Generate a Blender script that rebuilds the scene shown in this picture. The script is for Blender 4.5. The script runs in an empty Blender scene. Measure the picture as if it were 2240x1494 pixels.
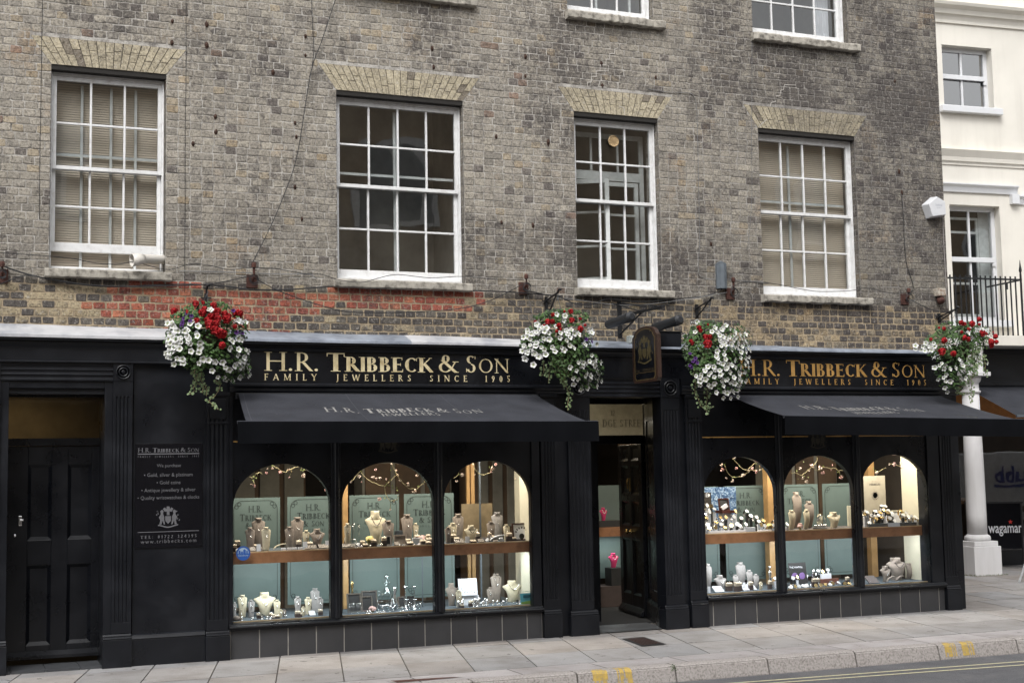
import bpy, math, random
from mathutils import Vector, Matrix
random.seed(7)
R = math.radians
scene = bpy.context.scene
col = scene.collection
# ------------------------------------------------------------------ camera
D, H0 = 13.3, 1.72
YAW, PIT, ROLL, FPX = R(22.4123), R(5.3092), R(-1.0431), 3014.6
def ray(px, py):
    x = (px-1120)/FPX; z = -(py-747)/FPX
    c, s = math.cos(ROLL), math.sin(ROLL); x, z = c*x-s*z, s*x+c*z
    c, s = math.cos(PIT), math.sin(PIT); y, z = c-s*z, s+c*z
    c, s = math.cos(YAW), math.sin(YAW)
    return Vector((c*x+s*y, -s*x+c*y, z))
cam_d = bpy.data.cameras.new("camera"); cam = bpy.data.objects.new("camera", cam_d); col.objects.link(cam)
cam_d.sensor_width = 36; cam_d.lens = FPX/2240*36; cam_d.clip_start = .05; cam_d.clip_end = 500
fw = ray(1120, 747).normalized(); rt = (ray(1121, 747)-ray(1120, 747)).normalized(); up = rt.cross(fw)
cam.matrix_world = Matrix(((rt.x, up.x, -fw.x, 0), (rt.y, up.y, -fw.y, -D), (rt.z, up.z, -fw.z, H0), (0, 0, 0, 1)))
scene.camera = cam
# ------------------------------------------------------------------ sky and sun
SUN_EL, SUN_AZ = 52, 215      # azimuth: direction the light comes from, clockwise from +Y
w = bpy.data.worlds.new("World"); scene.world = w; w.use_nodes = True
nt = w.node_tree; nt.nodes.clear()
sky = nt.nodes.new("ShaderNodeTexSky"); sky.sky_type = 'NISHITA'; sky.sun_disc = False
sky.sun_elevation = R(SUN_EL); sky.sun_rotation = R(SUN_AZ); sky.air_density = 1.3; sky.dust_density = 4
hs = nt.nodes.new("ShaderNodeHueSaturation"); hs.inputs['Saturation'].default_value = .10
bg = nt.nodes.new("ShaderNodeBackground"); bg.inputs[1].default_value = .15
wo = nt.nodes.new("ShaderNodeOutputWorld")
nt.links.new(sky.outputs[0], hs.inputs['Color']); nt.links.new(hs.outputs[0], bg.inputs[0]); nt.links.new(bg.outputs[0], wo.inputs[0])
sd = bpy.data.lights.new("sun", 'SUN'); sd.energy = 1.0; sd.angle = R(25); sd.color = (1, .98, .96)
sun = bpy.data.objects.new("sun", sd); col.objects.link(sun)
sun.rotation_euler = (R(90-SUN_EL), 0, R(180-SUN_AZ)+math.pi*0)
dv = Vector((math.sin(R(SUN_AZ))*math.cos(R(SUN_EL)), math.cos(R(SUN_AZ))*math.cos(R(SUN_EL)), math.sin(R(SUN_EL))))
sun.rotation_euler = dv.to_track_quat('Z', 'Y').to_euler()
scene.view_settings.view_transform = 'Standard'; scene.view_settings.look = 'None'
scene.view_settings.exposure = 0.68; scene.view_settings.gamma = 1
scene.cycles.use_denoising = True
scene.cycles.max_bounces = 8; scene.cycles.transparent_max_bounces = 16
scene.cycles.caustics_reflective = False; scene.cycles.caustics_refractive = False
# ------------------------------------------------------------------ helpers
def F(px, py, y=0.0):                 # point of the plane y = const seen at a photo pixel
    d = ray(px, py); t = (D+y)/d.y
    return Vector((d.x*t, y, d.z*t+H0))
def G(px, py, z=0.0):                 # point of the plane z = const seen at a photo pixel
    d = ray(px, py); t = (z-H0)/d.z
    return Vector((d.x*t, d.y*t-D, z))
def tag(o, label=None, cat=None, group=None, kind=None):
    if label: o['label'] = label
    if cat: o['category'] = cat
    if group: o['group'] = group
    if kind: o['kind'] = kind
    return o
def thing(name, label, cat, loc=(0, 0, 0), group=None, rz=0):
    o = bpy.data.objects.new(name, None); col.objects.link(o); o.location = loc; o.rotation_euler.z = rz
    o.empty_display_size = .1
    return tag(o, label, cat, group)
def copy_tree(o, parent=None):
    c = o.copy(); col.objects.link(c); c.parent = parent
    for ch in list(o.children): copy_tree(ch, c)
    return c
def org(o):
    v = Vector((0, 0, 0))
    while o is not None:
        v += o.location; o = o.parent
    return v
class MB:
    def __init__(s): s.v = []; s.f = []; s.c = []; s.cc = (1, 1, 1); s.sm = []; s.smooth = False
    def add(s, vs, fs):
        n = len(s.v); s.v += [tuple(p) for p in vs]
        for f in fs: s.f.append([i+n for i in f]); s.c.append(s.cc); s.sm.append(s.smooth)
    def box(s, x0, x1, y0, y1, z0, z1, M=None):
        p = [Vector((x, y, z)) for x in (x0, x1) for y in (y0, y1) for z in (z0, z1)]
        if M is not None: p = [M @ q for q in p]
        s.add(p, [(0, 1, 3, 2), (4, 6, 7, 5), (0, 4, 5, 1), (2, 3, 7, 6), (0, 2, 6, 4), (1, 5, 7, 3)])
    def quad(s, a, b, c, d): s.add([a, b, c, d], [(0, 1, 2, 3)])
    def prism(s, pts, y0, y1):         # polygon in x,z extruded along y
        n = len(pts)
        vs = [(p[0], y0, p[1]) for p in pts]+[(p[0], y1, p[1]) for p in pts]
        s.add(vs, [list(range(n)), list(range(2*n-1, n-1, -1))]+[(i, i+n, (i+1) % n+n, (i+1) % n) for i in range(n)])
    def profx(s, prof, x0, x1):        # profile in y,z swept along x
        n = len(prof)
        vs = [(x0, p[0], p[1]) for p in prof]+[(x1, p[0], p[1]) for p in prof]
        s.add(vs, [list(range(n)), list(range(2*n-1, n-1, -1))]+[(i, i+n, (i+1) % n+n, (i+1) % n) for i in range(n)])
    def profz(s, prof, z0, z1):        # profile in x,y swept along z
        n = len(prof)
        vs = [(p[0], p[1], z0) for p in prof]+[(p[0], p[1], z1) for p in prof]
        s.add(vs, [list(range(n)), list(range(2*n-1, n-1, -1))]+[(i, i+n, (i+1) % n+n, (i+1) % n) for i in range(n)])
    def tube(s, pts, r, n=6, cap=True):
        pts = [Vector(p) for p in pts]; vs = []; m = len(pts)
        rr = r if isinstance(r, (list, tuple)) else [r]*m
        for i, p in enumerate(pts):
            t = (pts[min(i+1, m-1)]-pts[max(i-1, 0)]).normalized()
            a = Vector((0, 0, 1)) if abs(t.z) < .9 else Vector((1, 0, 0))
            u = t.cross(a).normalized(); v = t.cross(u)
            for k in range(n):
                an = 2*math.pi*k/n; vs.append(p+(u*math.cos(an)+v*math.sin(an))*rr[i])
        fs = [(i*n+k, i*n+(k+1) % n, (i+1)*n+(k+1) % n, (i+1)*n+k) for i in range(m-1) for k in range(n)]
        if cap: fs += [list(range(n))[::-1], [(m-1)*n+k for k in range(n)]]
        s.add(vs, fs)
    def lathe(s, prof, c, n=24, axis='z'):
        c = Vector(c); vs = []; m = len(prof)
        for r, h in prof:
            for k in range(n):
                a = 2*math.pi*k/n; x, y = r*math.cos(a), r*math.sin(a)
                q = Vector((x, y, h)) if axis == 'z' else (Vector((x, h, y)) if axis == 'y' else Vector((h, x, y)))
                vs.append(c+q)
        fs = [(i*n+k, i*n+(k+1) % n, (i+1)*n+(k+1) % n, (i+1)*n+k) for i in range(m-1) for k in range(n)]
        fs += [list(range(n))[::-1], [(m-1)*n+k for k in range(n)]]
        s.add(vs, fs)
    def ball(s, c, r, sq=1, n=8):
        s.lathe([(r*math.sin(math.pi*i/n), -r*sq*math.cos(math.pi*i/n)) for i in range(1, n)], c, n+2)
    def build(s, name, m, parent=None, smooth=False, bevel=0, local=False, fixn=True):
        me = bpy.data.meshes.new(name)
        o0 = Vector((0, 0, 0)) if (parent is None or local) else org(parent)
        me.from_pydata([(x-o0.x, y-o0.y, z-o0.z) for x, y, z in s.v], [], s.f)
        if any(c != (1, 1, 1) for c in s.c):
            at = me.attributes.new("Col", 'FLOAT_COLOR', 'FACE')
            flat = []
            for c in s.c: flat += [c[0], c[1], c[2], 1]
            at.data.foreach_set('color', flat)
        if smooth or any(s.sm): me.polygons.foreach_set('use_smooth', [smooth or q for q in s.sm])
        me.validate(); me.update()
        if fixn:
            import bmesh
            b = bmesh.new(); b.from_mesh(me); bmesh.ops.recalc_face_normals(b, faces=b.faces); b.to_mesh(me); b.free()
        o = bpy.data.objects.new(name, me); col.objects.link(o)
        if m: me.materials.append(m)
        if parent: o.parent = parent
        if bevel:
            bv = o.modifiers.new("bevel", 'BEVEL'); bv.width = bevel; bv.segments = 2; bv.limit_method = 'ANGLE'; bv.angle_limit = R(40)
        return o
# ------------------------------------------------------------------ materials
def new_mat(name):
    m = bpy.data.materials.new(name); m.use_nodes = True; t = m.node_tree
    b = t.nodes['Principled BSDF']; return m, t, b
def noise(t, scale, detail=4, rough=.6, vec=None, dist=0):
    n = t.nodes.new("ShaderNodeTexNoise"); n.inputs['Scale'].default_value = scale
    n.inputs['Detail'].default_value = detail; n.inputs['Roughness'].default_value = rough; n.inputs['Distortion'].default_value = dist
    if vec is None:
        g = t.nodes.new("ShaderNodeNewGeometry"); vec = g.outputs['Position']
    t.links.new(vec, n.inputs['Vector']); return n
def ramp(t, src, stops):
    r = t.nodes.new("ShaderNodeValToRGB"); e = r.color_ramp.elements
    while len(e) > 1: e.remove(e[-1])
    for i, (p, c) in enumerate(stops):
        q = e[0] if i == 0 else e.new(p)
        q.position = p; q.color = (*c, 1) if len(c) == 3 else c
    t.links.new(src, r.inputs[0]); return r
def mixc(t, a, b, fac, mode='MIX'):
    m = t.nodes.new("ShaderNodeMix"); m.data_type = 'RGBA'; m.blend_type = mode; m.clamp_result = False
    for i, v in ((0, fac), (6, a), (7, b)):
        if isinstance(v, (int, float)): m.inputs[i].default_value = v
        elif isinstance(v, tuple): m.inputs[i].default_value = (*v, 1)
        else: t.links.new(v, m.inputs[i])
    return m.outputs[2]
def bump(t, b, src, strength=.3, dist=.01):
    n = t.nodes.new("ShaderNodeBump"); n.inputs['Strength'].default_value = strength; n.inputs['Distance'].default_value = dist
    t.links.new(src, n.inputs['Height']); t.links.new(n.outputs[0], b.inputs['Normal'])
def mat(name, c, rough=.6, metal=0, var=.15, scale=12, bmp=.1, spec=None, c2=None, coat=0, bs=None):
    m, t, b = new_mat(name)
    n = noise(t, scale, 5)
    c2 = c2 or tuple(x*(1-var) for x in c)
    hi = tuple(min(1, x*(1+var)) for x in c)
    r = ramp(t, n.outputs['Fac'], [(.3, c2), (.5, c), (.72, hi)])
    t.links.new(r.outputs[0], b.inputs['Base Color'])
    b.inputs['Roughness'].default_value = rough; b.inputs['Metallic'].default_value = metal
    if spec is not None: b.inputs['Specular IOR Level'].default_value = spec
    if coat: b.inputs['Coat Weight'].default_value = coat
    if bmp:
        n2 = noise(t, bs or scale*4, 3); bump(t, b, n2.outputs['Fac'], bmp, .004)
    return m
def emis(name, c, s, base=(.5, .5, .5)):
    m, t, b = new_mat(name); b.inputs['Base Color'].default_value = (*base, 1)
    b.inputs['Emission Color'].default_value = (*c, 1); b.inputs['Emission Strength'].default_value = s; return m
def glass_mat(name, tint=(.93, .95, .95), rough=0.0, ior=1.5, boost=1.0):
    m = bpy.data.materials.new(name); m.use_nodes = True; t = m.node_tree; t.nodes.clear()
    fr = t.nodes.new("ShaderNodeFresnel"); gg = t.nodes.new("ShaderNodeNewGeometry"); mi = t.nodes.new("ShaderNodeMapRange"); mi.inputs['To Min'].default_value = ior; mi.inputs['To Max'].default_value = 1/ior
    t.links.new(gg.outputs['Backfacing'], mi.inputs['Value']); t.links.new(mi.outputs[0], fr.inputs[0])
    mu = t.nodes.new("ShaderNodeMath"); mu.operation = 'MULTIPLY'; mu.inputs[1].default_value = boost; mu.use_clamp = True
    tr = t.nodes.new("ShaderNodeBsdfTransparent"); tr.inputs[0].default_value = (*tint, 1)
    gl = t.nodes.new("ShaderNodeBsdfGlossy"); gl.inputs['Roughness'].default_value = rough
    n = noise(t, 1.1, 2); bp = t.nodes.new("ShaderNodeBump"); bp.inputs['Strength'].default_value = .12; bp.inputs['Distance'].default_value = .02
    t.links.new(n.outputs['Fac'], bp.inputs['Height']); t.links.new(bp.outputs[0], gl.inputs['Normal'])
    mx = t.nodes.new("ShaderNodeMixShader"); o = t.nodes.new("ShaderNodeOutputMaterial")
    t.links.new(fr.outputs[0], mu.inputs[0]); t.links.new(mu.outputs[0], mx.inputs[0])
    t.links.new(tr.outputs[0], mx.inputs[1]); t.links.new(gl.outputs[0], mx.inputs[2]); t.links.new(mx.outputs[0], o.inputs[0])
    return m
def brick_mat(soot=1.0):
    m, t, b = new_mat("brick"); a = t.nodes.new("ShaderNodeAttribute"); a.attribute_name = "Col"
    n1 = noise(t, 48, 5, .75, dist=.3); n2 = noise(t, 17, 7, .78, dist=1.0); n3 = noise(t, .9, 5, .62); n5 = noise(t, 5, 5, .7)
    c = mixc(t, a.outputs['Color'], ramp(t, n1.outputs['Fac'], [(.36, (.34, .33, .32)), (.47, (.82, .82, .82)), (.64, (1.28, 1.27, 1.25))]).outputs[0], .9, 'MULTIPLY')
    g = t.nodes.new("ShaderNodeNewGeometry"); sp = t.nodes.new("ShaderNodeSeparateXYZ"); t.links.new(g.outputs['Position'], sp.inputs[0])
    mr = t.nodes.new("ShaderNodeMapRange"); mr.inputs['From Min'].default_value = 5.5; mr.inputs['From Max'].default_value = 11.2; mr.inputs['To Min'].default_value = 0; mr.inputs['To Max'].default_value = .075
    t.links.new(sp.outputs['X'], mr.inputs['Value'])
    def ma(op, x, y):
        n = t.nodes.new("ShaderNodeMath"); n.operation = op
        for i, v in enumerate((x, y)):
            if isinstance(v, (int, float)): n.inputs[i].default_value = v
            else: t.links.new(v, n.inputs[i])
        return n.outputs[0]
    n6 = noise(t, 2.2, 4, .6); f6 = ramp(t, n6.outputs['Fac'], [(.58, (0, 0, 0)), (.74, (.55*(soot > .9),)*3)]); c = mixc(t, c, mixc(t, c, (1.2, .90, .60), 1.0, 'MULTIPLY'), f6.outputs[0])
    s = ma('ADD', ma('ADD', ma('MULTIPLY', n2.outputs['Fac'], .62), ma('MULTIPLY', n3.outputs['Fac'], .60)), ma('ADD', ma('MULTIPLY', n5.outputs['Fac'], .32), mr.outputs[0]))
    f = ramp(t, s, [(.765, (0, 0, 0)), (.885, (.84*soot,)*3)]).outputs[0]
    c = mixc(t, c, (.062, .055, .054), f)
    n4 = noise(t, 33, 6, .8, dist=.5); f4 = ramp(t, n4.outputs['Fac'], [(.55, (0, 0, 0)), (.63, (.6, .6, .6))]).outputs[0]
    c = mixc(t, c, (.46, .43, .385), f4)
    t.links.new(c, b.inputs['Base Color']); b.inputs['Roughness'].default_value = .92
    b.inputs['Specular IOR Level'].default_value = .2
    bump(t, b, n2.outputs['Fac'], .8, .007); return m
BRICK = brick_mat()
def mortar_mat():
    m, t, b = new_mat("mortar"); n1 = noise(t, 55, 5, .7); n3 = noise(t, 5.5, 6, .7)
    g = t.nodes.new("ShaderNodeNewGeometry"); sp = t.nodes.new("ShaderNodeSeparateXYZ"); t.links.new(g.outputs['Position'], sp.inputs[0])
    mr = t.nodes.new("ShaderNodeMapRange"); mr.inputs['From Min'].default_value = 3.50; mr.inputs['From Max'].default_value = 3.60
    t.links.new(sp.outputs['Z'], mr.inputs['Value'])
    mx = t.nodes.new("ShaderNodeMapRange"); mx.inputs['From Min'].default_value = 6.5; mx.inputs['From Max'].default_value = 11; mx.inputs['To Max'].default_value = .8
    t.links.new(sp.outputs['X'], mx.inputs['Value'])
    up_ = ramp(t, n3.outputs['Fac'], [(.32, (.10, .095, .09)), (.42, (.29, .27, .245)), (.56, (.52, .495, .455))]).outputs[0]
    up_ = mixc(t, up_, (.15, .14, .132), mx.outputs[0])
    lo = ramp(t, n3.outputs['Fac'], [(.35, (.24, .19, .13)), (.6, (.46, .37, .25))]).outputs[0]
    c = mixc(t, lo, up_, mr.outputs[0])
    c = mixc(t, c, ramp(t, n1.outputs['Fac'], [(.3, (.55, .55, .55)), (.7, (1.2, 1.2, 1.2))]).outputs[0], 1.0, 'MULTIPLY')
    t.links.new(c, b.inputs['Base Color']); b.inputs['Roughness'].default_value = .95; bump(t, b, n1.outputs['Fac'], .7, .004); return m
MORTAR = mortar_mat()
M_arch = brick_mat(.45); M_arch.name = "rubbed_brick"
def paint_mat(name, c, rough):
    m, t, b = new_mat(name); n = noise(t, 3, 6, .6); n2 = noise(t, 45, 6, .75, dist=.6); n3 = noise(t, 140, 3)
    r = ramp(t, n.outputs['Fac'], [(.3, tuple(x*.8 for x in c)), (.5, c), (.75, tuple(x*1.5+.001 for x in c))])
    f = ramp(t, n2.outputs['Fac'], [(.66, (0, 0, 0)), (.76, (.55,)*3)]); k = mixc(t, r.outputs[0], (.035, .034, .034), f.outputs[0])
    t.links.new(k, b.inputs['Base Color']); rr_ = ramp(t, n.outputs['Fac'], [(.3, (rough-.08,)*3), (.7, (rough+.14,)*3)]); t.links.new(rr_.outputs[0], b.inputs['Roughness'])
    b.inputs['Specular IOR Level'].default_value = .42; bump(t, b, n3.outputs['Fac'], .06, .004); return m
PAINT = paint_mat("black_paint", (.0065, .0075, .0105), .34)
PAINT2 = paint_mat("black_paint_satin", (.0042, .0048, .0068), .28)
WHITE = mat("white_paint", (.74, .745, .745), .45, var=.06, scale=14, bmp=.12, c2=(.62, .61, .60))
WHITE2 = mat("white_upvc", (.66, .67, .69), .3, var=.03, scale=6, bmp=.02)
STONE = mat("sill_stone", (.36, .335, .29), .9, var=.35, scale=16, bmp=.7, c2=(.11, .10, .085))
LEAD = mat("lead", (.27, .30, .35), .5, metal=.3, var=.35, scale=5, bmp=.3, c2=(.17, .19, .23))
LEADW = mat("painted_lead", (.43, .43, .44), .6, var=.2, scale=3, bmp=.3, c2=(.25, .26, .29))
def streaked(name, c, dirt, amt):
    m, t, b = new_mat(name); g = t.nodes.new("ShaderNodeNewGeometry"); mp = t.nodes.new("ShaderNodeMapping"); mp.inputs['Scale'].default_value = (5, 5, .45)
    t.links.new(g.outputs['Position'], mp.inputs['Vector']); n = noise(t, 1.0, 6, .65, vec=mp.outputs[0]); n2 = noise(t, .8, 4)
    f = ramp(t, n.outputs['Fac'], [(.5, (0, 0, 0)), (.75, (amt,)*3)]); f2 = ramp(t, n2.outputs['Fac'], [(.4, (.94,)*3), (.6, (1.03,)*3)])
    k = mixc(t, mixc(t, c, dirt, f.outputs[0]), f2.outputs[0], 1.0, 'MULTIPLY'); t.links.new(k, b.inputs['Base Color']); b.inputs['Roughness'].default_value = .85
    n3 = noise(t, 70, 3); bump(t, b, n3.outputs['Fac'], .12, .004); return m
CREAM = streaked("cream_render", (.72, .69, .625), (.5, .47, .41), .25)
COLW = streaked("white_column_paint", (.66, .65, .655), (.45, .44, .42), .5)
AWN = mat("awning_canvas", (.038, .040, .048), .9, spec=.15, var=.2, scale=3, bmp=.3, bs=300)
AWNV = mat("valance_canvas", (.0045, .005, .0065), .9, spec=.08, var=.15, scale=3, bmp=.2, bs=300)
IRON = mat("black_iron", (.018, .019, .022), .5, metal=.4, var=.3, scale=20, bmp=.2)
RUST = mat("rusty_iron", (.075, .03, .022), .8, metal=.2, var=.4, scale=25, bmp=.5)
CABLE = mat("black_cable", (.02, .02, .022), .6, var=.2, bmp=0)
CABLEG = mat("grey_cable", (.2, .2, .2), .6, var=.2, bmp=0)
GOLD = mat("gold_leaf", (.78, .67, .42), .45, metal=.25, var=.15, scale=6, bmp=.05, c2=(.40, .29, .12))
GOLD2 = mat("dark_gold_leaf", (.50, .29, .09), .45, metal=.3, var=.25, scale=6, bmp=.05, c2=(.30, .17, .05))
SILVERT = mat("silver_lettering", (.13, .13, .14), .5, var=.1, bmp=0)
AWNT = mat("awning_lettering", (.25, .245, .235), .8, var=.15, bmp=0)
TILE = mat("stall_riser_tile", (.042, .042, .045), .55, var=.15, scale=4, bmp=.1)
GROUT = mat("tile_grout", (.38, .36, .33), .9, bmp=.1)
WOOD = mat("counter_wood", (.38, .175, .08), .4, var=.2, scale=9, bmp=.1, c2=(.27, .12, .05))
PINE = mat("pine_post", (.40, .24, .10), .45, var=.2, scale=9, bmp=.1)
GLASS = glass_mat("window_glass", boost=1.0)
GLASS_S = glass_mat("shop_glass", tint=(.94, .96, .96), boost=1.25)
GLASS_U = glass_mat("upper_window_glass", boost=3.8)
CRYST = glass_mat("crystal", tint=(.9, .93, .94), boost=3.2, rough=.05)
TEAL = mat("frosted_teal_glass", (.105, .145, .135), .55, var=.1, scale=3, bmp=0)
TEALD = mat("etched_line", (.030, .042, .040), .6, bmp=0)
LINEN = mat("cream_linen", (.62, .55, .40), .9, var=.08, scale=40, bmp=.3, bs=400)
TAUPE = mat("taupe_linen", (.27, .225, .19), .9, var=.1, scale=40, bmp=.3, bs=400)
PALEG = mat("pale_grey_linen", (.33, .31, .30), .9, var=.1, scale=40, bmp=.3, bs=400)
SILVER = mat("silver", (.8, .8, .8), .18, metal=1, var=.1, bmp=0)
BRASS = mat("brass", (.72, .52, .22), .25, metal=1, var=.1, bmp=0)
CARD = mat("white_card", (.7, .71, .75), .7, var=.03, bmp=0)
CREAMW = mat("cream_side_wall", (.62, .58, .45), .8, var=.04, bmp=.05)
FELT = mat("grey_blue_felt", (.085, .105, .12), .95, var=.15, bmp=.2)
DARKIN = mat("dark_interior", (.045, .036, .028), .9, var=.3, scale=2, bmp=0)
SLATE = mat("entrance_tile", (.05, .053, .058), .5, var=.2, scale=5, bmp=.1)
MATD = mat("door_mat_coir", (.014, .014, .015), .95, var=.2, bmp=.3)
BLIND = mat("blind_slat", (.60, .52, .42), .6, var=.06, scale=3, bmp=0)
BROWNB = mat("brown_display_board", (.20, .15, .085), .8, var=.2, scale=14, bmp=.1)
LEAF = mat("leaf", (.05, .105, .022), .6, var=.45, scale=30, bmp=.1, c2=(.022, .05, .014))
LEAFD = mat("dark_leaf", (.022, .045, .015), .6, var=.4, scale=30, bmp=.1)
LEAFV = mat("variegated_leaf", (.20, .27, .13), .6, var=.4, scale=60, bmp=.1, c2=(.08, .14, .05))
PETW = mat("white_petal", (.80, .80, .80), .7, var=.05, scale=40, bmp=.1)
PETR = mat("red_petal", (.40, .006, .010), .7, var=.4, scale=60, bmp=.1, c2=(.14, .003, .006))
PETP = mat("purple_petal", (.06, .02, .12), .7, var=.3, bmp=.1)
PINKF = mat("pink_petal", (.78, .52, .48), .7, var=.15, scale=60, bmp=.1)
YELF = mat("yellow_petal", (.85, .72, .30), .7, var=.15, scale=60, bmp=.1)
PALEF = mat("pale_blossom", (.75, .62, .52), .7, var=.12, scale=60, bmp=.1)
VINE = mat("vine_stem", (.28, .24, .12), .8, var=.2, bmp=.1)
BLACKP = mat("black_plastic", (.012, .012, .014), .4, bmp=0)
GREYM = mat("grey_metal_box", (.09, .105, .12), .55, metal=.2, var=.15, bmp=.05)
# ------------------------------------------------------------------ serif lettering drawn as strokes
def _glyphs(T, t):
    s = .16+T*.35
    def V(x, y0=0, y1=1, w=None, sv=3):
        w = w or T; o = [('L', x, y0, x, y1, w)]
        if sv & 1: o.append(('L', x-w/2-s*.45, y0+.015, x+w/2+s*.45, y0+.015, .032))
        if sv & 2: o.append(('L', x-w/2-s*.45, y1-.015, x+w/2+s*.45, y1-.015, .032))
        return o
    g = {}
    a = .16
    g['H'] = (.92, V(a)+V(.76)+[('L', a, .52, .76, .52, t)])
    g['I'] = (.34, V(.17))
    g['T'] = (.80, V(.40, sv=1)+[('L', .03, 1-t/2, .77, 1-t/2, t), ('L', .05, 1, .05, .8, .04), ('L', .75, 1, .75, .8, .04)])
    g['E'] = (.62, V(a)+[('L', a, 1-t/2, .55, 1-t/2, t), ('L', .54, 1, .54, .82, .035), ('L', a, .52, .46, .52, t), ('L', .46, .42, .46, .62, .03), ('L', a, t/2, .58, t/2, t), ('L', .57, 0, .57, .2, .035)])
    g['F'] = (.58, V(a)+[('L', a, 1-t/2, .55, 1-t/2, t), ('L', .54, 1, .54, .82, .035), ('L', a, .52, .46, .52, t), ('L', .46, .42, .46, .62, .03)])
    g['L'] = (.60, V(a)+[('L', a, t/2, .56, t/2, t), ('L', .55, 0, .55, .22, .035)])
    g['R'] = (.74, V(a)+[('L', a, 1-t/2, .34, 1-t/2, t), ('L', a, .47, .34, .47, t), ('A', .32, .735, .22, .25, -90, 90), ('L', .34, .48, .66, .015, T*.9), ('L', .62, .015, .74, .015, .03)])
    g['P'] = (.62, V(a)+[('L', a, 1-t/2, .32, 1-t/2, t), ('L', a, .47, .32, .47, t), ('A', .32, .735, .22, .25, -90, 90)])
    g['B'] = (.68, V(a)+[('L', a, 1-t/2, .32, 1-t/2, t), ('L', a, .53, .34, .53, t), ('L', a, t/2, .34, t/2, t), ('A', .31, .76, .20, .22, -90, 90), ('A', .34, .275, .24, .26, -90, 90)])
    g['D'] = (.84, V(a)+[('L', a, 1-t/2, .36, 1-t/2, t), ('L', a, t/2, .36, t/2, t), ('A', .34, .5, .40, .48, -90, 90)])
    g['C'] = (.80, [('A', .44, .5, .36, .49, 48, 312), ('L', .70, .76, .70, .97, .035)])
    g['G'] = (.86, [('A', .44, .5, .36, .49, 48, 318), ('L', .70, .76, .70, .97, .035), ('L', .70, .06, .70, .42, T), ('L', .56, .43, .82, .43, .03)])
    g['O'] = (.90, [('A', .45, .5, .38, .49, 0, 360)])
    g['Q'] = (.90, [('A', .45, .5, .38, .49, 0, 360), ('L', .45, .1, .85, -.2, t)])
    g['K'] = (.78, V(a)+[('L', .20, .44, .64, .98, t), ('L', .54, .985, .74, .985, .03), ('L', .32, .58, .70, .02, T*.9), ('L', .6, .015, .80, .015, .03)])
    g['N'] = (.92, V(a, w=t, sv=3)+V(.76, w=t, sv=2)+[('L', .14, .97, .76, .03, T)])
    g['M'] = (1.06, V(.16, w=t)+V(.90)+[('L', .17, .97, .51, .05, T), ('L', .51, .05, .88, .97, t)])
    g['A'] = (.86, [('L', .10, .02, .43, .99, t), ('L', .42, .99, .76, .02, T), ('L', .24, .35, .62, .35, t), ('L', .0, .015, .2, .015, .03), ('L', .64, .015, .88, .015, .03)])
    g['V'] = (.86, [('L', .10, .98, .43, .01, T), ('L', .43, .01, .76, .98, t), ('L', .0, .985, .22, .985, .03), ('L', .66, .985, .86, .985, .03)])
    g['W'] = (1.2, [('L', .10, .98, .36, .01, T), ('L', .36, .01, .60, .9, t), ('L', .60, .98, .86, .01, T), ('L', .86, .01, 1.10, .98, t), ('L', 0, .985, .22, .985, .03), ('L', 1.0, .985, 1.2, .985, .03)])
    g['Y'] = (.80, [('L', .10, .98, .42, .45, T), ('L', .70, .98, .42, .45, t), ('L', .0, .985, .22, .985, .03), ('L', .6, .985, .8, .985, .03)]+V(.41, 0, .47, sv=1))
    g['J'] = (.42, V(.26, -.05, 1, sv=2)+[('A', .10, -.05, .16, .17, -100, 0)])
    g['U'] = (.9, V(.16, .3, 1, sv=2)+V(.74, .3, 1, w=t, sv=2)+[('A', .45, .32, .29, .31, 180, 360)])
    g['S'] = (.62, [('A', .31, .755, .19, .225, 40, 270), ('A', .31, .265, .21, .25, -160, 90), ('L', .50, .78, .50, .96, .035), ('L', .11, .04, .11, .25, .035)])
    g['&'] = (1.02, [('A', .38, .77, .17, .21, 0, 360), ('A', .36, .29, .29, .28, 100, 330), ('L', .24, .68, .80, .03, T), ('L', .60, .16, .80, .60, t), ('L', .68, .60, .94, .60, .04), ('L', .74, .02, .95, .02, .04)])
    g['.'] = (.30, [('A', .13, .07, .035, .035, 0, 360)])
    g[','] = (.26, [('L', .12, .1, .06, -.12, T*.7)])
    g[':'] = (.30, [('A', .13, .07, .035, .035, 0, 360), ('A', .13, .6, .035, .035, 0, 360)])
    g['0'] = (.60, [('A', .30, .5, .22, .49, 0, 360)])
    g['1'] = (.40, V(.22, sv=1)+[('L', .08, .84, .22, .98, t)])
    g['2'] = (.56, [('A', .27, .76, .19, .23, -20, 165), ('L', .44, .68, .08, .05, T*.8), ('L', .06, .04, .5, .04, t*1.3)])
    g['3'] = (.54, [('A', .25, .76, .18, .22, -90, 150), ('A', .25, .27, .21, .26, -150, 90)])
    g['4'] = (.6, [('L', .38, .98, .04, .3, t), ('L', .04, .29, .54, .29, t), ('L', .40, 0, .40, 1, T)])
    g['5'] = (.54, [('A', .24, .31, .22, .3, -150, 120), ('L', .12, .55, .15, .97, t), ('L', .13, .95, .46, .95, t*1.6)])
    g['7'] = (.54, [('L', .05, .95, .5, .95, t*1.5), ('L', .49, .95, .2, 0, T*.8)])
    g['9'] = (.58, [('A', .28, .70, .21, .28, 0, 360), ('L', .45, .62, .20, .0, t*1.6)])
    g[' '] = (.42, [])
    return g
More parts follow.
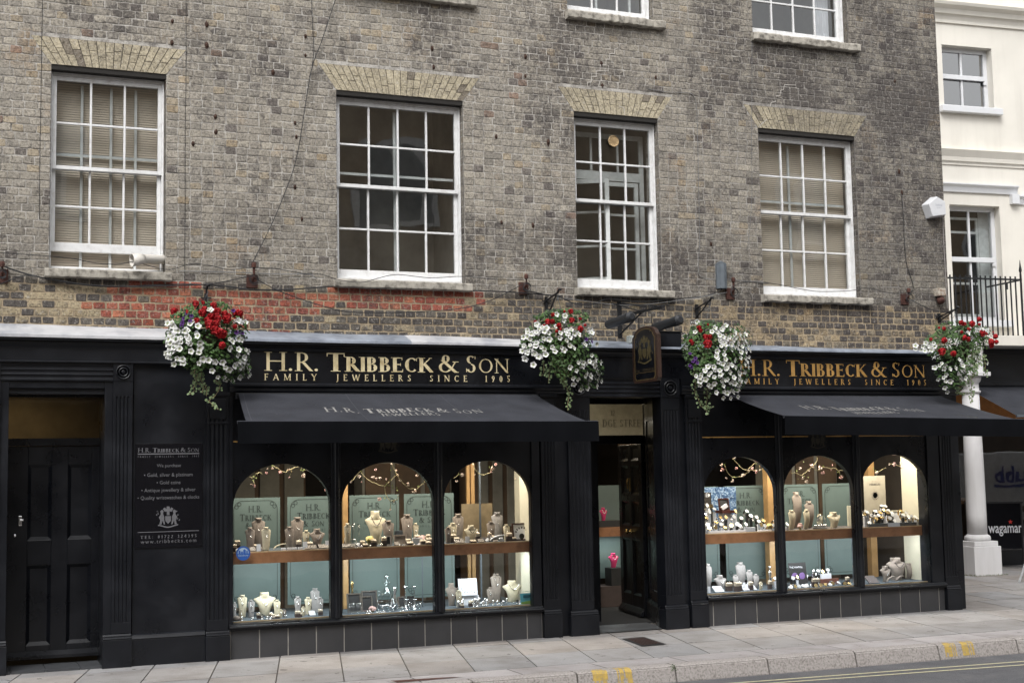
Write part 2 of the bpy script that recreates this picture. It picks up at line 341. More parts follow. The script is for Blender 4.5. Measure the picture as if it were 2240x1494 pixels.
def stroke_polys(cmds, T, t):
    out = []
    for c in cmds:
        if c[0] == 'L':
            _, x0, y0, x1, y1, w = c; d = Vector((x1-x0, y1-y0)); n = Vector((-d.y, d.x)).normalized()*w/2
            if abs(d.x) > 1e-6 and abs(d.y) > 1e-6:      # diagonals are cut level
                k = w/2/max(.3, math.sin(math.atan2(abs(d.y), abs(d.x)))); n = Vector((k, 0))
            out.append([[(x0+n.x, y0+n.y), (x1+n.x, y1+n.y), (x1-n.x, y1-n.y), (x0-n.x, y0-n.y)]])
        else:
            _, cx, cy, rx, ry, a0, a1 = c; k = max(4, int(abs(a1-a0)/18)); q = []
            dot = rx < .05
            pts = []
            for i in range(k+1):
                a = R(a0+(a1-a0)*i/k); wd = 2*rx if dot else t+(T-t)*abs(math.cos(a))**1.4
                ca, sa = math.cos(a), math.sin(a)
                ix = 0 if dot else max(rx-wd, .01); iy = 0 if dot else max(ry-wd*.6-t*.4, .01)
                ox = rx+.035 if dot else rx; oy = ry+.035 if dot else ry
                pts.append(((cx+ox*ca, cy+oy*sa), (cx+ix*ca, cy+iy*sa)))
            q = [[pts[i][0], pts[i+1][0], pts[i+1][1], pts[i][1]] for i in range(k)]
            out.append(q)
    return out
def serif(runs, mb, mapf, cap, width=None, track=0.0):
    # runs: (text, T, t, scale). mapf(x, y, depth) -> world point. Returns the width in metres
    items = []; x = 0; wd_i = 0
    for text, T, t, sc in runs:
        gl = _glyphs(T, t)
        for ch in text:
            wd, cm = gl.get(ch, gl[' ']); wd_i += ch == ' '; items.append((x, sc, stroke_polys(cm, T, t), wd_i)); x += (wd+track)*sc
    tot = (x-track)*cap; kx = cap if width is None else cap*width/tot
    dct = {}
    for x0, sc, polys, wi in items:
        if polys and isinstance(mb, list):
            if wi not in dct: dct[wi] = MB(); mb.append(dct[wi])
        for i, grp in enumerate(polys):
            for q in grp:
                (dct[wi] if isinstance(mb, list) else mb).add([mapf((x0+a*sc)*kx, b*sc*cap, i*.0002) for a, b in q], [(0, 1, 2, 3)])
    return tot if width is None else width
TH, TB, TN = (.13, .055), (.205, .065), (.11, .05)
def name_runs():
    return [("H.R.", *TH, 1), (" ", *TH, .55), ("T", *TB, 1), ("RIBBECK", *TB, .8), (" ", *TH, .45), ("&", *TH, 1), (" ", *TH, .4), ("S", *TH, .98), ("ON", *TN, .8)]
def text_mesh(s, size, parent, name, m, fn, align='CENTER', bold=0, space=1.0):
    cu = bpy.data.curves.new("tmp", 'FONT'); cu.body = s; cu.size = size; cu.align_x = align; cu.offset = bold; cu.space_character = space
    cu.resolution_u = 2
    ob = bpy.data.objects.new("tmp", cu); col.objects.link(ob)
    dg = bpy.context.evaluated_depsgraph_get(); me = bpy.data.meshes.new_from_object(ob.evaluated_get(dg))
    col.objects.unlink(ob); bpy.data.objects.remove(ob); bpy.data.curves.remove(cu)
    mb = MB(); mb.add([fn(v.co.x, v.co.y) for v in me.vertices], [list(p.vertices) for p in me.polygons])
    bpy.data.meshes.remove(me)
    return mb if m is None else mb.build(name, m, parent, fixn=False)
# ------------------------------------------------------------------ ground
def slab_mat():
    m, t, b = new_mat("paving"); a = t.nodes.new("ShaderNodeAttribute"); a.attribute_name = "Col"
    n1 = noise(t, 90, 4, .7); n2 = noise(t, 2.2, 5, .65)
    c = mixc(t, a.outputs['Color'], ramp(t, n2.outputs['Fac'], [(.3, (.72, .69, .66)), (.55, (1, 1, 1)), (.75, (1.12, 1.1, 1.08))]).outputs[0], 1.0, 'MULTIPLY')
    c = mixc(t, c, ramp(t, n1.outputs['Fac'], [(.35, (.75, .75, .75)), (.6, (1.1, 1.1, 1.1))]).outputs[0], .7, 'MULTIPLY')
    n3 = noise(t, 7, 3, .6); f3 = ramp(t, n3.outputs['Fac'], [(.66, (0, 0, 0)), (.69, (.85, .85, .85))]).outputs[0]
    c = mixc(t, c, (.05, .045, .04), f3)
    t.links.new(c, b.inputs['Base Color']); b.inputs['Roughness'].default_value = .85; bump(t, b, n1.outputs['Fac'], .4, .004); return m
PAVE = slab_mat()
KERBM = mat("kerb_granite", (.31, .285, .27), .85, var=.25, scale=55, bmp=.6, c2=(.15, .135, .12))
def asphalt_mat():
    m, t, b = new_mat("asphalt"); n = noise(t, 170, 3, .7); n2 = noise(t, 1.6, 6, .7, dist=.6); n3 = noise(t, 320, 2)
    c = ramp(t, n.outputs['Fac'], [(.3, (.05, .05, .055)), (.55, (.095, .095, .103)), (.72, (.17, .165, .165))]).outputs[0]
    c = mixc(t, c, ramp(t, n2.outputs['Fac'], [(.3, (.7, .7, .7)), (.5, (1, 1, 1)), (.7, (1.3, 1.26, 1.2))]).outputs[0], 1.0, 'MULTIPLY')
    t.links.new(c, b.inputs['Base Color']); b.inputs['Roughness'].default_value = .9; bump(t, b, n3.outputs['Fac'], .6, .006); return m
ASPH = asphalt_mat()
JOINT = mat("joint_mortar", (.085, .075, .065), .95, bmp=.2)
YLINE = mat("yellow_line_paint", (.42, .39, .26), .8, var=.2, scale=40, bmp=.3, c2=(.30, .28, .2))
YMARK = mat("yellow_kerb_paint", (.42, .29, .07), .8, var=.25, scale=38, bmp=.3, c2=(.26, .22, .15))
def kerb_y(x): return -2.50-.012*(x-4)
base = MB(); base.quad((-40, kerb_y(-40)+.0, -.142), (60, kerb_y(60)+.0, -.142), (60, kerb_y(60)+.0, -.012), (-40, kerb_y(-40)+.0, -.012)); base.quad((-40, kerb_y(-40)+.0, -.012), (60, kerb_y(60)+.0, -.012), (60, 40, -.012), (-40, 40, -.012))
tag(base.build("pavement_bed", JOINT), kind='structure')
pv = MB()
rows = [-2.0, -1.25, -.42, .5, 1.4, 2.3, 3.3, 4.3, 5.4, 6.6, 8.0, 9.5]
def skew(x, y): return x+.25*(y+.25)
for i in range(len(rows)-1):
    for j in range(-6, 46):
        if rows[i] > .1 and (j < 12): continue
        x0 = 3.54+.58*j; y0, y1 = rows[i], rows[i+1]
        if rows[i] > .1: x0 = 3.54+.58*j*1.0+(.29 if i % 2 else 0)
        g = .006; k = random.uniform(.86, 1.08); wm = random.uniform(-.008, .014)
        pv.cc = ((.282+wm)*k, .272*k, (.268-wm)*k)
        dz = random.uniform(-.0015, .0015)
        sl = lambda y: 0 if rows[i] > .1 else (y+.1)*0.012
        p = [(skew(x0+g, y0+g), y0+g), (skew(x0+.58-g, y0+g), y0+g), (skew(x0+.58-g, y1-g), y1-g), (skew(x0+g, y1-g), y1-g)]
        top = [(a, b_, dz) for a, b_ in p]; bot = [(a, b_, -.02) for a, b_ in p]
        pv.add(top+bot, [(0, 1, 2, 3), (0, 4, 5, 1), (1, 5, 6, 2), (2, 6, 7, 3), (3, 7, 4, 0)])
# narrow slabs beside the kerb
x = -3.0
while x < 30:
    L = random.uniform(.75, .95); k = random.uniform(.95, 1.2); pv.cc = (.315*k, .295*k, .292*k)
    y1 = -2.012; a, b_ = x+.006, x+L-.006
    pv.add([(a, kerb_y(a)+.146, .0), (b_, kerb_y(b_)+.146, 0), (b_, y1, 0), (a, y1, 0), (a, kerb_y(a)+.146, -.02), (b_, kerb_y(b_)+.146, -.02)], [(0, 1, 2, 3), (0, 4, 5, 1)]); x += L
tag(pv.build("pavement", PAVE, fixn=False), kind='structure')
kb = MB(); x = G(1482, 1456, 0).x-.935*11; seams = []
while x < 34:
    L = .935
    a, b_ = x+.008, x+L-.008; ya, yb = kerb_y(a), kerb_y(b_)
    prof = [(0.14, -.15), (.14, .0), (.03, .0), (.008, -.006), (-.006, -.022), (-.034, -.13), (-.038, -.25)]
    kb.add([(a, ya+u, v) for u, v in prof]+[(b_, yb+u, v) for u, v in prof],
           [(i, i+7, (i+1) % 7+7, (i+1) % 7) for i in range(7)]+[list(range(7)), list(range(13, 6, -1))])
    x += L
tag(kb.build("kerb", KERBM), kind='structure')
rd = MB(); rd.quad((-60, -60, -.140), (70, -60, -.140), (70, kerb_y(70)+.1, -.140), (-60, kerb_y(-60)+.1, -.140))
tag(rd.build("road", ASPH), kind='structure')
yl = MB()
for (ax, ay), (bx, by) in (((1612, 1492.5), (2240, 1445.5)), ((1690, 1493), (2240, 1453))):
    A_, B_ = G(ax, ay, -.1365), G(bx, by, -.1365); d_ = (B_-A_)/(B_-A_).length; n_ = Vector((-d_.y, d_.x, 0))*.023
    p0, p1 = A_-d_*12, B_+d_*14; yl.quad(p0-n_, p1-n_, p1+n_, p0+n_)
tag(yl.build("road_marking", YLINE), kind='structure')
ym = MB()
def kerb_mark(x0, x1):
    # worn paint: a wavy patch folded over the kerb edge
    N = 11; prof = [(.085, .003), (.03, .003), (.0055, -.004), (-.009, -.0225), (-.022, -.075), (-.034, -.115)]
    top = random.randint(0, 1)
    for i in range(N):
        if random.random() < .22: continue
        a, b_ = x0+(x1-x0)*i/N, x0+(x1-x0)*(i+1)/N
        lo = 5 if random.random() > .35 else 4; st = 0 if random.random() > .3 else 1
        pr = prof[st:lo+1]
        ym.add([(a, kerb_y(a)+u, v) for u, v in pr]+[(b_, kerb_y(b_)+u, v) for u, v in pr], [(j, j+1, j+1+len(pr), j+len(pr)) for j in range(len(pr)-1)])
for a, b_ in ((5.13, 5.27), (5.36, 5.50), (8.80, 8.93), (9.0, 9.14)): kerb_mark(a, b_)
tag(ym.build("kerb_marking", YMARK), kind='structure')
def cover(name, lab, pts, m, z=.004, holes=True):
    t = thing(name, lab, "drain cover", ((pts[0][0]+pts[2][0])/2, (pts[0][1]+pts[2][1])/2, 0))
    fr = MB(); P4 = [Vector((a, b_, z)) for a, b_ in pts]; c = sum(P4, Vector())/4
    inn = [c+(p-c)*.9 for p in P4]
    for i in range(4): fr.quad(P4[i], P4[(i+1) % 4], inn[(i+1) % 4], inn[i])
    fr.build("frame", KERBM if not holes else IRON, t)
    pl = MB(); q = [p+Vector((0, 0, -.001)) for p in inn]; pl.quad(*q); pl.build("plate", m, t)
    if holes:
        st = MB()
        for i in range(1, 9):
            for j in range(1, 7):
                u, v = i/9, j/7; p = (inn[0]*(1-u)+inn[1]*u)*(1-v)+(inn[3]*(1-u)+inn[2]*u)*v
                e1 = (inn[1]-inn[0])/32; e2 = (inn[3]-inn[0])/26
                k = Vector((0, 0, .004)); 
                if (i+j) % 2: st.quad(p-e1-e2+k, p+e1-e2+k, p+e1+e2+k, p-e1+e2+k)
                else: st.quad(p-e1*1.5-e2*.6+k, p+e1*1.5-e2*.6+k, p+e1*1.5+e2*.6+k, p-e1*1.5+e2*.6+k)
        st.build("tread_stud", RUST, t)
    return t
g = [G(1360, 1397), G(1405, 1414), G(1458, 1409), G(1408, 1393)]
cover("inspection_cover", "small square studded iron cover in the pavement before the shop door", [(p.x, p.y) for p in g], IRON)
g = [G(845, 1489), G(995, 1480), G(1013, 1481), G(862, 1494)]
cover("drain_cover", "long rusty rectangular cover beside the kerb", [(p.x, p.y) for p in g], RUST, holes=False)
# ------------------------------------------------------------------ brick wall
bld = thing("brick_building", "old soot-stained brick building over black jewellers shop fronts", "building", (5.8, 0, 0))
ZT, ZB = 5.581, 3.65
WIN = [(.863, 1.92, 3, ZT), (3.607, 4.974, 4, ZT), (6.259, 7.29, 3, ZT), (8.594, 9.93, 4, ZT)]
UP = [(6.21, 7.27, 3, 8.25), (8.57, 9.90, 4, 8.25), (3.62, 5.0, 4, 8.25), (.88, 1.93, 3, 8.25)]
ZU = ZT+15*(ZT-ZB)/26
XL, XR, WT = -1.2, 11.21, 8.9
holes = [(a, b_, ZB, ZT) for a, b_, n, z in WIN]+[(a, b_, ZU, z) for a, b_, n, z in UP]
def arch_span(a, b_, z):       # flat arch of rubbed bricks over an opening
    k = (z-ZT)/.262
    return a-.19*k, b_+.19*k
gauge = (ZT-ZB)/26; z0 = ZB-9*gauge
zc = [z0+gauge*i for i in range(int((WT-z0)/gauge)+1)]
WD = random.Random(3)
def brick_col(x, z, kind):
    r = WD.random(); v = WD.gauss(0, .075); k = 1+v
    if kind == 'arch':
        k = 1+v*.7; q = .1*max(0, x-8); return tuple(c*k*(1-q) for c in (.465, .41, .30))
    if z < 3.585:
        red = 3.205 < z < 3.545 and (1.52 if z > 3.48 else 1.42 if z > 3.36 else 1.2 if z > 3.31 else 1.35) < x < 5.15 and not (z < 3.30 and x > 3.1) and not (z < 3.36 and x > 3.5) and not (z > 3.50 and 2.3 < x < 3.55)
        if red and WD.random() < .94: return tuple(c*k for c in WD.choice([(.38, .13, .085), (.33, .10, .07), (.43, .165, .10), (.27, .088, .066)]))
        if z < 3.205 and 1.6 < x < 3.1 and r < .8: return tuple(c*k for c in (.27, .075, .045))
        if x > 7.9:
            lt = .55 if x < 9.2 else (.55 if z < 3.28 else .2)
            if r < lt: return tuple(c*k for c in ((.38, .30, .19) if r < lt*.55 else (.28, .235, .17)))
            return tuple(c*k for c in (.115, .10, .088))
        if r < (.5 if x < 1.5 and z < 3.5 else .10): return tuple(c*k for c in (.36, .30, .20))
        return tuple(c*k for c in ((.15, .135, .115) if r < .6 else (.10, .09, .082)))
    dk = max(0, min(1, (x-6.0)/5.2)); b0 = (.345, .315, .268)
    if r < .035+.05*dk: b0 = (.17, .152, .138)
    elif r < .07 and 1.9 < x < 3.6 and z < 5.3: b0 = (.35, .285, .20)
    elif r < .045: b0 = (.26, .19, .15)
    elif r < .09: b0 = (.375, .32, .24)
    elif r < .55: b0 = (.336, .307, .262)
    elif r < .75: b0 = (.297, .274, .238)
    elif r < .88: b0 = (.385, .352, .296)
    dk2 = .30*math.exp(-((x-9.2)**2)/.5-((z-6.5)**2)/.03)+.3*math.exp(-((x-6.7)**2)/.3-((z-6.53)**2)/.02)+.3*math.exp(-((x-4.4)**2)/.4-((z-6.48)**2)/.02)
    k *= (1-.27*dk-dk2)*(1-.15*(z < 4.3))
    return tuple(c*k for c in b0)
wall = MB()
def one_brick(x0, x1, za, zb, dep=.0, kind='n', yb=.006):
    if x1-x0 < .02: return
    wall_ = wall
    j = .0038
    rn = WD.uniform
    g_ = .0040 if zb > 3.6 else .0068
    x0 += g_; x1 -= g_; za += g_; zb -= g_
    if zb-za < .012 or x1-x0 < .012: return
    c = .008; yf = -rn(.0025, .006)
    ring = [(x0+c, za), (x1-c, za), (x1, za+c*.8), (x1, zb-c*.8), (x1-c, zb), (x0+c, zb), (x0, zb-c*.8), (x0, za+c*.8)]
    ring = [(a+rn(-j, j), b_+rn(-j, j)) for a, b_ in ring]
    cx, cz = (x0+x1)/2, (za+zb)/2; s = .86 if x1-x0 < .13 else .93
    fr = [(cx+(a-cx)*s, yf+rn(-.001, .001), cz+(b_-cz)*.84) for a, b_ in ring]
    mid = [(a, yf+.0018, b_) for a, b_ in ring]; bk = [(a, yb, b_) for a, b_ in ring]
    wall_.cc = brick_col(cx, cz, kind)
    n = 8
    wall_.add(fr+mid+bk, [list(range(8))]+[(i, i+n, (i+1) % n+n, (i+1) % n) for i in range(n)]+[(i+n, i+2*n, (i+1) % n+2*n, (i+1) % n+n) for i in range(n)])
hz = sorted({h_[2] for h_ in holes} | {h_[3] for h_ in holes})
for ri, za in enumerate(zc):
    zb = za+gauge
    cuts = [za]+[z for z in hz if za+.012 < z < zb-.012]+[zb]
    for ci in range(len(cuts)-1):
        a_, b_ = cuts[ci], cuts[ci+1]; zm = (a_+b_)/2
        spans = [(XL, XR)]
        blk = [(h_[0], h_[1]) for h_ in holes if h_[2] < zm < h_[3]]
        if ZT < zm < ZT+.262:
            blk += [arch_span(h_[0], h_[1], zm) for h_ in holes[:4]]
        for p, q in blk:
            ns = []
            for s0, s1 in spans:
                if q <= s0 or p >= s1: ns.append((s0, s1)); continue
                if p > s0: ns.append((s0, p))
                if q < s1: ns.append((q, s1))
            spans = ns
        for s0, s1 in spans:
            x = s0; ph = (ri % 2)*.06 if s0 == XL else 0; hd = ri % 2 == 0
            if s0 == XL: x -= ph
            while x < s1-.005:
                hm = True
                L = .112*WD.uniform(.95, 1.07)*(1.9 if WD.random() < .03 else 1); hd = not hd
                e = min(x+L, s1)
                if s1-e < .05: e = s1
                one_brick(x, e, a_+WD.uniform(-.0015, .0015), b_+WD.uniform(-.0015, .0015)); x = e
WALLO = wall.build("brick_wall", BRICK, bld, fixn=False)
mo = MB()
xs = sorted({XL, XR} | {h_[0] for h_ in holes} | {h_[1] for h_ in holes}); zs = sorted({2.9, WT} | {h_[2] for h_ in holes} | {h_[3] for h_ in holes})
for i in range(len(xs)-1):
    for j in range(len(zs)-1):
        cx, cz = (xs[i]+xs[i+1])/2, (zs[j]+zs[j+1])/2
        if any(h_[0] < cx < h_[1] and h_[2] < cz < h_[3] for h_ in holes): continue
        mo.quad((xs[i], -.0002, zs[j]), (xs[i+1], -.0002, zs[j]), (xs[i+1], -.0002, zs[j+1]), (xs[i], -.0002, zs[j+1]))
for a, b_, zl, zh in holes:       # the sides of the openings
    for x in (a, b_): mo.quad((x, .0035, zl), (x, .3, zl), (x, .3, zh), (x, .0035, zh))
    mo.quad((a, .0035, zl), (b_, .0035, zl), (b_, .3, zl), (a, .3, zl))
mo.quad((XR, .0035, 0), (XR, 7, 0), (XR, 7, WT), (XR, .0035, WT)); mo.quad((XL, .0035, WT), (XR, .0035, WT), (XR, 7, WT), (XL, 7, WT))
mo.quad((XL, .0035, 0), (XL, 7, 0), (XL, 7, WT), (XL, .0035, WT)); mo.quad((XL, 7, 0), (XR, 7, 0), (XR, 7, WT), (XL, 7, WT))
mo.build("mortar_bed", MORTAR, bld, fixn=False)
jm = MB()                         # brick jambs of the openings and of the right-hand corner
for a, b_, zl, zh in holes:
    for x, sg in ((b_, -1), (a, 1)):
        z = zl; k = 0
        while z < zh-.02:
            ze = min(z+gauge, zh); segs = [(.0, .105)] if k % 2 else [(0, .052), (.052, .105)]
            for y0, y1 in segs:
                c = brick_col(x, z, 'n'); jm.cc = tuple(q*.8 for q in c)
                xf = x+sg*.004
                jm.quad((xf, y0+.006, z+.006), (xf, y1-.006, z+.006), (xf, y1-.006, ze-.006), (xf, y0+.006, ze-.006))
            z = ze; k += 1
z = 2.9; k = 0
while z < WT:
    y = 0.0
    while y < 1.2:
        L = .11 if k % 2 else .22; c = brick_col(XR, z, 'n'); jm.cc = c
        jm.quad((XR+.004, y+.006, z+.005), (XR+.004, y+L-.006, z+.005), (XR+.004, y+L-.006, z+gauge-.005), (XR+.004, y+.006, z+gauge-.005)); y += L; k += 1
    z += gauge; k += 1
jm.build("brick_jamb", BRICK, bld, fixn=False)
# flat arches
ARCHJ = mat('dark_arch_joint', (.085, .075, .06), .95, var=.4, scale=30, bmp=.3)
for a, b_, zl, zh in holes[:4]:
    wall = MB(); n = int(round((b_-a)/.0625)); mid = (a+b_)/2
    for i in range(n):
        u0, u1 = i/n, (i+1)/n
        bx0, bx1 = a+(b_-a)*u0, a+(b_-a)*u1; tx0, tx1 = a-.19+(b_-a+.38)*u0, a-.19+(b_-a+.38)*u1
        sp = [0, .42 if i % 2 else .62, 1] if WD.random() < .8 else [0, 1]
        if WD.random() < .25: sp = [0, .33, .68, 1]
        for k in range(len(sp)-1):
            v0, v1 = sp[k], sp[k+1]; g_ = .0028
            def pt(u, v): return (bx0+(bx1-bx0)*u)*(1-v)+(tx0+(tx1-tx0)*u)*v, ZT+.262*v
            e = .05; vv = .011
            q = [pt(e, v0+vv), pt(1-e, v0+vv), pt(1-e, v1-vv), pt(e, v1-vv)]
            q = [(p[0]+WD.uniform(-.001, .001), p[1]+WD.uniform(-.001, .001)) for p in q]
            wall.cc = brick_col((bx0+bx1)/2, 5.7, 'arch') if WD.random() < .93 else (.22, .19, .15)
            yf = -.006+WD.uniform(-.0012, .0012)
            wall.add([(p[0], yf, p[1]) for p in q]+[(p[0], .004, p[1]) for p in q], [(0, 1, 2, 3)]+[(i_, i_+4, (i_+1) % 4+4, (i_+1) % 4) for i_ in range(4)])
    ao = wall.build("flat_arch", M_arch, bld, fixn=False)
    s_ = MB(); s_.cc = (.07, .06, .05)
    k0, k1 = arch_span(a, b_, ZT+.262); s_.add([(k0+.004, -.0012, ZT+.262), (k1-.004, -.0012, ZT+.262), (b_-.004, -.0012, ZT+.002), (a+.004, -.0012, ZT+.002)], [(0, 1, 2, 3)])
    s_.build("arch_joint", ARCHJ, bld, fixn=False)
# thin scars: pale repointed cracks running stepwise through the joints
RUSTD = mat("rust_stain", (.05, .024, .015), .9, var=.5, scale=40, bmp=.4)
ck = MB()
def crack(pts, wd=.012):
    for i in range(len(pts)-1):
        a, b_ = F(*pts[i], -.0085), F(*pts[i+1], -.0085)
        d = (b_-a); n = Vector((-d.z, 0, d.x)).normalized()*wd/2
        e = d.normalized()*wd/2; yy = Vector((0, -.0004*i, 0))
        ck.quad(a-e+n+yy, b_+e+n+yy, b_+e-n+yy, a-e-n+yy)
crack([(1352, 106), (1345, 107), (1344, 118), (1334, 118), (1333, 130), (1326, 131), (1325, 143), (1313, 143), (1312, 156), (1304, 156), (1304, 168), (1294, 168), (1293, 180), (1285, 181), (1285, 190)], .008)
crack([(1331, 144), (1331, 156), (1312, 156)], .006); crack([(1313, 180), (1308, 190), (1328, 192)], .006)
crack([(1740, 187), (1716, 186), (1714, 197), (1708, 198), (1706, 210), (1697, 211)], .007); crack([(1697, 222), (1687, 225), (1685, 232)], .009)
crack([(1677, 262), (1660, 277)], .007); crack([(1355, 233), (1365, 236), (1366, 252)], .006)
crack([(1584, 222), (1588, 258)], .006)
# rusty stubs and dark holes left in the wall
for px, py in ((377, 48), (376, 95), (452, 55), (452, 100), (668, 80), (668, 122), (597, 159), (645, 270), (648, 300), (471, 256), (472, 290), (422, 315), (945, 107), (948, 148), (1149, 125), (1149, 168), (1085, 300), (1199, 312), (1097, 487), (1165, 493), (1315, 140), (1317, 188), (1434, 170), (1957, 178), (1966, 376), (1972, 422), (660, 480), (645, 410), (1555, 534)):
    p = F(px, py, 0); r = WD.uniform(.014, .022); ho = MB(); ho.lathe([(r*.8, -.0075), (r*.62, -.009), (r*.3, -.018), (r*.15, -.02)], (0, 0, 0), 9, 'y'); ho.v = [(p.x+a*(1+.3*WD.random()), b_, p.z+c*1.5*(1+.6*WD.random())) for a, b_, c in ho.v]; ho.build("rusty_stub", RUSTD, bld)
ck.build("repointed_crack", mat("lime_repair", (.5, .47, .43), .9, bmp=.3), bld, fixn=False)
# ------------------------------------------------------------------ windows
def sash_window(x0, x1, zl, zh, cols, meet, raise_=0, blind=0, par=bld, upper_only=False, label=None, roomc=DARKIN, second=None, curtain=None):
    m = MB(); yf = .085
    m.box(x0+.003, x0+.022, yf, yf+.10, zl, zh-.045); m.box(x1-.026, x1-.003, yf, yf+.10, zl, zh-.045)
    m.box(x0+.022, x1-.026, yf, yf+.10, zh-.078, zh-.045); m.box(x0+.022, x1-.026, yf-.004, yf+.11, zl, zl+.035)
    m.box(x0+.004, x0+.018, yf-.012, yf-.001, zl+.0, zh-.05); m.box(x1-.022, x1-.008, yf-.012, yf-.001, zl+.0, zh-.05)
    fo = m.build("sash_window", WHITE, par, bevel=.004)
    if label: fo['label'] = label
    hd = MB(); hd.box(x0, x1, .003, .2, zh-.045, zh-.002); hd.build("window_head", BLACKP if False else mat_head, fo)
    def sash(name, za, zb, y, sill_h, top_h):
        s = MB(); a, b_ = x0+.023, x1-.027; st = .036
        s.box(a, a+st, y, y+.04, za, zb); s.box(b_-st, b_, y, y+.04, za, zb)
        s.box(a+st, b_-st, y+.001, y+.039, za, za+sill_h); s.box(a+st, b_-st, y+.001, y+.039, zb-top_h, zb)
        ia, ib, ja, jb = a+st, b_-st, za+sill_h, zb-top_h
        for i in range(1, cols):
            xx = ia+(ib-ia)*i/cols; s.box(xx-.010, xx+.010, y+.004, y+.034, ja, jb)
        zz = (ja+jb)/2; 
        for i in range(cols):
            xa = ia+(ib-ia)*i/cols+(.010 if i else 0); xb = ia+(ib-ia)*(i+1)/cols-(.010 if i < cols-1 else 0)
            s.box(xa, xb, y+.005, y+.033, zz-.010, zz+.010)
        s.build(name, WHITE, fo, bevel=.003)
        for i in range(cols):
            for j in range(2):
                xa = ia+(ib-ia)*i/cols; xb = ia+(ib-ia)*(i+1)/cols; z_a = ja if j == 0 else zz; z_b = zz if j == 0 else jb
                gm = MB(); t = random.uniform(-.002, .002); t2 = random.uniform(-.002, .002)
                gm.quad((xa, y+.02+t, z_a), (xb, y+.02-t, z_a), (xb, y+.02-t+t2, z_b), (xa, y+.02+t+t2, z_b)); gm.build("pane", GLASS_U, fo, fixn=False)
    sash("upper_sash", meet-.02, zh-.079, yf+.008, .036, .04)
    sash("lower_sash", zl+.036+raise_, meet+.018+raise_*.0, yf+.052, .085, .036)
    # inner secondary glazing bars
    if second:
        s = MB(); y = .195
        for q in second: s.box(q-.012, q+.012, y, y+.02, zl+.03, zh-.13)
        s.box(x0+.05, x1-.05, y+.001, y+.019, meet+.13, meet+.155); s.build("secondary_glazing_bar", mat_sec, fo)
    if blind:
        bl = MB(); z = zl+.045; y = .235; i = 0
        while z < zh-.1:
            bl.add([(x0+.02, y, z+.001), (x1-.02, y, z+.001), (x1-.02, y+.008, z+.0232), (x0+.02, y+.008, z+.0232)], [(0, 1, 2, 3)])
            z += .0235; i += 1
        bl.build("venetian_blind", BLIND, fo, fixn=False)
    rm = MB(); ya, yb = .19, 1.7; xa, xb = x0-.25, x1+.25; z1, z2 = zl-.2, zh+.3
    rm.quad((xa, yb, z1), (xb, yb, z1), (xb, yb, z2), (xa, yb, z2)); rm.quad((xa, ya, z1), (xa, yb, z1), (xa, yb, z2), (xa, ya, z2))
    rm.quad((xb, ya, z1), (xb, yb, z1), (xb, yb, z2), (xb, ya, z2)); rm.quad((xa, ya, z1), (xb, ya, z1), (xb, yb, z1), (xa, yb, z1))
    rm.quad((xa, ya, z2), (xb, ya, z2), (xb, yb, z2), (xa, yb, z2)); rm.build("room", roomc, fo, fixn=False)
    if curtain:
        c = MB(); a, b_ = curtain; n = 24
        pts = [(a+(b_-a)*i/n, .30+.015*math.sin(i*1.9)) for i in range(n+1)]
        vs = [(p, q, zl+.03) for p, q in pts]+[(p, q, zh) for p, q in pts]
        c.add(vs, [(i, i+1, n+2+i, n+1+i) for i in range(n)]); c.build("curtain", CARD, fo, smooth=True, fixn=False)
    return fo
mat_head = mat("dark_lintel", (.02, .018, .016), .9, bmp=.3)  # near-black strip between arch and window frame
mat_sec = mat("secondary_frame", (.58, .60, .59), .5, bmp=0)
ROOMD = mat("dim_room", (.34, .32, .285), .9, var=.4, scale=1.6, bmp=0)
ROOML = mat("pale_room", (.30, .29, .26), .9, var=.25, scale=1.5, bmp=0)
w1 = sash_window(*WIN[0][:2], ZB, ZT, 3, 4.63, raise_=.15, blind=1, second=[1.16, 1.43, 1.66], roomc=ROOML, label="window with beige blinds and its lower sash pushed up")
w2 = sash_window(*WIN[1][:2], ZB, ZT, 4, 4.63, second=[4.28, 4.31], roomc=ROOMD, label="widest dark window, four panes across")
w3 = sash_window(*WIN[2][:2], ZB, ZT, 3, 4.63, roomc=ROOML, label="narrow window with a round vent in an upper pane")
w4 = sash_window(*WIN[3][:2], ZB, ZT, 4, 4.63, blind=1, second=[9.12], roomc=ROOML, label="window with beige blinds nearest the building corner")
w5 = sash_window(UP[0][0], UP[0][1], ZU, 8.25, 3, 7.5, roomc=ROOMD, second=[6.66, 7.08], label="upper floor window cut by the top of the photo, above the vented window")
w6 = sash_window(UP[1][0], UP[1][1], ZU, 8.25, 4, 7.5, roomc=ROOML, curtain=(9.62, 9.85), label="upper floor window nearest the building corner")
w7 = sash_window(UP[2][0], UP[2][1], ZU, 8.25, 4, 7.5, roomc=ROOMD)
w8 = sash_window(UP[3][0], UP[3][1], ZU, 8.25, 3, 7.5, roomc=ROOMD)
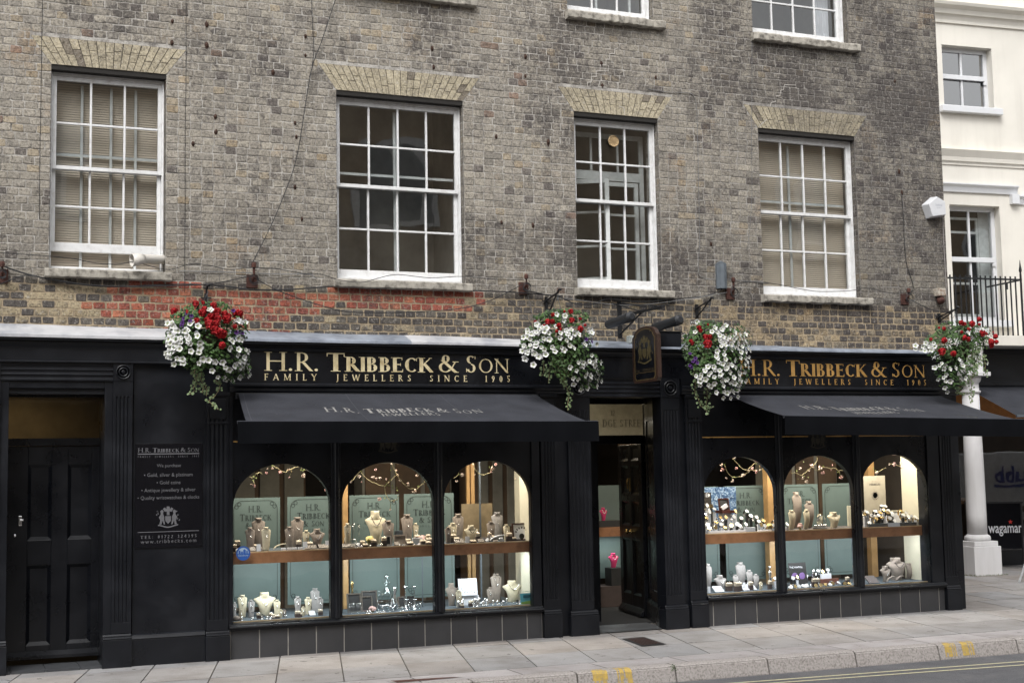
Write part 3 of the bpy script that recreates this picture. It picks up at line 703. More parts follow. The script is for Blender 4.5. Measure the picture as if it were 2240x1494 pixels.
# inner casements of the vented window
c = MB()
def frame_rect(mb, x0, x1, y, z0, z1, w_=.035, d=.03, M=None):
    mb.box(x0, x0+w_, y, y+d, z0, z1, M); mb.box(x1-w_, x1, y, y+d, z0, z1, M); mb.box(x0+w_, x1-w_, y+.001, y+d-.001, z0, z0+w_, M); mb.box(x0+w_, x1-w_, y+.001, y+d-.001, z1-w_, z1, M)
frame_rect(c, 6.30, 7.27, .33, 3.70, 5.45, .05); c.box(6.35, 7.22, .331, .36, 4.92, 5.02)
for q in (6.62, 6.95): c.box(q-.012, q+.012, .335, .355, 5.02, 5.4)
frame_rect(c, 6.76, 7.18, .30, 3.76, 4.90, .045); 
for zz in (4.15, 4.53): c.box(6.805, 7.135, .305, .325, zz-.012, zz+.012)
Mx = Matrix.Translation((6.36, .33, 0)) @ Matrix.Rotation(R(-28), 4, 'Z')
frame_rect(c, 0, .42, 0, 3.76, 4.90, .045, M=Mx)
for zz in (4.15, 4.53): c.box(.045, .375, .005, .025, zz-.012, zz+.012, Mx)
c.build("inner_casement", mat_sec, w3)
p = F(1341, 310, .10); rv = MB(); rv.lathe([(.030, .005), (.062, .005), (.066, -.004), (.060, -.012), (.055, -.004), (.03, .0)], (p.x, .09, p.z), 20, 'y')
for i in range(4): rv.box(-.055, .055, .083, .087, -.003, .003, Matrix.Translation((p.x, 0, p.z)) @ Matrix.Rotation(R(25+45*i), 4, 'Y'))
rv.build("round_vent", mat("tan_plastic", (.42, .30, .16), .5, bmp=0), w3)
rv = MB(); rv.lathe([(.052, .0), (.052, .006)], (p.x, .092, p.z), 20, 'y'); rv.build("round_vent", ROOML, w3)
# sills
def sill(x0, x1, zt, h_, white=False, rough_=1):
    s = MB(); N = 26; pr = [(.10, zt+.008), (-.075, zt-.006), (-.082, zt-.02), (-.080, zt-h_+.01), (-.070, zt-h_), (.0, zt-h_)]
    vs = []
    for i in range(N+1):
        x = x0+(x1-x0)*i/N; dz = random.uniform(-.003, .003)*rough_; dy = random.uniform(-.006, .006)*rough_
        if rough_ > 1 and 2 < i < N-2: dy += .012*math.sin(i*.9)
        vs += [(x, y+(dy if y < 0 else 0), z+(dz if z < zt-.015 else dz*.2)) for y, z in pr]
    m = len(pr)
    s.add(vs, [(i*m+k, i*m+(k+1) % m, (i+1)*m+(k+1) % m, (i+1)*m+k) for i in range(N) for k in range(m)]+[list(range(m))[::-1], [N*m+k for k in range(m)]])
    return s.build("window_sill", STONE, bld)
for i, (a, b_, n, zt) in enumerate(WIN): sill(a-.04, b_+(.05 if i < 2 else .11), ZB, .088, rough_=1.0+(i == 3)*.8)
for a, b_, n, zt in UP: sill(a-.03, b_+.12, ZU, .095, rough_=2.2)
# ------------------------------------------------------------------ shop front (parts of the building)
Y = -.15
def flute_profile(x0, x1, yf, yb, n=5, dep=.011, margin=.02):
    pts = [(x0, yb), (x0, yf), (x0+margin, yf)]; wd = (x1-x0-2*margin)/n
    for i in range(n):
        a = x0+margin+wd*i
        pts += [(a+wd*.14, yf), (a+wd*.28, yf+dep*.8), (a+wd*.5, yf+dep), (a+wd*.72, yf+dep*.8), (a+wd*.86, yf)]
    pts += [(x1-margin, yf), (x1, yf), (x1, yb)]; return pts
def pilaster(x0, x1, zt, plz, px0=None, px1=None, n=4, yf=-.155, cap=True, block=None):
    m = MB(); px0 = px0 if px0 is not None else x0-.01; px1 = px1 if px1 is not None else x1+.01
    z0 = plz+.05; z1 = zt-.12
    m.profz(flute_profile(x0, x1, yf, -.02, n), z0+.10, z1-.02)
    m.box(x0, x1, yf, -.02, z0, z0+.10); m.box(x0, x1, yf, -.02, z1-.02, zt)
    o = m.build("pilaster", PAINT, bld, bevel=.002)
    p = MB(); p.box(px0, px1, yf-.035, -.03, -.02, plz); o2 = p
    p.profx([(yf+.01, plz), (yf-.028, plz), (yf-.034, plz+.010), (yf-.022, plz+.02), (yf-.022, plz+.034), (yf-.012, plz+.048), (yf+.01, plz+.05)], px0+.004, px1-.004)
    p.build("plinth", PAINT, o, bevel=.003)
    if cap:
        c = MB(); c.box(x0-.006, x1+.006, yf-.012, -.02, zt-.30, zt-.28); c.box(x0+.03, x1-.03, yf-.012, yf+.01, zt-.25, zt-.06)
        c.box(x0-.01, x1+.01, yf-.02, -.02, zt-.03, zt); c.build("capital", PAINT, o, bevel=.003)
    return o
# dark core behind the joinery
core = MB()
def corebox(x0, x1, z0, z1, y0=-.09, y1=.0): core.box(x0, x1, y0, y1, z0, z1)
corebox(-1.2, .30, 0, 2.98); corebox(1.62, 2.50, 0, 2.98, -.115, .02); corebox(5.70, 6.30, 0, 2.98, -.11, .05); corebox(7.15, 7.64, 0, 2.98, -.11, .05); corebox(10.66, 11.16, 0, 2.98, -.11, .05)
core.box(-1.2, 11.16, -.1, .0, 2.50, 2.98); core.box(.3, 1.62, -.1, .0, 2.48, 2.5)
core.build("shopfront_panel", PAINT, bld, bevel=.002)
# left-hand door case
dm = MB()
dm.box(1.362, 1.434, -.135, .06, 0, 2.60); dm.box(.46, .53, -.135, .06, 0, 2.60)
dm.box(.53, 1.362, -.13, .06, 2.535, 2.60)
dm.profx([(-.02, 2.60), (-.15, 2.60)]+sum([[(-.15, 2.615+k*.045), (-.139, 2.625+k*.045), (-.139, 2.645+k*.045), (-.15, 2.655+k*.045)] for k in range(3)], [])+[(-.15, 2.765), (-.02, 2.765)], .30, 1.432)
for x0 in (1.434, .28):
    dm.box(x0-.002, x0+.177, -.16, -.02, 2.60, 2.768)
    for r0, r1 in ((.068, .056), (.044, .032)):
        dm.lathe([(r0, -.002), (r0, -.010), ((r0+r1)/2, -.014), (r1, -.010), (r1, -.002)], (x0+.088, -.16, 2.684), 28, 'y')
    dm.lathe([(.02, 0), (.018, -.012), (.006, -.014)], (x0+.088, -.16, 2.684), 16, 'y')
dm.build("door_surround", PAINT, bld, bevel=.002)
pilaster(1.434, 1.609, 2.60, .25, 1.353, 1.612, n=4, cap=False); pilaster(.285, .46, 2.60, .25, .27, .54, n=4, cap=False)
# entablature
en = MB()
en.box(-1.2, 2.50, -.165, -.02, 2.775, 2.945); en.box(-1.2, 11.16, -.20, -.02, 2.945, 2.962); en.box(-1.2, 11.16, -.232, -.02, 2.962, 2.984)
en.profx([(-.02, 2.90), (-.168, 2.90), (-.175, 2.925), (-.198, 2.945), (-.02, 2.945)], -1.2, 11.16)
en.profx([(-.02, 2.765), (-.172, 2.765), (-.176, 2.775), (-.164, 2.785), (-.02, 2.785)], -1.2, 2.50)
en.build("cornice", PAINT, bld, bevel=.002)
for x0, x1 in ((2.50, 6.02), (7.40, 11.16)):
    fb = MB(); fb.box(x0, x1, -.15, -.02, 2.592, 2.90)
    fo = fb.build("fascia_board", PAINT2, bld)
    mm = MB(); mm.profx([(-.02, 2.505), (-.165, 2.505), (-.172, 2.52), (-.172, 2.54), (-.185, 2.553), (-.200, 2.56), (-.200, 2.58), (-.19, 2.585), (-.17, 2.592), (-.02, 2.592)], x0, x1)
    mm.build("fascia_moulding", PAINT, fo, bevel=.001)
cb = MB(); cb.box(6.02, 7.40, -.15, -.02, 2.675, 2.90); cb.build("fascia_board", PAINT2, bld)
cb = MB()
cb.profx([(-.02, 2.47), (-.15, 2.47)]+sum([[(-.15, 2.485+k*.045), (-.137, 2.495+k*.045), (-.137, 2.512+k*.045), (-.15, 2.522+k*.045)] for k in range(4)], [])+[(-.165, 2.67), (-.02, 2.672)], 6.295, 7.147)
for x0, x1 in ((6.039, 6.296), (7.146, 7.374)):
    cb.box(x0-.002, x1+.002, -.165, -.02, 2.47, 2.67); cx = (x0+x1)/2
    for r0, r1 in ((.084, .07), (.054, .04)):
        cb.lathe([(r0, -.002), (r0, -.010), ((r0+r1)/2, -.015), (r1, -.010), (r1, -.002)], (cx, -.165, 2.57), 28, 'y')
    cb.lathe([(.024, 0), (.02, -.014), (.006, -.016)], (cx, -.165, 2.57), 16, 'y')
cb.build("door_surround", PAINT, bld, bevel=.002)
pilaster(2.291, 2.496, 2.50, .225, n=4); pilaster(5.725, 5.905, 2.50, .235, 5.714, 5.915, n=4)
pilaster(6.039, 6.296, 2.47, .205, 6.014, 6.335, n=5, cap=False); pilaster(7.146, 7.374, 2.47, .205, 7.12, 7.402, n=5, cap=False)
pilaster(7.446, 7.640, 2.50, .235, 7.438, 7.648, n=4); pilaster(10.845, 11.03, 2.50, .235, 10.836, 11.043, n=4)
sk = MB(); sk.box(1.612, 2.281, -.15, -.05, -.02, .235); sk.profx([(-.05, .235), (-.15, .235), (-.158, .245), (-.145, .262), (-.14, .275), (-.12, .285), (-.05, .285)], 1.612, 2.281); sk.build("skirting_board", PAINT, bld, bevel=.002)
# lead flashing over the fascia
N = 60; lf = MB()
xs = [-1.2+(11.17+1.2)*i/N for i in range(N+1)]
def flash(xs, m, x_lo, x_hi, dy=0):
    s = MB(); vs = []; sel = [x for x in xs if x_lo <= x <= x_hi]
    for x in sel:
        w_ = .004*math.sin(x*3.1)+random.uniform(-.002, .002); zt = 3.125-(x-0)*.0075
        vs += [(x, -.004, zt+.004+w_), (x, -.055+dy, zt-.015+w_), (x, -.185+dy, 3.045-(x)*.002+w_), (x, -.215+dy, 3.030-(x)*.0012), (x, -.240+dy, 3.012-x*.0012+w_*.5), (x, -.243+dy, 2.985+w_*.4)]
    n = 6; s.add(vs, [(i*n+k, i*n+k+1, (i+1)*n+k+1, (i+1)*n+k) for i in range(len(sel)-1) for k in range(n-1)])
    return s.build("lead_flashing", m, bld, smooth=False, fixn=False)
xl = [-1.2+.1*i for i in range(125)]
flash(xl, LEADW, -1.2, 2.21); flash(xl, LEAD, 2.19, 4.31, -.003); flash(xl, LEADW, 4.29, 5.91, 0); flash(xl, LEAD, 5.89, 11.2, -.003)
# shop windows with arched openings
def arch_pts(a, b_, zb, zs, zt, n=28, p=2.0):
    cx, r = (a+b_)/2, (b_-a)/2
    return [(cx+r*math.cos(math.pi*i/n), zs+(zt-zs)*math.sin(math.pi*i/n)**(2/p)) for i in range(n+1)]
SHOP = [((2.498, 5.712), [(2.544, 3.487), (3.605, 4.550), (4.661, 5.612)]), ((7.645, 10.84), [(7.690, 8.588), (8.686, 9.621), (9.727, 10.658)])]
SHOP[1][1][0] = (7.662, 8.585)
for si, (xr, gl) in enumerate(SHOP):
    dw = MB()
    zb, zt = .325, 2.50
    edges = [xr[0]]+[v for g in gl for v in g]+[xr[1]]
    for i in range(0, len(edges), 2): dw.box(edges[i], edges[i+1], -.125, -.06, zb, zt)
    for a, b_ in gl:
        ap = arch_pts(a, b_, zb, 1.415, 1.815); vs = []; fs = []
        n = len(ap)
        for y in (-.125, -.06):
            vs += [(p[0], y, p[1]) for p in ap]+[(p[0], y, zt) for p in ap]
        for i in range(n-1):
            fs += [(i, i+1, n+i+1, n+i), (2*n+i, 3*n+i, 3*n+i+1, 2*n+i+1), (i, 2*n+i, 2*n+i+1, i+1)]
        dw.add(vs, fs)
    wo = dw.build("display_window", PAINT2, bld, fixn=True)
    ml = MB()
    for i in (2, 4):
        a, b_ = edges[i], edges[i] if False else edges[i+1] if i+1 < len(edges) else 0
    for k in range(2):
        a, b_ = gl[k][1], gl[k+1][0]; c = (a+b_)/2
        ml.profz([(a+.008, -.124), (a+.014, -.140), (c-.026, -.142), (c-.022, -.168), (c-.014, -.176), (c+.014, -.176), (c+.022, -.168), (c+.026, -.142), (b_-.014, -.140), (b_-.008, -.124)], zb, 2.46)
    ml.box(xr[0]+.002, gl[0][0]-.008, -.145, -.12, zb, 2.46); ml.box(gl[2][1]+.008, xr[1]-.004, -.145, -.12, zb, 2.46)
    ml.build("mullion", PAINT, wo, bevel=.002)
    sl = MB(); sl.profx([(-.03, .262), (-.165, .262), (-.172, .268), (-.172, .278), (-.192, .286), (-.198, .296), (-.192, .306), (-.172, .312), (-.162, .325), (-.03, .329)], xr[0]+.001, xr[1]-.002)
    sl.build("window_sill", PAINT2, wo)
    rs = MB(); gr = MB(); gr.box(xr[0], xr[1]-.002, -.130, -.03, -.02, .262); gr.build("tile_grout", GROUT, wo)
    x = xr[0]+.02 if si == 0 else xr[0]-.19; i = 0
    while x < xr[1]-.02:
        e = min(x+.272, xr[1]-.004); s = max(x, xr[0]+.002); rs.box(s+.0045, e-.0045, -.1365+random.uniform(-.0008, .0008), -.10, -.02, .260); x += .275
    rs.build("stall_riser", TILE, wo)
    gd = MB()
    for k, (a, b_) in enumerate(gl):
        if k == 1:
            gd.box(a+.0, (a+b_)/2-.12, -.1275, -.1255, 2.028, 2.040); gd.box((a+b_)/2+.12, b_, -.1275, -.1255, 2.028, 2.040)
        else: gd.box(a, b_, -.1275, -.1255, 2.028, 2.040)
    gd.build("gold_line", GOLD2, wo)
    for a, b_ in gl:
        gm = MB(); gm.quad((a-.01, -.085, zb-.02), (b_+.01, -.085, zb-.02), (b_+.01, -.085, 1.84), (a-.01, -.085, 1.84)); gm.build("pane", GLASS_S, wo, fixn=False)
def crest(mb, cx, cz, s, y, plane=None):
    # small heraldic cluster: shield, two supporters, crest on top, scroll below; drawn as raised scraps
    pf = plane or (lambda a, b_, d: (cx+a*s, y-d, cz+b_*s))
    def poly(pts, d=0): mb.add([pf(a, b_, d) for a, b_ in pts], [list(range(len(pts)))])
    rr = random.Random(5)
    poly([(-.13, .10), (.13, .10), (.13, -.12), (0, -.26), (-.13, -.12)])
    for sx in (-1, 1):
        body = [(.17, .05), (.24, .22), (.20, .34), (.28, .40), (.36, .34), (.33, .2), (.42, .05), (.36, -.1), (.40, -.28), (.3, -.28), (.27, -.1), (.20, -.28), (.14, -.28), (.18, -.05)]
        poly([(sx*a, b_) for a, b_ in body], .0004)
        for k in range(5): 
            a0 = rr.uniform(.3, .5); b0 = rr.uniform(-.2, .3); poly([(sx*a0, b0), (sx*(a0+.07), b0+.05), (sx*(a0+.03), b0+.10)], .0006)
        poly([(sx*.02, .32), (sx*.16, .30), (sx*.24, .44), (sx*.14, .5), (sx*.08, .40)], .0002)
    poly([(-.07, .14), (.07, .14), (.06, .30), (.09, .38), (.06, .55), (-.06, .55), (-.09, .38), (-.06, .30)], .0008)
    n = 12
    for i in range(n):
        a0 = -.46+.92*i/n; a1 = -.46+.92*(i+1)/n; f = lambda a: -.33-.05*math.cos(a*6.5)
        poly([(a0, f(a0)), (a1, f(a1)), (a1, f(a1)-.06), (a0, f(a0)-.06)])
FG = mat("faded_gold", (.035, .03, .018), .6, bmp=0)
for x_, z_ in ((4.08, 2.00), (9.16, 1.99)): crm = MB(); crest(crm, x_, z_, .22, -.1278); crm.build("crest", FG, bld, fixn=False)
# fascia lettering
def fascia_letters(x0, x1, m, yy):
    t = thing("shop_sign_lettering", "", "sign lettering", ((x0+x1)/2, -.155, 2.7))
    mb = []; w1_ = x1-x0
    serif(name_runs(), mb, lambda x, z, d: (x0+x, yy-d, 2.712+z), .182, w1_)
    for b_ in mb: b_.build("name_word", m, t, fixn=False)
    mb = []; serif([("FAMILY  JEWELLERS  SINCE  1905", .15, .085, 1)], mb, lambda x, z, d: (x0+x, yy-d, 2.620+z), .064, w1_, track=.62)
    for b_ in mb: b_.build("motto_word", m, t, fixn=False)
    return t
t = fascia_letters(2.835, 5.395, GOLD, -.1535); t['label'] = "pale gold leaf lettering on the black fascia above the left-hand awning"
t = fascia_letters(8.14, 10.695, GOLD2, -.1535); t['label'] = "darker gold lettering on the black fascia above the right-hand awning, its start hidden by flowers"
# ---- left-hand door
dl = thing("panelled_door", "closed black four-panel door with a small silver latch at the left of the photo", "door", (.95, .3, 0))
yd = .30
p0, p1 = F(38, 1200, yd), F(222, 1200, yd); X0, X1 = .50, 1.40
db = MB(); zs_ = .07; zt_ = 2.02
panels = [(116, 216, 985, 1325), (298, 384, 985, 1325), (116, 220, 548, 872), (296, 396, 548, 872)]
pr = []
for a, b_, c, d in panels:
    q0 = F(a/1.981, 740+c/1.981, yd); q1 = F(b_/1.981, 740+d/1.981, yd); pr.append((q0.x, q1.x, q1.z, q0.z))
xa, xb = pr[0][0], pr[0][1]; xc, xd = pr[3][0], pr[3][1]
zl0, zl1 = pr[0][2], pr[0][3]; zu0, zu1 = pr[2][2], pr[2][3]
for x0, x1 in ((X0, xa), (xb, xc), (xd, X1)): db.box(x0, x1, yd, yd+.045, zs_, zt_)
for x0, x1 in ((xa, xb), (xc, xd)):
    for z0_, z1_ in ((zs_, zl0), (zl1, zu0), (zu1, zt_)): db.box(x0, x1, yd+.0005, yd+.0445, z0_, z1_)
db.profx([(yd, zs_), (yd-.05, zs_), (yd-.045, zs_+.03), (yd, zs_+.07)], X0+.03, X1-.03)
db.build("door_leaf", PAINT2, dl, bevel=.004)
for x0, x1, z0_, z1_ in ((xa, xb, zl0, zl1), (xc, xd, zl0, zl1), (xa, xb, zu0, zu1), (xc, xd, zu0, zu1)):
    q = MB(); e = .03
    q.add([(x0, yd+.002, z0_), (x1, yd+.002, z0_), (x1, yd+.002, z1_), (x0, yd+.002, z1_), (x0+e, yd+.028, z0_+e), (x1-e, yd+.028, z0_+e), (x1-e, yd+.028, z1_-e), (x0+e, yd+.028, z1_-e)], [(0, 1, 5, 4), (1, 2, 6, 5), (2, 3, 7, 6), (3, 0, 4, 7), (4, 5, 6, 7)])
    q.build("door_panel", PAINT2, dl, fixn=False)
p = F(44, 1139, yd-.01); q = MB(); q.box(p.x-.016, p.x+.016, yd-.014, yd, p.z-.045, p.z+.045); q.box(p.x-.006, p.x+.03, yd-.03, yd-.014, p.z-.0, p.z+.014); q.build("latch", SILVER, dl, bevel=.004)
p = F(27, 1171, yd-.01); q = MB(); q.lathe([(.014, 0), (.012, -.02), (.004, -.024)], (p.x+.02, yd, p.z), 12, 'y'); q.build("door_knob", SILVER, dl)
fr = MB(); fr.box(.44, .53, .06, yd+.06, 0, 2.54); fr.box(1.362, 1.45, .06, yd+.06, 0, 2.54); fr.box(.53, 1.362, .06, yd+.06, 2.46, 2.54); fr.box(.53, 1.362, yd-.02, yd+.05, 2.022, 2.09)
fr.build("door_reveal", PAINT2, bld)
tg = MB(); tg.quad((.53, yd+.02, 2.09), (1.362, yd+.02, 2.09), (1.362, yd+.02, 2.46), (.53, yd+.02, 2.46)); tg.build("fanlight", GLASS_S, bld, fixn=False)
th = MB(); 
for k in range(-1, 4):
    x0 = max(.53, .58+k*.295); x1 = min(1.362, .58+(k+1)*.295)
    if x1 > x0: th.box(x0+.003, x1-.003, -.14, yd+.02, -.02, .022)
tag(th.build("door_step", SLATE), kind='structure')
hb = MB(); hb.quad((.35, 1.6, 0), (1.6, 1.6, 0), (1.6, 1.6, 2.7), (.35, 1.6, 2.7)); hb.quad((.35, .36, 0), (.35, 1.6, 0), (.35, 1.6, 2.7), (.35, .36, 2.7)); hb.quad((1.6, .36, 0), (1.6, 1.6, 0), (1.6, 1.6, 2.7), (1.6, .36, 2.7)); hb.quad((.35, .36, 2.7), (1.6, .36, 2.7), (1.6, 1.6, 2.7), (.35, 1.6, 2.7))
hb.build("hallway", mat("hall_wall", (.20, .155, .085), .9, var=.3, scale=3, bmp=0), bld, fixn=False)
def area(name, loc, sx, sy, power, color, rot=(0, 0, 0)):
    l = bpy.data.lights.new(name, 'AREA'); l.shape = 'RECTANGLE'; l.size = sx; l.size_y = sy; l.energy = power; l.color = color
    o = bpy.data.objects.new(name, l); col.objects.link(o); o.location = loc; o.rotation_euler = rot; return o
area("hall_lamp", (.62, 1.0, 2.62), .2, .2, 1.5, (1, .78, .48))
# ---- entrance
YE = .85
rv = MB()
rv.add([(7.15, -.04, 0), (7.47, YE, 0), (7.47, YE, 2.5), (7.15, -.04, 2.5)], [(0, 1, 2, 3)]); rv.add([(6.30, -.04, 0), (6.30, YE, 0), (6.30, YE, 2.5), (6.30, -.04, 2.5)], [(0, 1, 2, 3)])
rv.quad((6.3, -.04, 2.5), (7.15, -.04, 2.5), (7.47, YE, 2.5), (6.3, YE, 2.5))
n_ = Vector((-(YE+.04), .32, 0)).normalized()
def onrev(u, z, d=0): return Vector((7.15+.32*u, -.04+(YE+.04)*u, z))+n_*d
for z0_, z1_ in ((.3, 1.05), (1.2, 2.3)):
    for u0, u1, za, zb in ((.12, .2, z0_, z1_), (.8, .88, z0_, z1_), (.2, .8, z0_, z0_+.06), (.2, .8, z1_-.06, z1_)):
        rv.add([onrev(u0, za, .012), onrev(u1, za, .012), onrev(u1, zb, .012), onrev(u0, zb, .012), onrev(u0, za), onrev(u1, za), onrev(u1, zb), onrev(u0, zb)], [(0, 1, 2, 3), (0, 4, 5, 1), (1, 5, 6, 2), (2, 6, 7, 3), (3, 7, 4, 0)])
rv.add([onrev(0, -.02, .03), onrev(1, -.02, .03), onrev(1, .2, .03), onrev(0, .2, .03), onrev(0, .2), onrev(1, .2), onrev(1, .24, .01), onrev(0, .24, .01)], [(0, 1, 2, 3), (3, 2, 6, 7)])
rv.build("entrance_reveal", PAINT2, bld, fixn=False)
ef = MB(); tz0 = F(1350, 952, YE).z; tz1 = F(1350, 884, YE).z
ef.box(6.30, 7.47, YE-.02, YE+.05, tz0-.10, tz0); ef.box(6.30, 7.47, YE, YE+.05, tz1, 2.5); tx0, tx1 = F(1280, 920, YE).x, F(1416.5, 920, YE).x
ef.box(tx1, 7.48, YE+.001, YE+.06, 0, tz1); ef.box(6.30, 6.55, YE+.001, YE+.06, 0, 2.5); ef.box(6.551, F(1311, 1150, YE).x, YE+.002, YE+.055, 0, tz0-.1)
ef.profx([(YE-.02, tz0-.03), (YE-.045, tz0-.025), (YE-.045, tz0-.01), (YE-.02, tz0)], 6.30, 7.46)
ef.build("door_frame", PAINT2, bld, bevel=.002)
tg = MB(); tg.quad((6.55, YE+.03, tz0), (tx1, YE+.03, tz0), (tx1, YE+.03, tz1), (6.55, YE+.03, tz1)); fl = tg.build("fanlight", GLASS_S, bld, fixn=False)
tl = MB()
q0 = F(1318, 934, YE+.025); q1 = F(1412, 934, YE+.025)
serif([("DGE STREET", .14, .06, 1)], tl, lambda x, z, d: (q0.x+x, YE+.025-d, q0.z+z), .085, q1.x-q0.x, track=.05)
q2 = F(1336, 909, YE+.025); serif([("12", .14, .06, 1)], tl, lambda x, z, d: (q2.x+x, YE+.025-d, q2.z+z), .06)
tl.build("fanlight_lettering", mat("etched_letter", (.19, .17, .13), .6, bmp=0), bld, fixn=False)
dr = thing("entrance_door", "black six-panel shop door standing open inwards with brass knob", "door", (7.43, YE+.03, .02), rz=R(79.5))
dlw = .95
def dpan(mb, x0, x1, z0_, z1_, y=0, e=.03):
    mb.add([(x0, y, z0_), (x1, y, z0_), (x1, y, z1_), (x0, y, z1_), (x0+e, y-.02, z0_+e), (x1-e, y-.02, z0_+e), (x1-e, y-.02, z1_-e), (x0+e, y-.02, z1_-e)], [(0, 1, 5, 4), (1, 2, 6, 5), (2, 3, 7, 6), (3, 0, 4, 7), (4, 5, 6, 7)])
db = MB(); zt_ = tz0-.12
cols_ = [(.12, .43), (.53, .83)]; rows_ = [(.22, .86), (1.02, 1.30), (1.38, 1.72), (1.78, 1.95)]
for x0, x1 in ((0, .12), (.43, .53), (.83, dlw)): db.box(x0, x1, -.045, 0, 0, zt_)
prev = 0
for z0_, z1_ in rows_+[(zt_, zt_)]:
    for x0, x1 in cols_: db.box(x0, x1, -.0445, -.0005, prev, z0_)
    prev = z1_
db.profx([(0, 0), (.05, 0), (.045, .03), (.0, .09)], .02, dlw-.02)
db.build("door_leaf", PAINT2, dr, local=True, bevel=.004)
pm = MB()
for z0_, z1_ in rows_:
    for x0, x1 in cols_: dpan(pm, x0, x1, z0_, z1_, 0)
pm.build("door_panel", PAINT2, dr, local=True, fixn=False)
q = MB(); q.lathe([(.028, 0), (.028, .006), (.012, .01), (.012, .035), (.028, .05), (.030, .062), (.018, .072)], (.47, .0, .95), 16, 'y'); q.build("door_knob", BRASS, dr, local=True, smooth=True)
q = MB(); q.box(.455, .485, 0, .008, 1.42, 1.58); q.tube([(.47, .02, 1.57), (.47, .035, 1.53), (.47, .03, 1.45)], .008); q.build("door_knocker", BRASS, dr, local=True)
q = MB(); q.box(dlw-.002, dlw+.003, -.035, -.01, .95, 1.25); q.build("lock_plate", BRASS, dr, local=True)
st = MB()
for k in range(5):
    x0 = 6.12+k*.29
    for y0, y1 in ((-.14, .16), (.17, .47)):
        a, b_ = x0+.003, x0+.287; lim = lambda y: 7.15+.32*(y+.04)/(YE+.04)-.02
        aa = [(max(a-.1*(y), 6.3), min(b_-.1*(y), lim(y))) for y in (y0, y1)]
        if all(u < v for u, v in aa): st.add([(aa[0][0], y0, .012), (aa[0][1], y0, .012), (aa[1][1], y1, .012), (aa[1][0], y1, .012)], [(0, 1, 2, 3)])
tag(st.build("entrance_tiles" if False else "doorway_tiling", SLATE, fixn=False), kind='structure')
st = MB(); st.box(6.3, 9.5, .48, 6.0, -.05, .008); tag(st.build("shop_floor", MATD), kind='structure')
# ------------------------------------------------------------------ plaque
t = thing("wall_plaque", "black plaque with silver lettering listing what the jeweller buys, beside the left door", "plaque", (1.95, -.12, 1.54))
pb = MB(); pb.box(1.639, 2.253, -.128, -.115, 1.062, 2.024); pb.build("board", mat("plaque_enamel", (.004, .004, .006), .25, bmp=0), t, bevel=.002)
yl_ = -.1295; PT = MB()
def pl(px, py): 
    v = F(290+px/5.975, 960+py/5.975, -.1295); return v
def pcap(runs, x0, y0, x1, cappx, mb=PT, track=0):
    a, b_ = pl(x0, y0), pl(x1, y0); cap = cappx/5.975*(b_.x-a.x)/((x1-x0)/5.975)
    serif(runs, mb, lambda x, z, d: (a.x+x, yl_-d, a.z+z), cap, b_.x-a.x, track)
pcap(name_runs(), 68, 178, 872, 60); pcap([("FAMILY  JEWELLERS  SINCE  1905", .16, .1, 1)], 68, 245, 868, 24, track=.6)
pcap([("TEL: 01722 324395", .15, .09, 1)], 100, 1305, 840, 40, track=.3)
a, b_ = pl(68, 205), pl(872, 205); PT.quad((a.x, yl_, a.z), (b_.x, yl_, a.z), (b_.x, yl_, a.z+.010), (a.x, yl_, a.z+.010))
a, b_ = pl(68, 1225), pl(868, 1225); PT.quad((a.x, yl_, a.z), (b_.x, yl_, a.z), (b_.x, yl_, a.z+.006), (a.x, yl_, a.z+.006))
for s_, x0, x1, yb in (("We purchase", 318, 632, 368), ("\u2022 Gold, silver & platinum", 150, 786, 495), ("\u2022 Gold coins", 315, 626, 592), ("\u2022 Antique jewellery & silver", 115, 822, 695), ("\u2022 Quality wristwatches & clocks", 65, 872, 795), ("www.tribbecks.com", 105, 832, 1368)):
    a, b_ = pl(x0, yb), pl(x1, yb); tm = text_mesh(s_, 1, None, "x", None, lambda x, y: (x, 0, y), 'LEFT', space=1.35 if s_[0] == 'w' else 1)
    mx = max(v[0] for v in tm.v); mn = min(v[0] for v in tm.v); k = (b_.x-a.x)/(mx-mn); kz = min(k*1.05, .055/.9*1.0)
    PT.add([(a.x+(v[0]-mn)*k, yl_, a.z+v[2]*kz) for v in tm.v], tm.f)
PT.build("lettering", SILVERT, t, fixn=False)
cm = MB(); c0 = pl(465, 1020); crest(cm, c0.x, c0.z-.01, .20, -.1297); cm.build("crest", SILVERT, t, fixn=False)
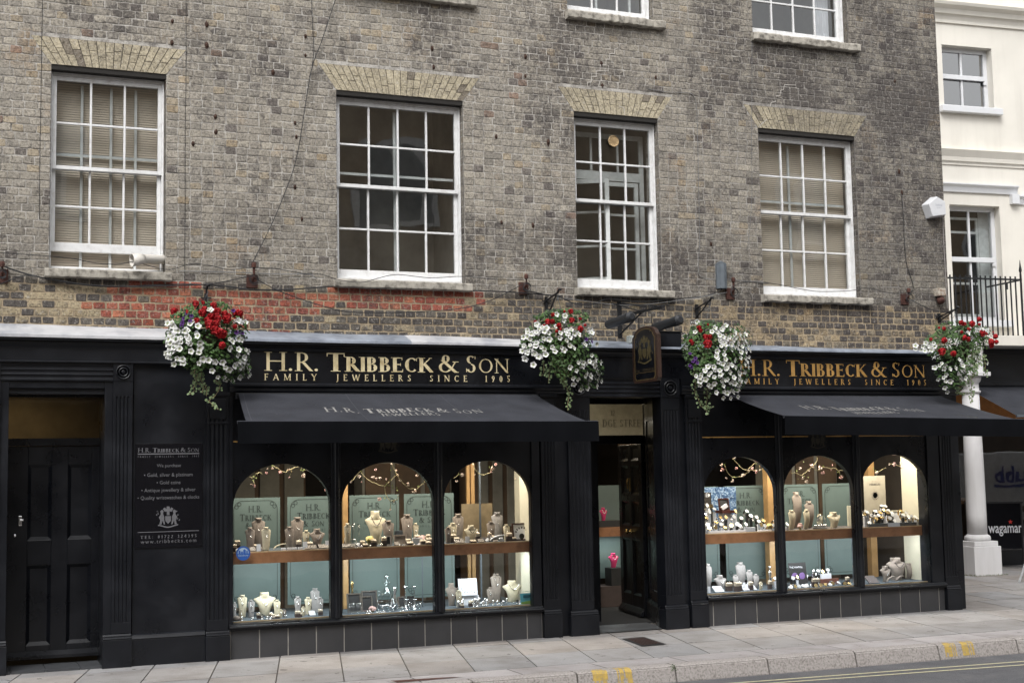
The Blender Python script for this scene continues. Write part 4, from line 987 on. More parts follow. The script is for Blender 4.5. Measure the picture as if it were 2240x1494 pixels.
# ------------------------------------------------------------------ awnings
def awning(xa0, xa1, xf0, xf1, vx0, vx1, zf0, zf1, txt, lab):
    t = thing("shop_awning", lab, "awning", ((xa0+xa1)/2, -.17, 2.49)); yf = -1.35
    m = MB(); NX, NY = 44, 10; vs = []
    zb = 2.494
    def P(u, v, d=0):
        x = (xa0+(xa1-xa0)*u)*(1-v)+(xf0+(xf1-xf0)*u)*v; y = -.175+(yf+.175)*v; z = zb+((zf0+(zf1-zf0)*u)-zb)*v-.020*math.sin(math.pi*v)*(.6+.4*math.sin(u*21)+.15*math.sin(u*57+1))
        return Vector((x, y, z+d))
    for i in range(NX+1):
        for j in range(NY+1): vs.append(P(i/NX, j/NY))
    m.add(vs, [(i*(NY+1)+j, (i+1)*(NY+1)+j, (i+1)*(NY+1)+j+1, i*(NY+1)+j+1) for i in range(NX) for j in range(NY)])
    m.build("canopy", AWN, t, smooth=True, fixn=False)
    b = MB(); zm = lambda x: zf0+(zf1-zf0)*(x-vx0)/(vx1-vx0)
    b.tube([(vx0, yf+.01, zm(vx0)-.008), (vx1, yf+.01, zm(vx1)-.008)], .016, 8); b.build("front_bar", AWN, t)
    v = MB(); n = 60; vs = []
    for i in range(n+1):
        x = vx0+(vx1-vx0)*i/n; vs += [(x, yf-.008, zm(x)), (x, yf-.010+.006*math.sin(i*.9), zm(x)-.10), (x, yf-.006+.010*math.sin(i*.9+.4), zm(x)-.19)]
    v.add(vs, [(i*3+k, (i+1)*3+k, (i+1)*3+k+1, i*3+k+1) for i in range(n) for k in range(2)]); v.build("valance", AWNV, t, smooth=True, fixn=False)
    hbx = MB(); hbx.box(xa0-.03, xa1+.03, -.20, -.125, 2.44, 2.495); hbx.build("head_box", IRON, t, bevel=.006)
    sp = MB()
    for u in (.015, .985, .34, .655):
        q = [P(u, k/8, .0015) for k in range(9)]
        for k in range(8): sp.quad(q[k]+Vector((-.0025, 0, 0)), q[k]+Vector((.0025, 0, 0)), q[k+1]+Vector((.0025, 0, 0)), q[k+1]+Vector((-.0025, 0, 0)))
    rr = random.Random(int(xa0*10))
    sp.build("seam", mat_seam, t, fixn=False)
    sp = MB()
    for k in range(26):
        c = P(rr.random(), rr.random(), .002); r = rr.uniform(.003, .009); sp.add([c+Vector((r*math.cos(a), r*math.sin(a)*1.3, 0)) for a in (0, 1.2, 2.4, 3.7, 5)], [(0, 1, 2, 3, 4)])
    sp.build("bird_dropping", AWNT, t, fixn=False)
    for x in (xa0+.35, xa1-.35):
        a = MB(); a.tube([(x, -.2, 2.42), (x+(.55 if x < (xa0+xa1)/2 else -.55), -.75, 2.28), (x+(.1 if x < (xa0+xa1)/2 else -.1), yf+.03, zf0-.03)], .018, 8); a.build("folding_arm", IRON, t)
    # lettering lies on the canopy
    L = MB()
    (pxa, pya), (pxb, pyb), (pxc, pyc), (pxd, pyd), capv, capv2 = txt
    def uv_of(px, py):
        d = ray(px, py); o = Vector((0, -D, H0)); a, b_, c = P(0, 0), P(1, 0), P(0, 1); n = (b_-a).cross(c-a); s = (a-o).dot(n)/d.dot(n); q = o+d*s
        v = (q.y+.175)/(yf+.175); x0 = xa0*(1-v)+xf0*v; x1 = xa1*(1-v)+xf1*v; return (q.x-x0)/(x1-x0), v
    def put(runs, A, B, cv, tr):
        ua, va = uv_of(*A); ub, vb = uv_of(*B); vv = (va+vb)/2
        serif(runs, L, lambda x, z, d: P(ua+(ub-ua)*x, vv-cv*z, .003+d), 1.0, 1.0, tr)
    put(name_runs(), (pxa, pya), (pxb, pyb), capv, .1); put([("JEWELLERS", .15, .09, 1)], (pxc, pyc), (pxd, pyd), capv2, .1)
    L.build("lettering", AWNT, t, fixn=False)
    return t
mat_seam = mat("awning_seam", (.05, .052, .06), .9, bmp=0)
awning(2.583, 5.664, 2.42, 5.695, 2.345, 5.810, 2.178, 2.168, ((712, 899), (1061, 900), (835, 907), (967, 907), .16, .09), "black canvas awning on the left-hand shop window, low and wide")
awning(7.98, 10.871, 7.915, 10.96, 7.915, 11.25, 2.216, 2.166, ((1765, 893), (2026, 893), (1872, 900), (1972, 900), .16, .09), "black canvas awning on the right-hand shop window, running out of the photo")
# ------------------------------------------------------------------ black box on the flashing
p0, p1 = F(1440, 727, -.25), F(1493, 762, -.25)
t = thing("meter_box", "dark navy metal box sitting on the lead flashing behind the hanging sign", "box", ((p0.x+p1.x)/2, -.13, p1.z))
q = MB(); q.box(p0.x-.02, p1.x, -.235, -.03, p1.z, p0.z+.005); q.build("casing", GREYM if False else PAINT, t, bevel=.006); q = MB(); q.box(p0.x-.03, p1.x+.01, -.245, -.03, p0.z+.006, p0.z+.018); q.build("lid", PAINT, t, bevel=.003)
# ------------------------------------------------------------------ shop interior and window displays
room = MB(); a, b_, c, d = 2.2, 11.05, .60, 5.2
room.quad((a, d, 0), (b_, d, 0), (b_, d, 2.95), (a, d, 2.95)); room.quad((a, -.02, 2.95), (b_, -.02, 2.95), (b_, d, 2.95), (a, d, 2.95)); room.quad((a, -.02, -.03), (b_, -.02, -.03), (b_, d, -.03), (a, d, -.03))
room.quad((a, -.02, 0), (a, d, 0), (a, d, 2.95), (a, -.02, 2.95)); room.quad((b_, -.02, 0), (b_, d, 0), (b_, d, 2.95), (b_, -.02, 2.95))
room.build("shop_room", DARKIN, bld, fixn=False)
pw = MB()
for x0, x1 in ((5.82, 5.86), (7.50, 7.56)): pw.box(x0, x1, -.02, .82 if x0 < 6 else .8, 0, 2.9)
pw.build("partition", CREAMW, bld)
# tall cabinets and fittings seen dimly in the shop
cabm = mat("dark_cabinet", (.10, .062, .035), .7, var=.4, scale=3, bmp=0)
cabl = mat("pale_cabinet", (.21, .20, .17), .7, var=.3, scale=3, bmp=0)
for i, (x0, x1, y0, y1, z1, m_) in enumerate(((3.2, 4.1, 3.3, 3.9, 2.2, cabm), (4.5, 5.6, 2.2, 2.6, 1.9, cabl), (5.75, 6.3, 1.8, 2.4, 2.3, cabm), (8.2, 9.2, 2.6, 3.0, 2.1, cabm), (9.6, 10.6, 1.5, 1.9, 2.0, cabl), (6.8, 7.9, 3.9, 4.4, 2.2, cabl))):
    t = thing("display_cabinet", ["dark cabinet deep in the shop, seen through the second arched window", "pale cabinet behind the third arched window", "dark cabinet behind the third arched window by its right edge", "dark cabinet deep in the right-hand shop", "pale cabinet behind the arched window nearest the corner", "pale cabinet at the back of the shop beyond the open door"][i], "cabinet", ((x0+x1)/2, (y0+y1)/2, 0))
    q = MB(); q.box(x0, x1, y0+.05, y1, 0, z1); q.build("carcass", m_, t, bevel=.01)
    q = MB(); n = 3
    for k in range(n):
        for l in range(2):
            xa = x0+(x1-x0)*k/n+.03; xb = x0+(x1-x0)*(k+1)/n-.03; za, zb_ = (.1, z1*.42) if l == 0 else (z1*.46, z1-.08); q.box(xa, xb, y0+.02, y0+.05, za, zb_)
    q.build("cabinet_door", cabm if m_ is cabl else cabl, t, bevel=.006)
area("shop_lamp", (4.4, 1.7, 2.9), 1.2, .5, 5, (1, .8, .5)); area("shop_lamp", (9.2, 1.7, 2.9), 1.2, .5, 6, (1, .8, .5)); area("shop_lamp", (7.0, 2.2, 2.9), .6, .5, 7, (1, .85, .6))
FZ, CZ = .335, .982
for si, (x0, x1) in enumerate(((2.505, 5.70), (7.66, 10.70))):
    side = "left" if si == 0 else "right"
    t = thing("window_counter", f"wooden counter running across the {side}-hand shop windows", "counter", ((x0+x1)/2, .3, 0))
    q = MB(); q.box(x0, x1, .0, .02, .868, .972); q.build("fascia", WOOD, t, bevel=.002)
    q = MB(); q.box(x0, x1, .0, .022, .973, .983); q.build("edge_strip", mat("wood_edge_highlight", (.62, .42, .24), .35, bmp=0), t)  # bright tone paints a highlight along the counter's top edge
    q = MB(); q.box(x0, x1, .024, .60, .95, CZ-.002); q.build("top", FELT if si == 0 else mat("taupe_felt", (.10, .09, .085), .95, bmp=.1), t)
    t = thing("window_bed", f"grey-blue felt display floor at the foot of the {side}-hand shop windows", "display floor", ((x0+x1)/2, .3, 0))
    q = MB(); q.box(x0, x1, -.052, 1.0 if si == 0 else .9, .27, FZ); q.build("felt_base", FELT, t)
    q = MB(); q.box(x0, x1, -.058, -.052, .30, FZ+.004); q.build("edge_strip", mat("pale_wood_edge", (.45, .33, .20), .5, bmp=0), t)
    # lamps: small downlights over the goods and under the counter
    for k in range(3):
        xx = x0+(x1-x0)*(k+.5)/3
        area("window_lamp", (xx, .16, 2.05), .7, .12, 13 if si == 0 else 15, (1, .90, .76), (R(8), 0, 0))
        area("counter_lamp", (xx, .05, .862), .8, .05, 5.0, (.90, .98, 1.0) if si == 0 else (.93, .97, 1.0), (R(38), 0, 0))
    # end walls lit cream
    if si == 0:
        q = MB(); q.box(5.655, 5.70, .03, .28, FZ, 2.2); q.build("side_wall", CREAMW, bld)
    else:
        q = MB(); q.box(10.72, 10.76, .02, .42, FZ, 2.3); q.build("side_wall", CREAMW, bld)
# frosted panels with etched borders and name
def frosted(x0, x1, z0_, z1_, txt, lab, y=.66):
    t = thing("frosted_glass_panel", lab, "glass panel", ((x0+x1)/2, y, z0_))
    q = MB(); q.box(x0, x1, y, y+.008, z0_, z1_); q.build("sheet", TEAL, t)
    q = MB(); yy = y-.002; e = .03; c = .085; b = .006
    def ln(p, r_): 
        d = (Vector((r_[0]-p[0], r_[1]-p[1]))).normalized(); n = Vector((-d.y, d.x))*b/2
        q.add([(p[0]+n.x, yy, p[1]+n.y), (r_[0]+n.x, yy, r_[1]+n.y), (r_[0]-n.x, yy, r_[1]-n.y), (p[0]-n.x, yy, p[1]-n.y)], [(0, 1, 2, 3)])
    xa, xb, za, zb_ = x0+e, x1-e, z0_+e, z1_-e
    ln((xa+c, za), (xb-c, za)); ln((xa+c, zb_), (xb-c, zb_)); ln((xa, za+c), (xa, zb_-c)); ln((xb, za+c), (xb, zb_-c))
    for sx, sz, cx, cz in ((1, 1, xa, za), (-1, 1, xb, za), (1, -1, xa, zb_), (-1, -1, xb, zb_)):
        pts = [(cx+sx*(c-c*math.sin(a)), cz+sz*(c-c*math.cos(a))) for a in [math.pi/2*i/6 for i in range(7)]]
        for i in range(6): ln(pts[i], pts[i+1])
        for ox, oz in ((.055, .032), (.028, .06)):
            ring = [(cx+sx*ox+.018*math.cos(k*math.pi/4), cz+sz*oz+.018*math.sin(k*math.pi/4)) for k in range(9)]
            for i in range(8): ln(ring[i], ring[i+1])
    q.build("etched_border", TEALD, t, fixn=False)
    if txt:
        q = MB(); cx = (x0+x1)/2; W_ = (x1-x0)
        def row(runs, zz, cap, wd, tr=0): serif(runs, q, lambda x, z, d: (cx-wd/2+x, y-.003-d, zz+z), cap, wd, tr)
        row([("H.R.", .12, .06, 1)], z1_-.145, .066, W_*.30)
        row([("T", .17, .07, 1), ("RIBBECK", .17, .07, .84)], z1_-.228, .066, W_*.64, .05)
        row([("& S", .12, .06, 1), ("ON", .12, .06, .84)], z1_-.305, .060, W_*.42)
        row([("SINCE 1905", .13, .07, 1)], z1_-.352, .022, W_*.46, .6)
        q.build("etched_lettering", TEALD, t, fixn=False)
yp = .66
def xp(px, py=1200, y=yp): return F(px, py, y).x
zt_ = F(620, 1087, yp).z; zlow = F(640, 1322, yp).z
frosted(xp(505), xp(613), zlow, zt_, 1, "frosted teal glass panel behind the first arched window's left half")
frosted(xp(629), xp(742), zlow, zt_, 1, "frosted teal glass panel behind the first arched window's right half")
frosted(xp(765), xp(874), zlow, zt_, 1, "frosted teal glass panel behind the second arched window's left half")
frosted(xp(885), xp(994), zlow, zt_, 1, "frosted teal glass panel behind the second arched window's right half")
frosted(xp(1496), xp(1574), zlow, zt_, 0, "frosted teal glass panel at the left edge of the right-hand shop")
frosted(xp(1588), xp(1681), zlow, zt_, 1, "frosted teal glass panel left of the pine post in the right-hand shop")
frosted(xp(1711), xp(1794), zlow, zt_, 1, "frosted teal glass panel right of the pine post, behind tall busts")
frosted(xp(1804), xp(1886), zlow, zt_, 0, "frosted teal glass panel beside the white post, without a readable name")
def post(px, w_, y, m, lab, z0_=FZ, z1_=2.3, name="display_post", cat="post"):
    x = F(px, 1150, y).x; q = MB(); q.box(x-w_/2, x+w_/2, y, y+w_, z0_, z1_); o = q.build(name, m, None, bevel=.003); return tag(o, lab, cat)
post(756, .055, .56, PINE, "pine post at the left of the second arched window"); post(1026, .035, .8, PINE, "left of the two thin pine posts behind the third arched window"); post(1036, .04, .8, PINE, "right of the two thin pine posts behind the third arched window")
post(1690, .10, .52, PINE, "broad pine post in the right-hand shop window"); post(1911, .09, .8, PINE, "pine post behind the arched window nearest the corner")
post(1051.5, .018, .50, GREYM, "grey metal upright behind the third arched window"); post(1862, .008, .4, GREYM, "thin metal upright behind the fifth arched window"); post(923, .010, .3, GREYM, "thin metal upright behind the second arched window", z1_=.86)
# ---- jewellery busts
ORD = ["first", "second", "third", "fourth", "fifth", "sixth"]
def bust(px, top, wpx, y, lv, kind, m, win, lab, neck=None, lean=0, pend=True):
    zb_ = CZ if lv else FZ
    p = F(px, top, y); h = max(.05, p.z-zb_); sc = (Vector((p.x, y+D, p.z-H0)).length)/FPX; w_ = wpx*sc*1.04
    t = thing("necklace_bust", lab, "jewellery bust", (p.x, y, zb_))
    m_ = MB(); n = 16
    if kind == 'slim': prof = [(0, .68, .22), (.02, .68, .22), (.4, .78, .22), (.7, .94, .2), (.845, 1.0, .17), (.86, .985, .16), (.90, .66, .2), (.915, .50, .24), (.93, .47, .26), (.965, .47, .28), (.985, .54, .28), (1, .53, .28)]
    elif kind == 'wide': prof = [(0, .40, .30), (.02, .40, .30), (.3, .50, .28), (.52, .70, .26), (.68, .94, .24), (.73, 1.0, .2), (.755, .93, .22), (.80, .62, .30), (.835, .42, .32), (.93, .38, .34), (.98, .39, .34), (1, .37, .33)]
    vs = []
    for hz_, ww, dd in prof:
        for k in range(n):
            a = 2*math.pi*k/n; ca, sa = math.cos(a), math.sin(a)
            ex = abs(ca)**.7*(1 if ca > 0 else -1); off = -.22*w_*(1-hz_)*0+lean*h*math.sin(hz_*2.6)
            fw_ = .12*w_*math.sin(min(1, hz_/.8)*math.pi)
            notch = -.025*h*(abs(ca) < .7)*(hz_ > .97)
            vs.append((ex*w_/2*ww, sa*w_*dd*.8*(1 if kind == 'slim' else .8)-fw_+off+.0, hz_*h+notch))
    mm = len(prof)
    m_.add(vs, [(i*n+k, i*n+(k+1) % n, (i+1)*n+(k+1) % n, (i+1)*n+k) for i in range(mm-1) for k in range(n)]+[list(range(n))[::-1], [(mm-1)*n+k for k in range(n)]])
    m_.build("form", m, t, smooth=True, local=True)
    q = MB(); r_ = w_*.27; zc_ = (.92 if kind == 'slim' else .84)*h; pts = []
    drop = (.30 if kind == 'slim' else .34)*h*(1 if neck is None else .8)
    for i in range(13):
        u = -1+i/6; pts.append((u*w_*.26, -w_*(.30 if kind == 'slim' else .31)-.002, zc_-drop*(1-abs(u)**1.7)))
    rad = .0012 if neck is None else .0038
    q.tube(pts, rad, 5); q.build("necklace", SILVER if neck is None else neck, t, local=True)
    if pend and neck is None:
        q = MB(); q.ball((0, -w_*.33-.004, zc_-drop-.008), .0065, 1.2, 6); q.build("pendant", SILVER, t, local=True, smooth=True)
    return t
cr, ta, pg = LINEN, TAUPE, PALEG
cn = {id(cr): "cream", id(ta): "taupe", id(pg): "pale grey"}
BUSTS = [  # px, top, width px, y, level, kind, material
 (1, 564.8, 1132, 28, .34, 1, 'slim', ta), (1, 547, 1153, 20, .16, 1, 'slim', ta), (1, 581.5, 1152, 20, .10, 1, 'slim', cr), (1, 632.5, 1151.4, 20, .2, 1, 'slim', ta), (1, 650, 1130.5, 27, .36, 1, 'slim', ta), (1, 669.3, 1159, 15, .25, 1, 'slim', cr), (1, 693, 1155.7, 34, .22, 1, 'wide', ta),
 (2, 759.6, 1144, 15, .15, 1, 'slim', cr), (2, 820, 1117, 45, .42, 1, 'wide', cr), (2, 848.5, 1138, 26, .28, 1, 'slim', ta), (2, 889.8, 1124.5, 26, .42, 1, 'slim', ta), (2, 908.5, 1143, 13, .42, 1, 'slim', cr),
 (3, 979.6, 1152, 15, .16, 1, 'slim', ta), (3, 990, 1143, 19, .28, 1, 'slim', cr), (3, 1001.3, 1123, 25, .42, 1, 'slim', ta), (3, 1029.7, 1148.6, 32, .14, 1, 'wide', cr), (3, 1073, 1139.8, 19, .28, 1, 'slim', ta), (3, 1086.7, 1120, 26, .40, 1, 'slim', pg), (3, 1071.5, 1166.8, 9, .14, 1, 'slim', ta), (3, 1107.3, 1146.7, 15, .24, 1, 'slim', cr),
 (1, 529.8, 1300.5, 20, .34, 0, 'slim', cr), (1, 549.3, 1311, 15, .26, 0, 'slim', pg), (1, 578.2, 1294.6, 46, .34, 0, 'wide', cr), (1, 605.5, 1311, 15, .26, 0, 'slim', cr), (1, 527.6, 1332, 9, .08, 0, 'slim', cr), (1, 614, 1331.6, 9, .08, 0, 'slim', cr), (1, 622, 1332.6, 8, .12, 0, 'slim', ta),
 (1, 651, 1303.8, 15, .22, 0, 'slim', pg), (1, 673.8, 1305, 15, .24, 0, 'slim', cr), (1, 688.6, 1286, 20, .42, 0, 'slim', pg), (1, 699.8, 1305, 14, .2, 0, 'slim', pg), (1, 663.4, 1326, 9, .12, 0, 'slim', cr), (1, 513, 1316, 8, .3, 0, 'slim', pg),
 (3, 986.5, 1274.7, 28, .3, 0, 'wide', ta), (3, 1009, 1278.6, 21, .34, 0, 'slim', ta), (3, 1003, 1290, 14, .12, 0, 'slim', cr), (3, 1084.3, 1254, 25, .42, 0, 'slim', ta), (3, 1071, 1284, 15, .3, 0, 'slim', ta), (3, 1119, 1268.8, 43, .34, 0, 'wide', cr),
 (5, 1737.5, 1076, 22, .45, 1, 'slim', ta), (5, 1766, 1095.7, 22, .38, 1, 'slim', ta), (5, 1729, 1114.7, 17, .2, 1, 'slim', cr), (5, 1761, 1113.9, 15, .2, 1, 'slim', cr), (5, 1791, 1124, 13, .4, 1, 'slim', cr), (5, 1822, 1119.6, 32, .22, 1, 'wide', cr),
 (4, 1546, 1232, 16, .32, 0, 'slim', pg), (4, 1573.8, 1257, 30, .24, 0, 'wide', pg), (4, 1606.8, 1256, 13, .26, 0, 'slim', pg), (4, 1616, 1229, 24, .4, 0, 'slim', pg), (4, 1636.5, 1245.6, 16, .3, 0, 'slim', pg), (4, 1651.4, 1254.7, 14, .24, 0, 'slim', pg), (4, 1663, 1272, 9, .08, 0, 'slim', cr),
 (5, 1870, 1230, 18, .3, 0, 'slim', ta), (6, 1935, 1237, 26, .16, 0, 'wide', ta), (6, 1957.5, 1219, 48, .28, 0, 'wide', ta), (6, 1987, 1231, 20, .34, 0, 'slim', ta)]
DARKB = mat("dark_bead", (.05, .045, .045), .3, bmp=0); PEARL = mat("pearl", (.8, .77, .7), .25, bmp=0)
for b_ in BUSTS:
    grp = sorted([q for q in BUSTS if q[0] == b_[0] and q[5] == b_[5]], key=lambda q: q[1]); i = grp.index(b_)
    same = len(grp); pos = f"{['first', 'second', 'third', 'fourth', 'fifth', 'sixth', 'seventh', 'eighth', 'ninth', 'tenth', 'eleventh', 'twelfth', 'thirteenth'][i]} from the left"
    size = "wide-shouldered" if b_[6] == 'wide' else ("small" if b_[3] < 12 else ("tall" if b_[3] > 21 else "slim"))
    lab = f"{size} {cn[id(b_[7])]} bust, {pos} {'on the counter' if b_[5] else 'on the floor'} of the {ORD[b_[0]-1]} arched window"
    if same == 1: lab = lab.replace(', '+pos, '')
    nk = DARKB if (b_[1], b_[2]) in ((820, 1117), (1029.7, 1148.6), (1957.5, 1219)) else (SILVER if b_[1] == 1119 else (PEARL if b_[1] in (1822, 1766) else None))
    bust(b_[1], b_[2], b_[3], b_[4], b_[5], b_[6], b_[7], b_[0], lab, nk, lean=-.12 if b_[0] >= 4 and b_[6] == 'slim' else -.02)
# ---- small goods
CNT = {}
def small(kind, px, py, wpx, hpx, y, lv, lab, cat, m, m2=None, group=None, name=None):
    """py is the top of the item in the photo; the item stands on its level"""
    zb_ = CZ if lv else FZ; p = F(px, py, y); sc = Vector((p.x, y+D, p.z-H0)).length/FPX; w_ = wpx*sc
    h = hpx*sc if hpx else max(.012, p.z-zb_)
    t = thing(name or kind, lab, cat, (p.x, y, zb_), group)
    if kind == 'ring_box':
        w_ *= 1.2; h *= 1.05
        q = MB(); q.box(-w_/2, w_/2, -w_*.4, w_*.4, 0, h*.55); q.build("base", mat_boxd, t, local=True, bevel=.002)
        q = MB(); q.box(-w_/2*.95, w_/2*.95, -w_*.38, w_*.38, 0, h*.35, Matrix.Translation((0, 0, h*.56)) @ Matrix.Rotation(R(18), 4, 'X')); q.build("cushion", m, t, local=True, bevel=.003)
        q = MB(); q.ball((0, -w_*.2, h*.56+h*.40), .0045, 1, 6); q.build("gem", SILVER, t, local=True)
    elif kind == 'tray':
        M_ = Matrix.Rotation(R(35), 4, 'X'); q = MB(); q.box(-w_/2, w_/2, -.002, h, 0, .010, M_); q.build("pad", m, t, local=True, bevel=.002)
        q = MB()
        for i in range(3):
            for j in range(3): q.box(-w_*.3+w_*.3*i-.004, -w_*.3+w_*.3*i+.004, h*(.2+.3*j)-.002, h*(.2+.3*j)+.002, .010, .014, M_)
        q.build("ring", SILVER, t, local=True)
    elif kind == 'card':
        q = MB(); q.box(-w_/2, w_/2, 0, .004, 0, h, Matrix.Rotation(R(-8), 4, 'X')); q.build("face", m, t, local=True)
    elif kind == 'strip':
        q = MB(); q.box(-w_/2, w_/2, -.012, .012, 0, h); q.build("block", m, t, local=True, bevel=.002)
    elif kind == 'frame':
        q = MB(); M_ = Matrix.Rotation(R(-10), 4, 'X'); e = .014
        frame_rect(q, -w_/2, w_/2, -.008, 0, h, e, .014, M_); q.build("moulding", m, t, local=True)
        q = MB(); q.box(-w_/2+e*.5, w_/2-e*.5, 0, .004, e*.5, h-e*.5, M_); q.build("picture", m2, t, local=True)
    elif kind == 'flower':
        q = MB(); rr = random.Random(int(px))
        for k in range(26):
            a = rr.uniform(0, 6.28); e_ = rr.uniform(-.1, 1.4); rad = w_/2*rr.uniform(.5, 1)
            c = Vector((rad*.6*math.cos(a)*math.cos(e_), rad*.5*math.sin(a)*math.cos(e_), h*.35+rad*.6*math.sin(e_)))
            n = c-Vector((0, 0, h*.25)); n.normalize(); u = n.orthogonal().normalized(); v = n.cross(u); s_ = w_*.17
            q.add([c+u*s_, c+v*s_+n*s_*.3, c-u*s_, c-v*s_+n*s_*.3, c+n*s_*.5], [(0, 1, 4), (1, 2, 4), (2, 3, 4), (3, 0, 4)])
        q.build("petal_head", m, t, local=True, fixn=False)
        q = MB(); q.lathe([(w_*.12, 0), (w_*.16, h*.4)], (0, 0, 0), 8); q.build("stem", VINE, t, local=True)
    elif kind == 'arc':
        q = MB(); n = 12
        for i in range(n):
            a0, a1 = R(10+80*i/n), R(10+80*(i+1)/n)
            f = lambda a: (w_*(math.cos(a)-.5), h*math.sin(a))
            (xa, za), (xb, zb2) = f(a0), f(a1)
            if m2 == 'flip': xa, xb = -xa, -xb
            q.add([(xa, -.018, za), (xb, -.018, zb2), (xb, .018, zb2), (xa, .018, za), (xa, -.018, za+.007), (xb, -.018, zb2+.007), (xb, .018, zb2+.007), (xa, .018, za+.007)], [(0, 1, 2, 3), (4, 5, 6, 7), (0, 1, 5, 4), (3, 2, 6, 7)])
        q.build("ramp", m, t, local=True, smooth=False, fixn=False)
    elif kind == 'lathe':
        q = MB(); q.lathe([(r*w_/2, z*h) for r, z in m2], (0, 0, 0), 20); q.build("body", m, t, local=True, smooth=True)
    return t
mat_boxd = mat("brown_box", (.07, .05, .045), .6, bmp=0); RINGC = mat("ring_cushion", (.55, .47, .36), .8, bmp=0); TRAYC = mat("tray_pad", (.33, .29, .25), .8, bmp=0); BLK = mat("frame_backing", (.02, .02, .02), .6, bmp=0)
for i, (px, py, w_, y) in enumerate(((519, 1181, 10, .2), (513, 1190, 8, .1), (653, 1181, 9, .12), (793, 1182, 9, .12), (799, 1189, 10, .08), (893, 1178, 9, .15), (897, 1185, 12, .09), (925, 1180, 10, .12), (938, 1176, 10, .16), (937, 1184, 10, .08), (998.8, 1175, 10, .12), (1114.7, 1175, 9, .14), (1123.5, 1175, 9, .12), (1035, 1181, 11, .06))):
    wn = 1 if px < 740 else 2 if px < 960 else 3
    small('ring_box', px, py, w_, None, y, 1, "small brown ring box with a cream cushion on the left-hand counter", "ring box", RINGC, group="ring boxes on the left-hand counter")
for px, py, w_, h_, y in ((566, 1190, 9, 15, .07), (668, 1185, 10, 16, .1), (717, 1182, 10, 16, .14), (1023, 1174, 10, 14, .09)):
    small('card', px, py, w_, h_, y, 1, "small white upright price card on the left-hand counter", "price card", CARD, group="white price cards on the left-hand counter")
for px, py, w_, h_, y in ((554.6, 1192, 10, 12, .09), (579, 1196, 13, 9, .09), (673, 1193, 13, 11, .1), (687, 1193, 12, 11, .1), (704, 1191, 12, 12, .12), (716, 1190, 13, 12, .12), (758, 1188, 18, 12, .1), (1011, 1179, 13, 13, .1), (1053, 1182, 13, 10, .08)):
    small('tray', px, py, w_, h_, y, 1, "small sloping pad with rings on the left-hand counter", "ring tray", TRAYC, group="ring pads on the left-hand counter", name='ring_tray')
for px in (620, 633, 644.6, 657): small('strip', px, 1198, 10, 5, .05, 1, "short white price strip at the front of the first arched window", "price strip", CARD, group="white price strips in the first window", name='price_strip')
small('arc', 612, 1190, 26, 12, .12, 1, "cream curved bangle ramp in the first arched window", "bangle stand", LINEN, 'flip', name='bangle_stand')
small('arc', 823, 1188, 26, 12, .1, 1, "cream curved bangle ramp beside the yellow flower", "bangle stand", LINEN, name='bangle_stand')
small('arc', 1088, 1174, 34, 13, .1, 1, "white curved bracelet ramp in the third arched window", "bangle stand", CARD, 'flip', name='bangle_stand')
small('flower', 810, 1165, 34, None, .16, 1, "large pale yellow artificial flower on the second window's counter", "artificial flower", YELF, name='artificial_flower')
small('flower', 924, 1162, 26, None, .22, 1, "pink artificial flower on the second window's counter", "artificial flower", PINKF, name='artificial_flower')
small('flower', 871, 1152, 17, 14, .3, 1, "pale yellow artificial flower in a small grey pot", "artificial flower", YELF, name='artificial_flower')
small('strip', 872, 1160, 17, None, .3, 1, "small grey pot on the second window's counter", "pot", GREYM, name='flower_pot')
small('strip', 913, 1176, 22, None, .17, 1, "white gift box under the pink flower", "gift box", CARD, name='gift_box')
small('frame', 848.5, 1171, 16, None, .12, 1, "small silver photo frame on the second window's counter", "photo frame", SILVER, BLK, name='photo_frame')
small('frame', 876, 1169, 29, None, .16, 1, "taupe earring board with rows of slots on the second window's counter", "earring board", TAUPE, TAUPE, name='earring_board')
small('frame', 1057.7, 1170, 13, 11, .16, 1, "small earring board on the third window's counter", "earring board", TAUPE, CARD, name='earring_board')
fl = [(.5, 0), (.5, .02), (.08, .05), (.06, .45), (.35, .6), (.5, 1)]
small('lathe', 773, 1144.7, 10, None, .25, 1, "left of two tall champagne flutes in the second arched window", "champagne flute", CRYST, fl, name='champagne_flute')
small('lathe', 784.7, 1144.7, 11, None, .25, 1, "right of two tall champagne flutes in the second arched window", "champagne flute", CRYST, fl, name='champagne_flute')
small('lathe', 774, 1178, 14, None, .1, 1, "cut-glass tealight holder in front of the champagne flutes", "glass holder", CRYST, [(.6, 0), (.9, .1), (1, .5), (.8, .9), (.5, 1)], name='glass_holder')
# the rest of the crowded goods on the counters and floors
rx = random.Random(77)
for k in range(14):
    w_ = rx.choice(((515, 720), (755, 945), (980, 1160))); px = rx.uniform(*w_); sh = 1206.7-(px-512)*.0352
    small('ring_box', px, sh-rx.uniform(14, 24), rx.uniform(7, 11), None, rx.uniform(.10, .26), 1, "small brown ring box with a cream cushion on the left-hand counter", "ring box", RINGC, group="ring boxes on the left-hand counter")
for k in range(12):
    w_ = rx.choice(((520, 720), (755, 940), (985, 1150))); px = rx.uniform(*w_)
    small('tray', px, 1190, rx.uniform(9, 14), 11, rx.uniform(.05, .14), 1, "small sloping pad with rings on the left-hand counter", "ring tray", rx.choice((TRAYC, TRAYC, CARD)), group="ring pads on the left-hand counter", name='ring_tray')
for k in range(16):
    px = rx.choice((rx.uniform(516, 715), rx.uniform(975, 1035))); fl_ = 1366-(px-512)*.0575
    small('ring_box', px, fl_-rx.uniform(16, 24), rx.uniform(6, 9), None, rx.uniform(.02, .14), 0, "small brown ring box on the left-hand display floor", "ring box", RINGC, group="ring boxes on the left-hand display floor")
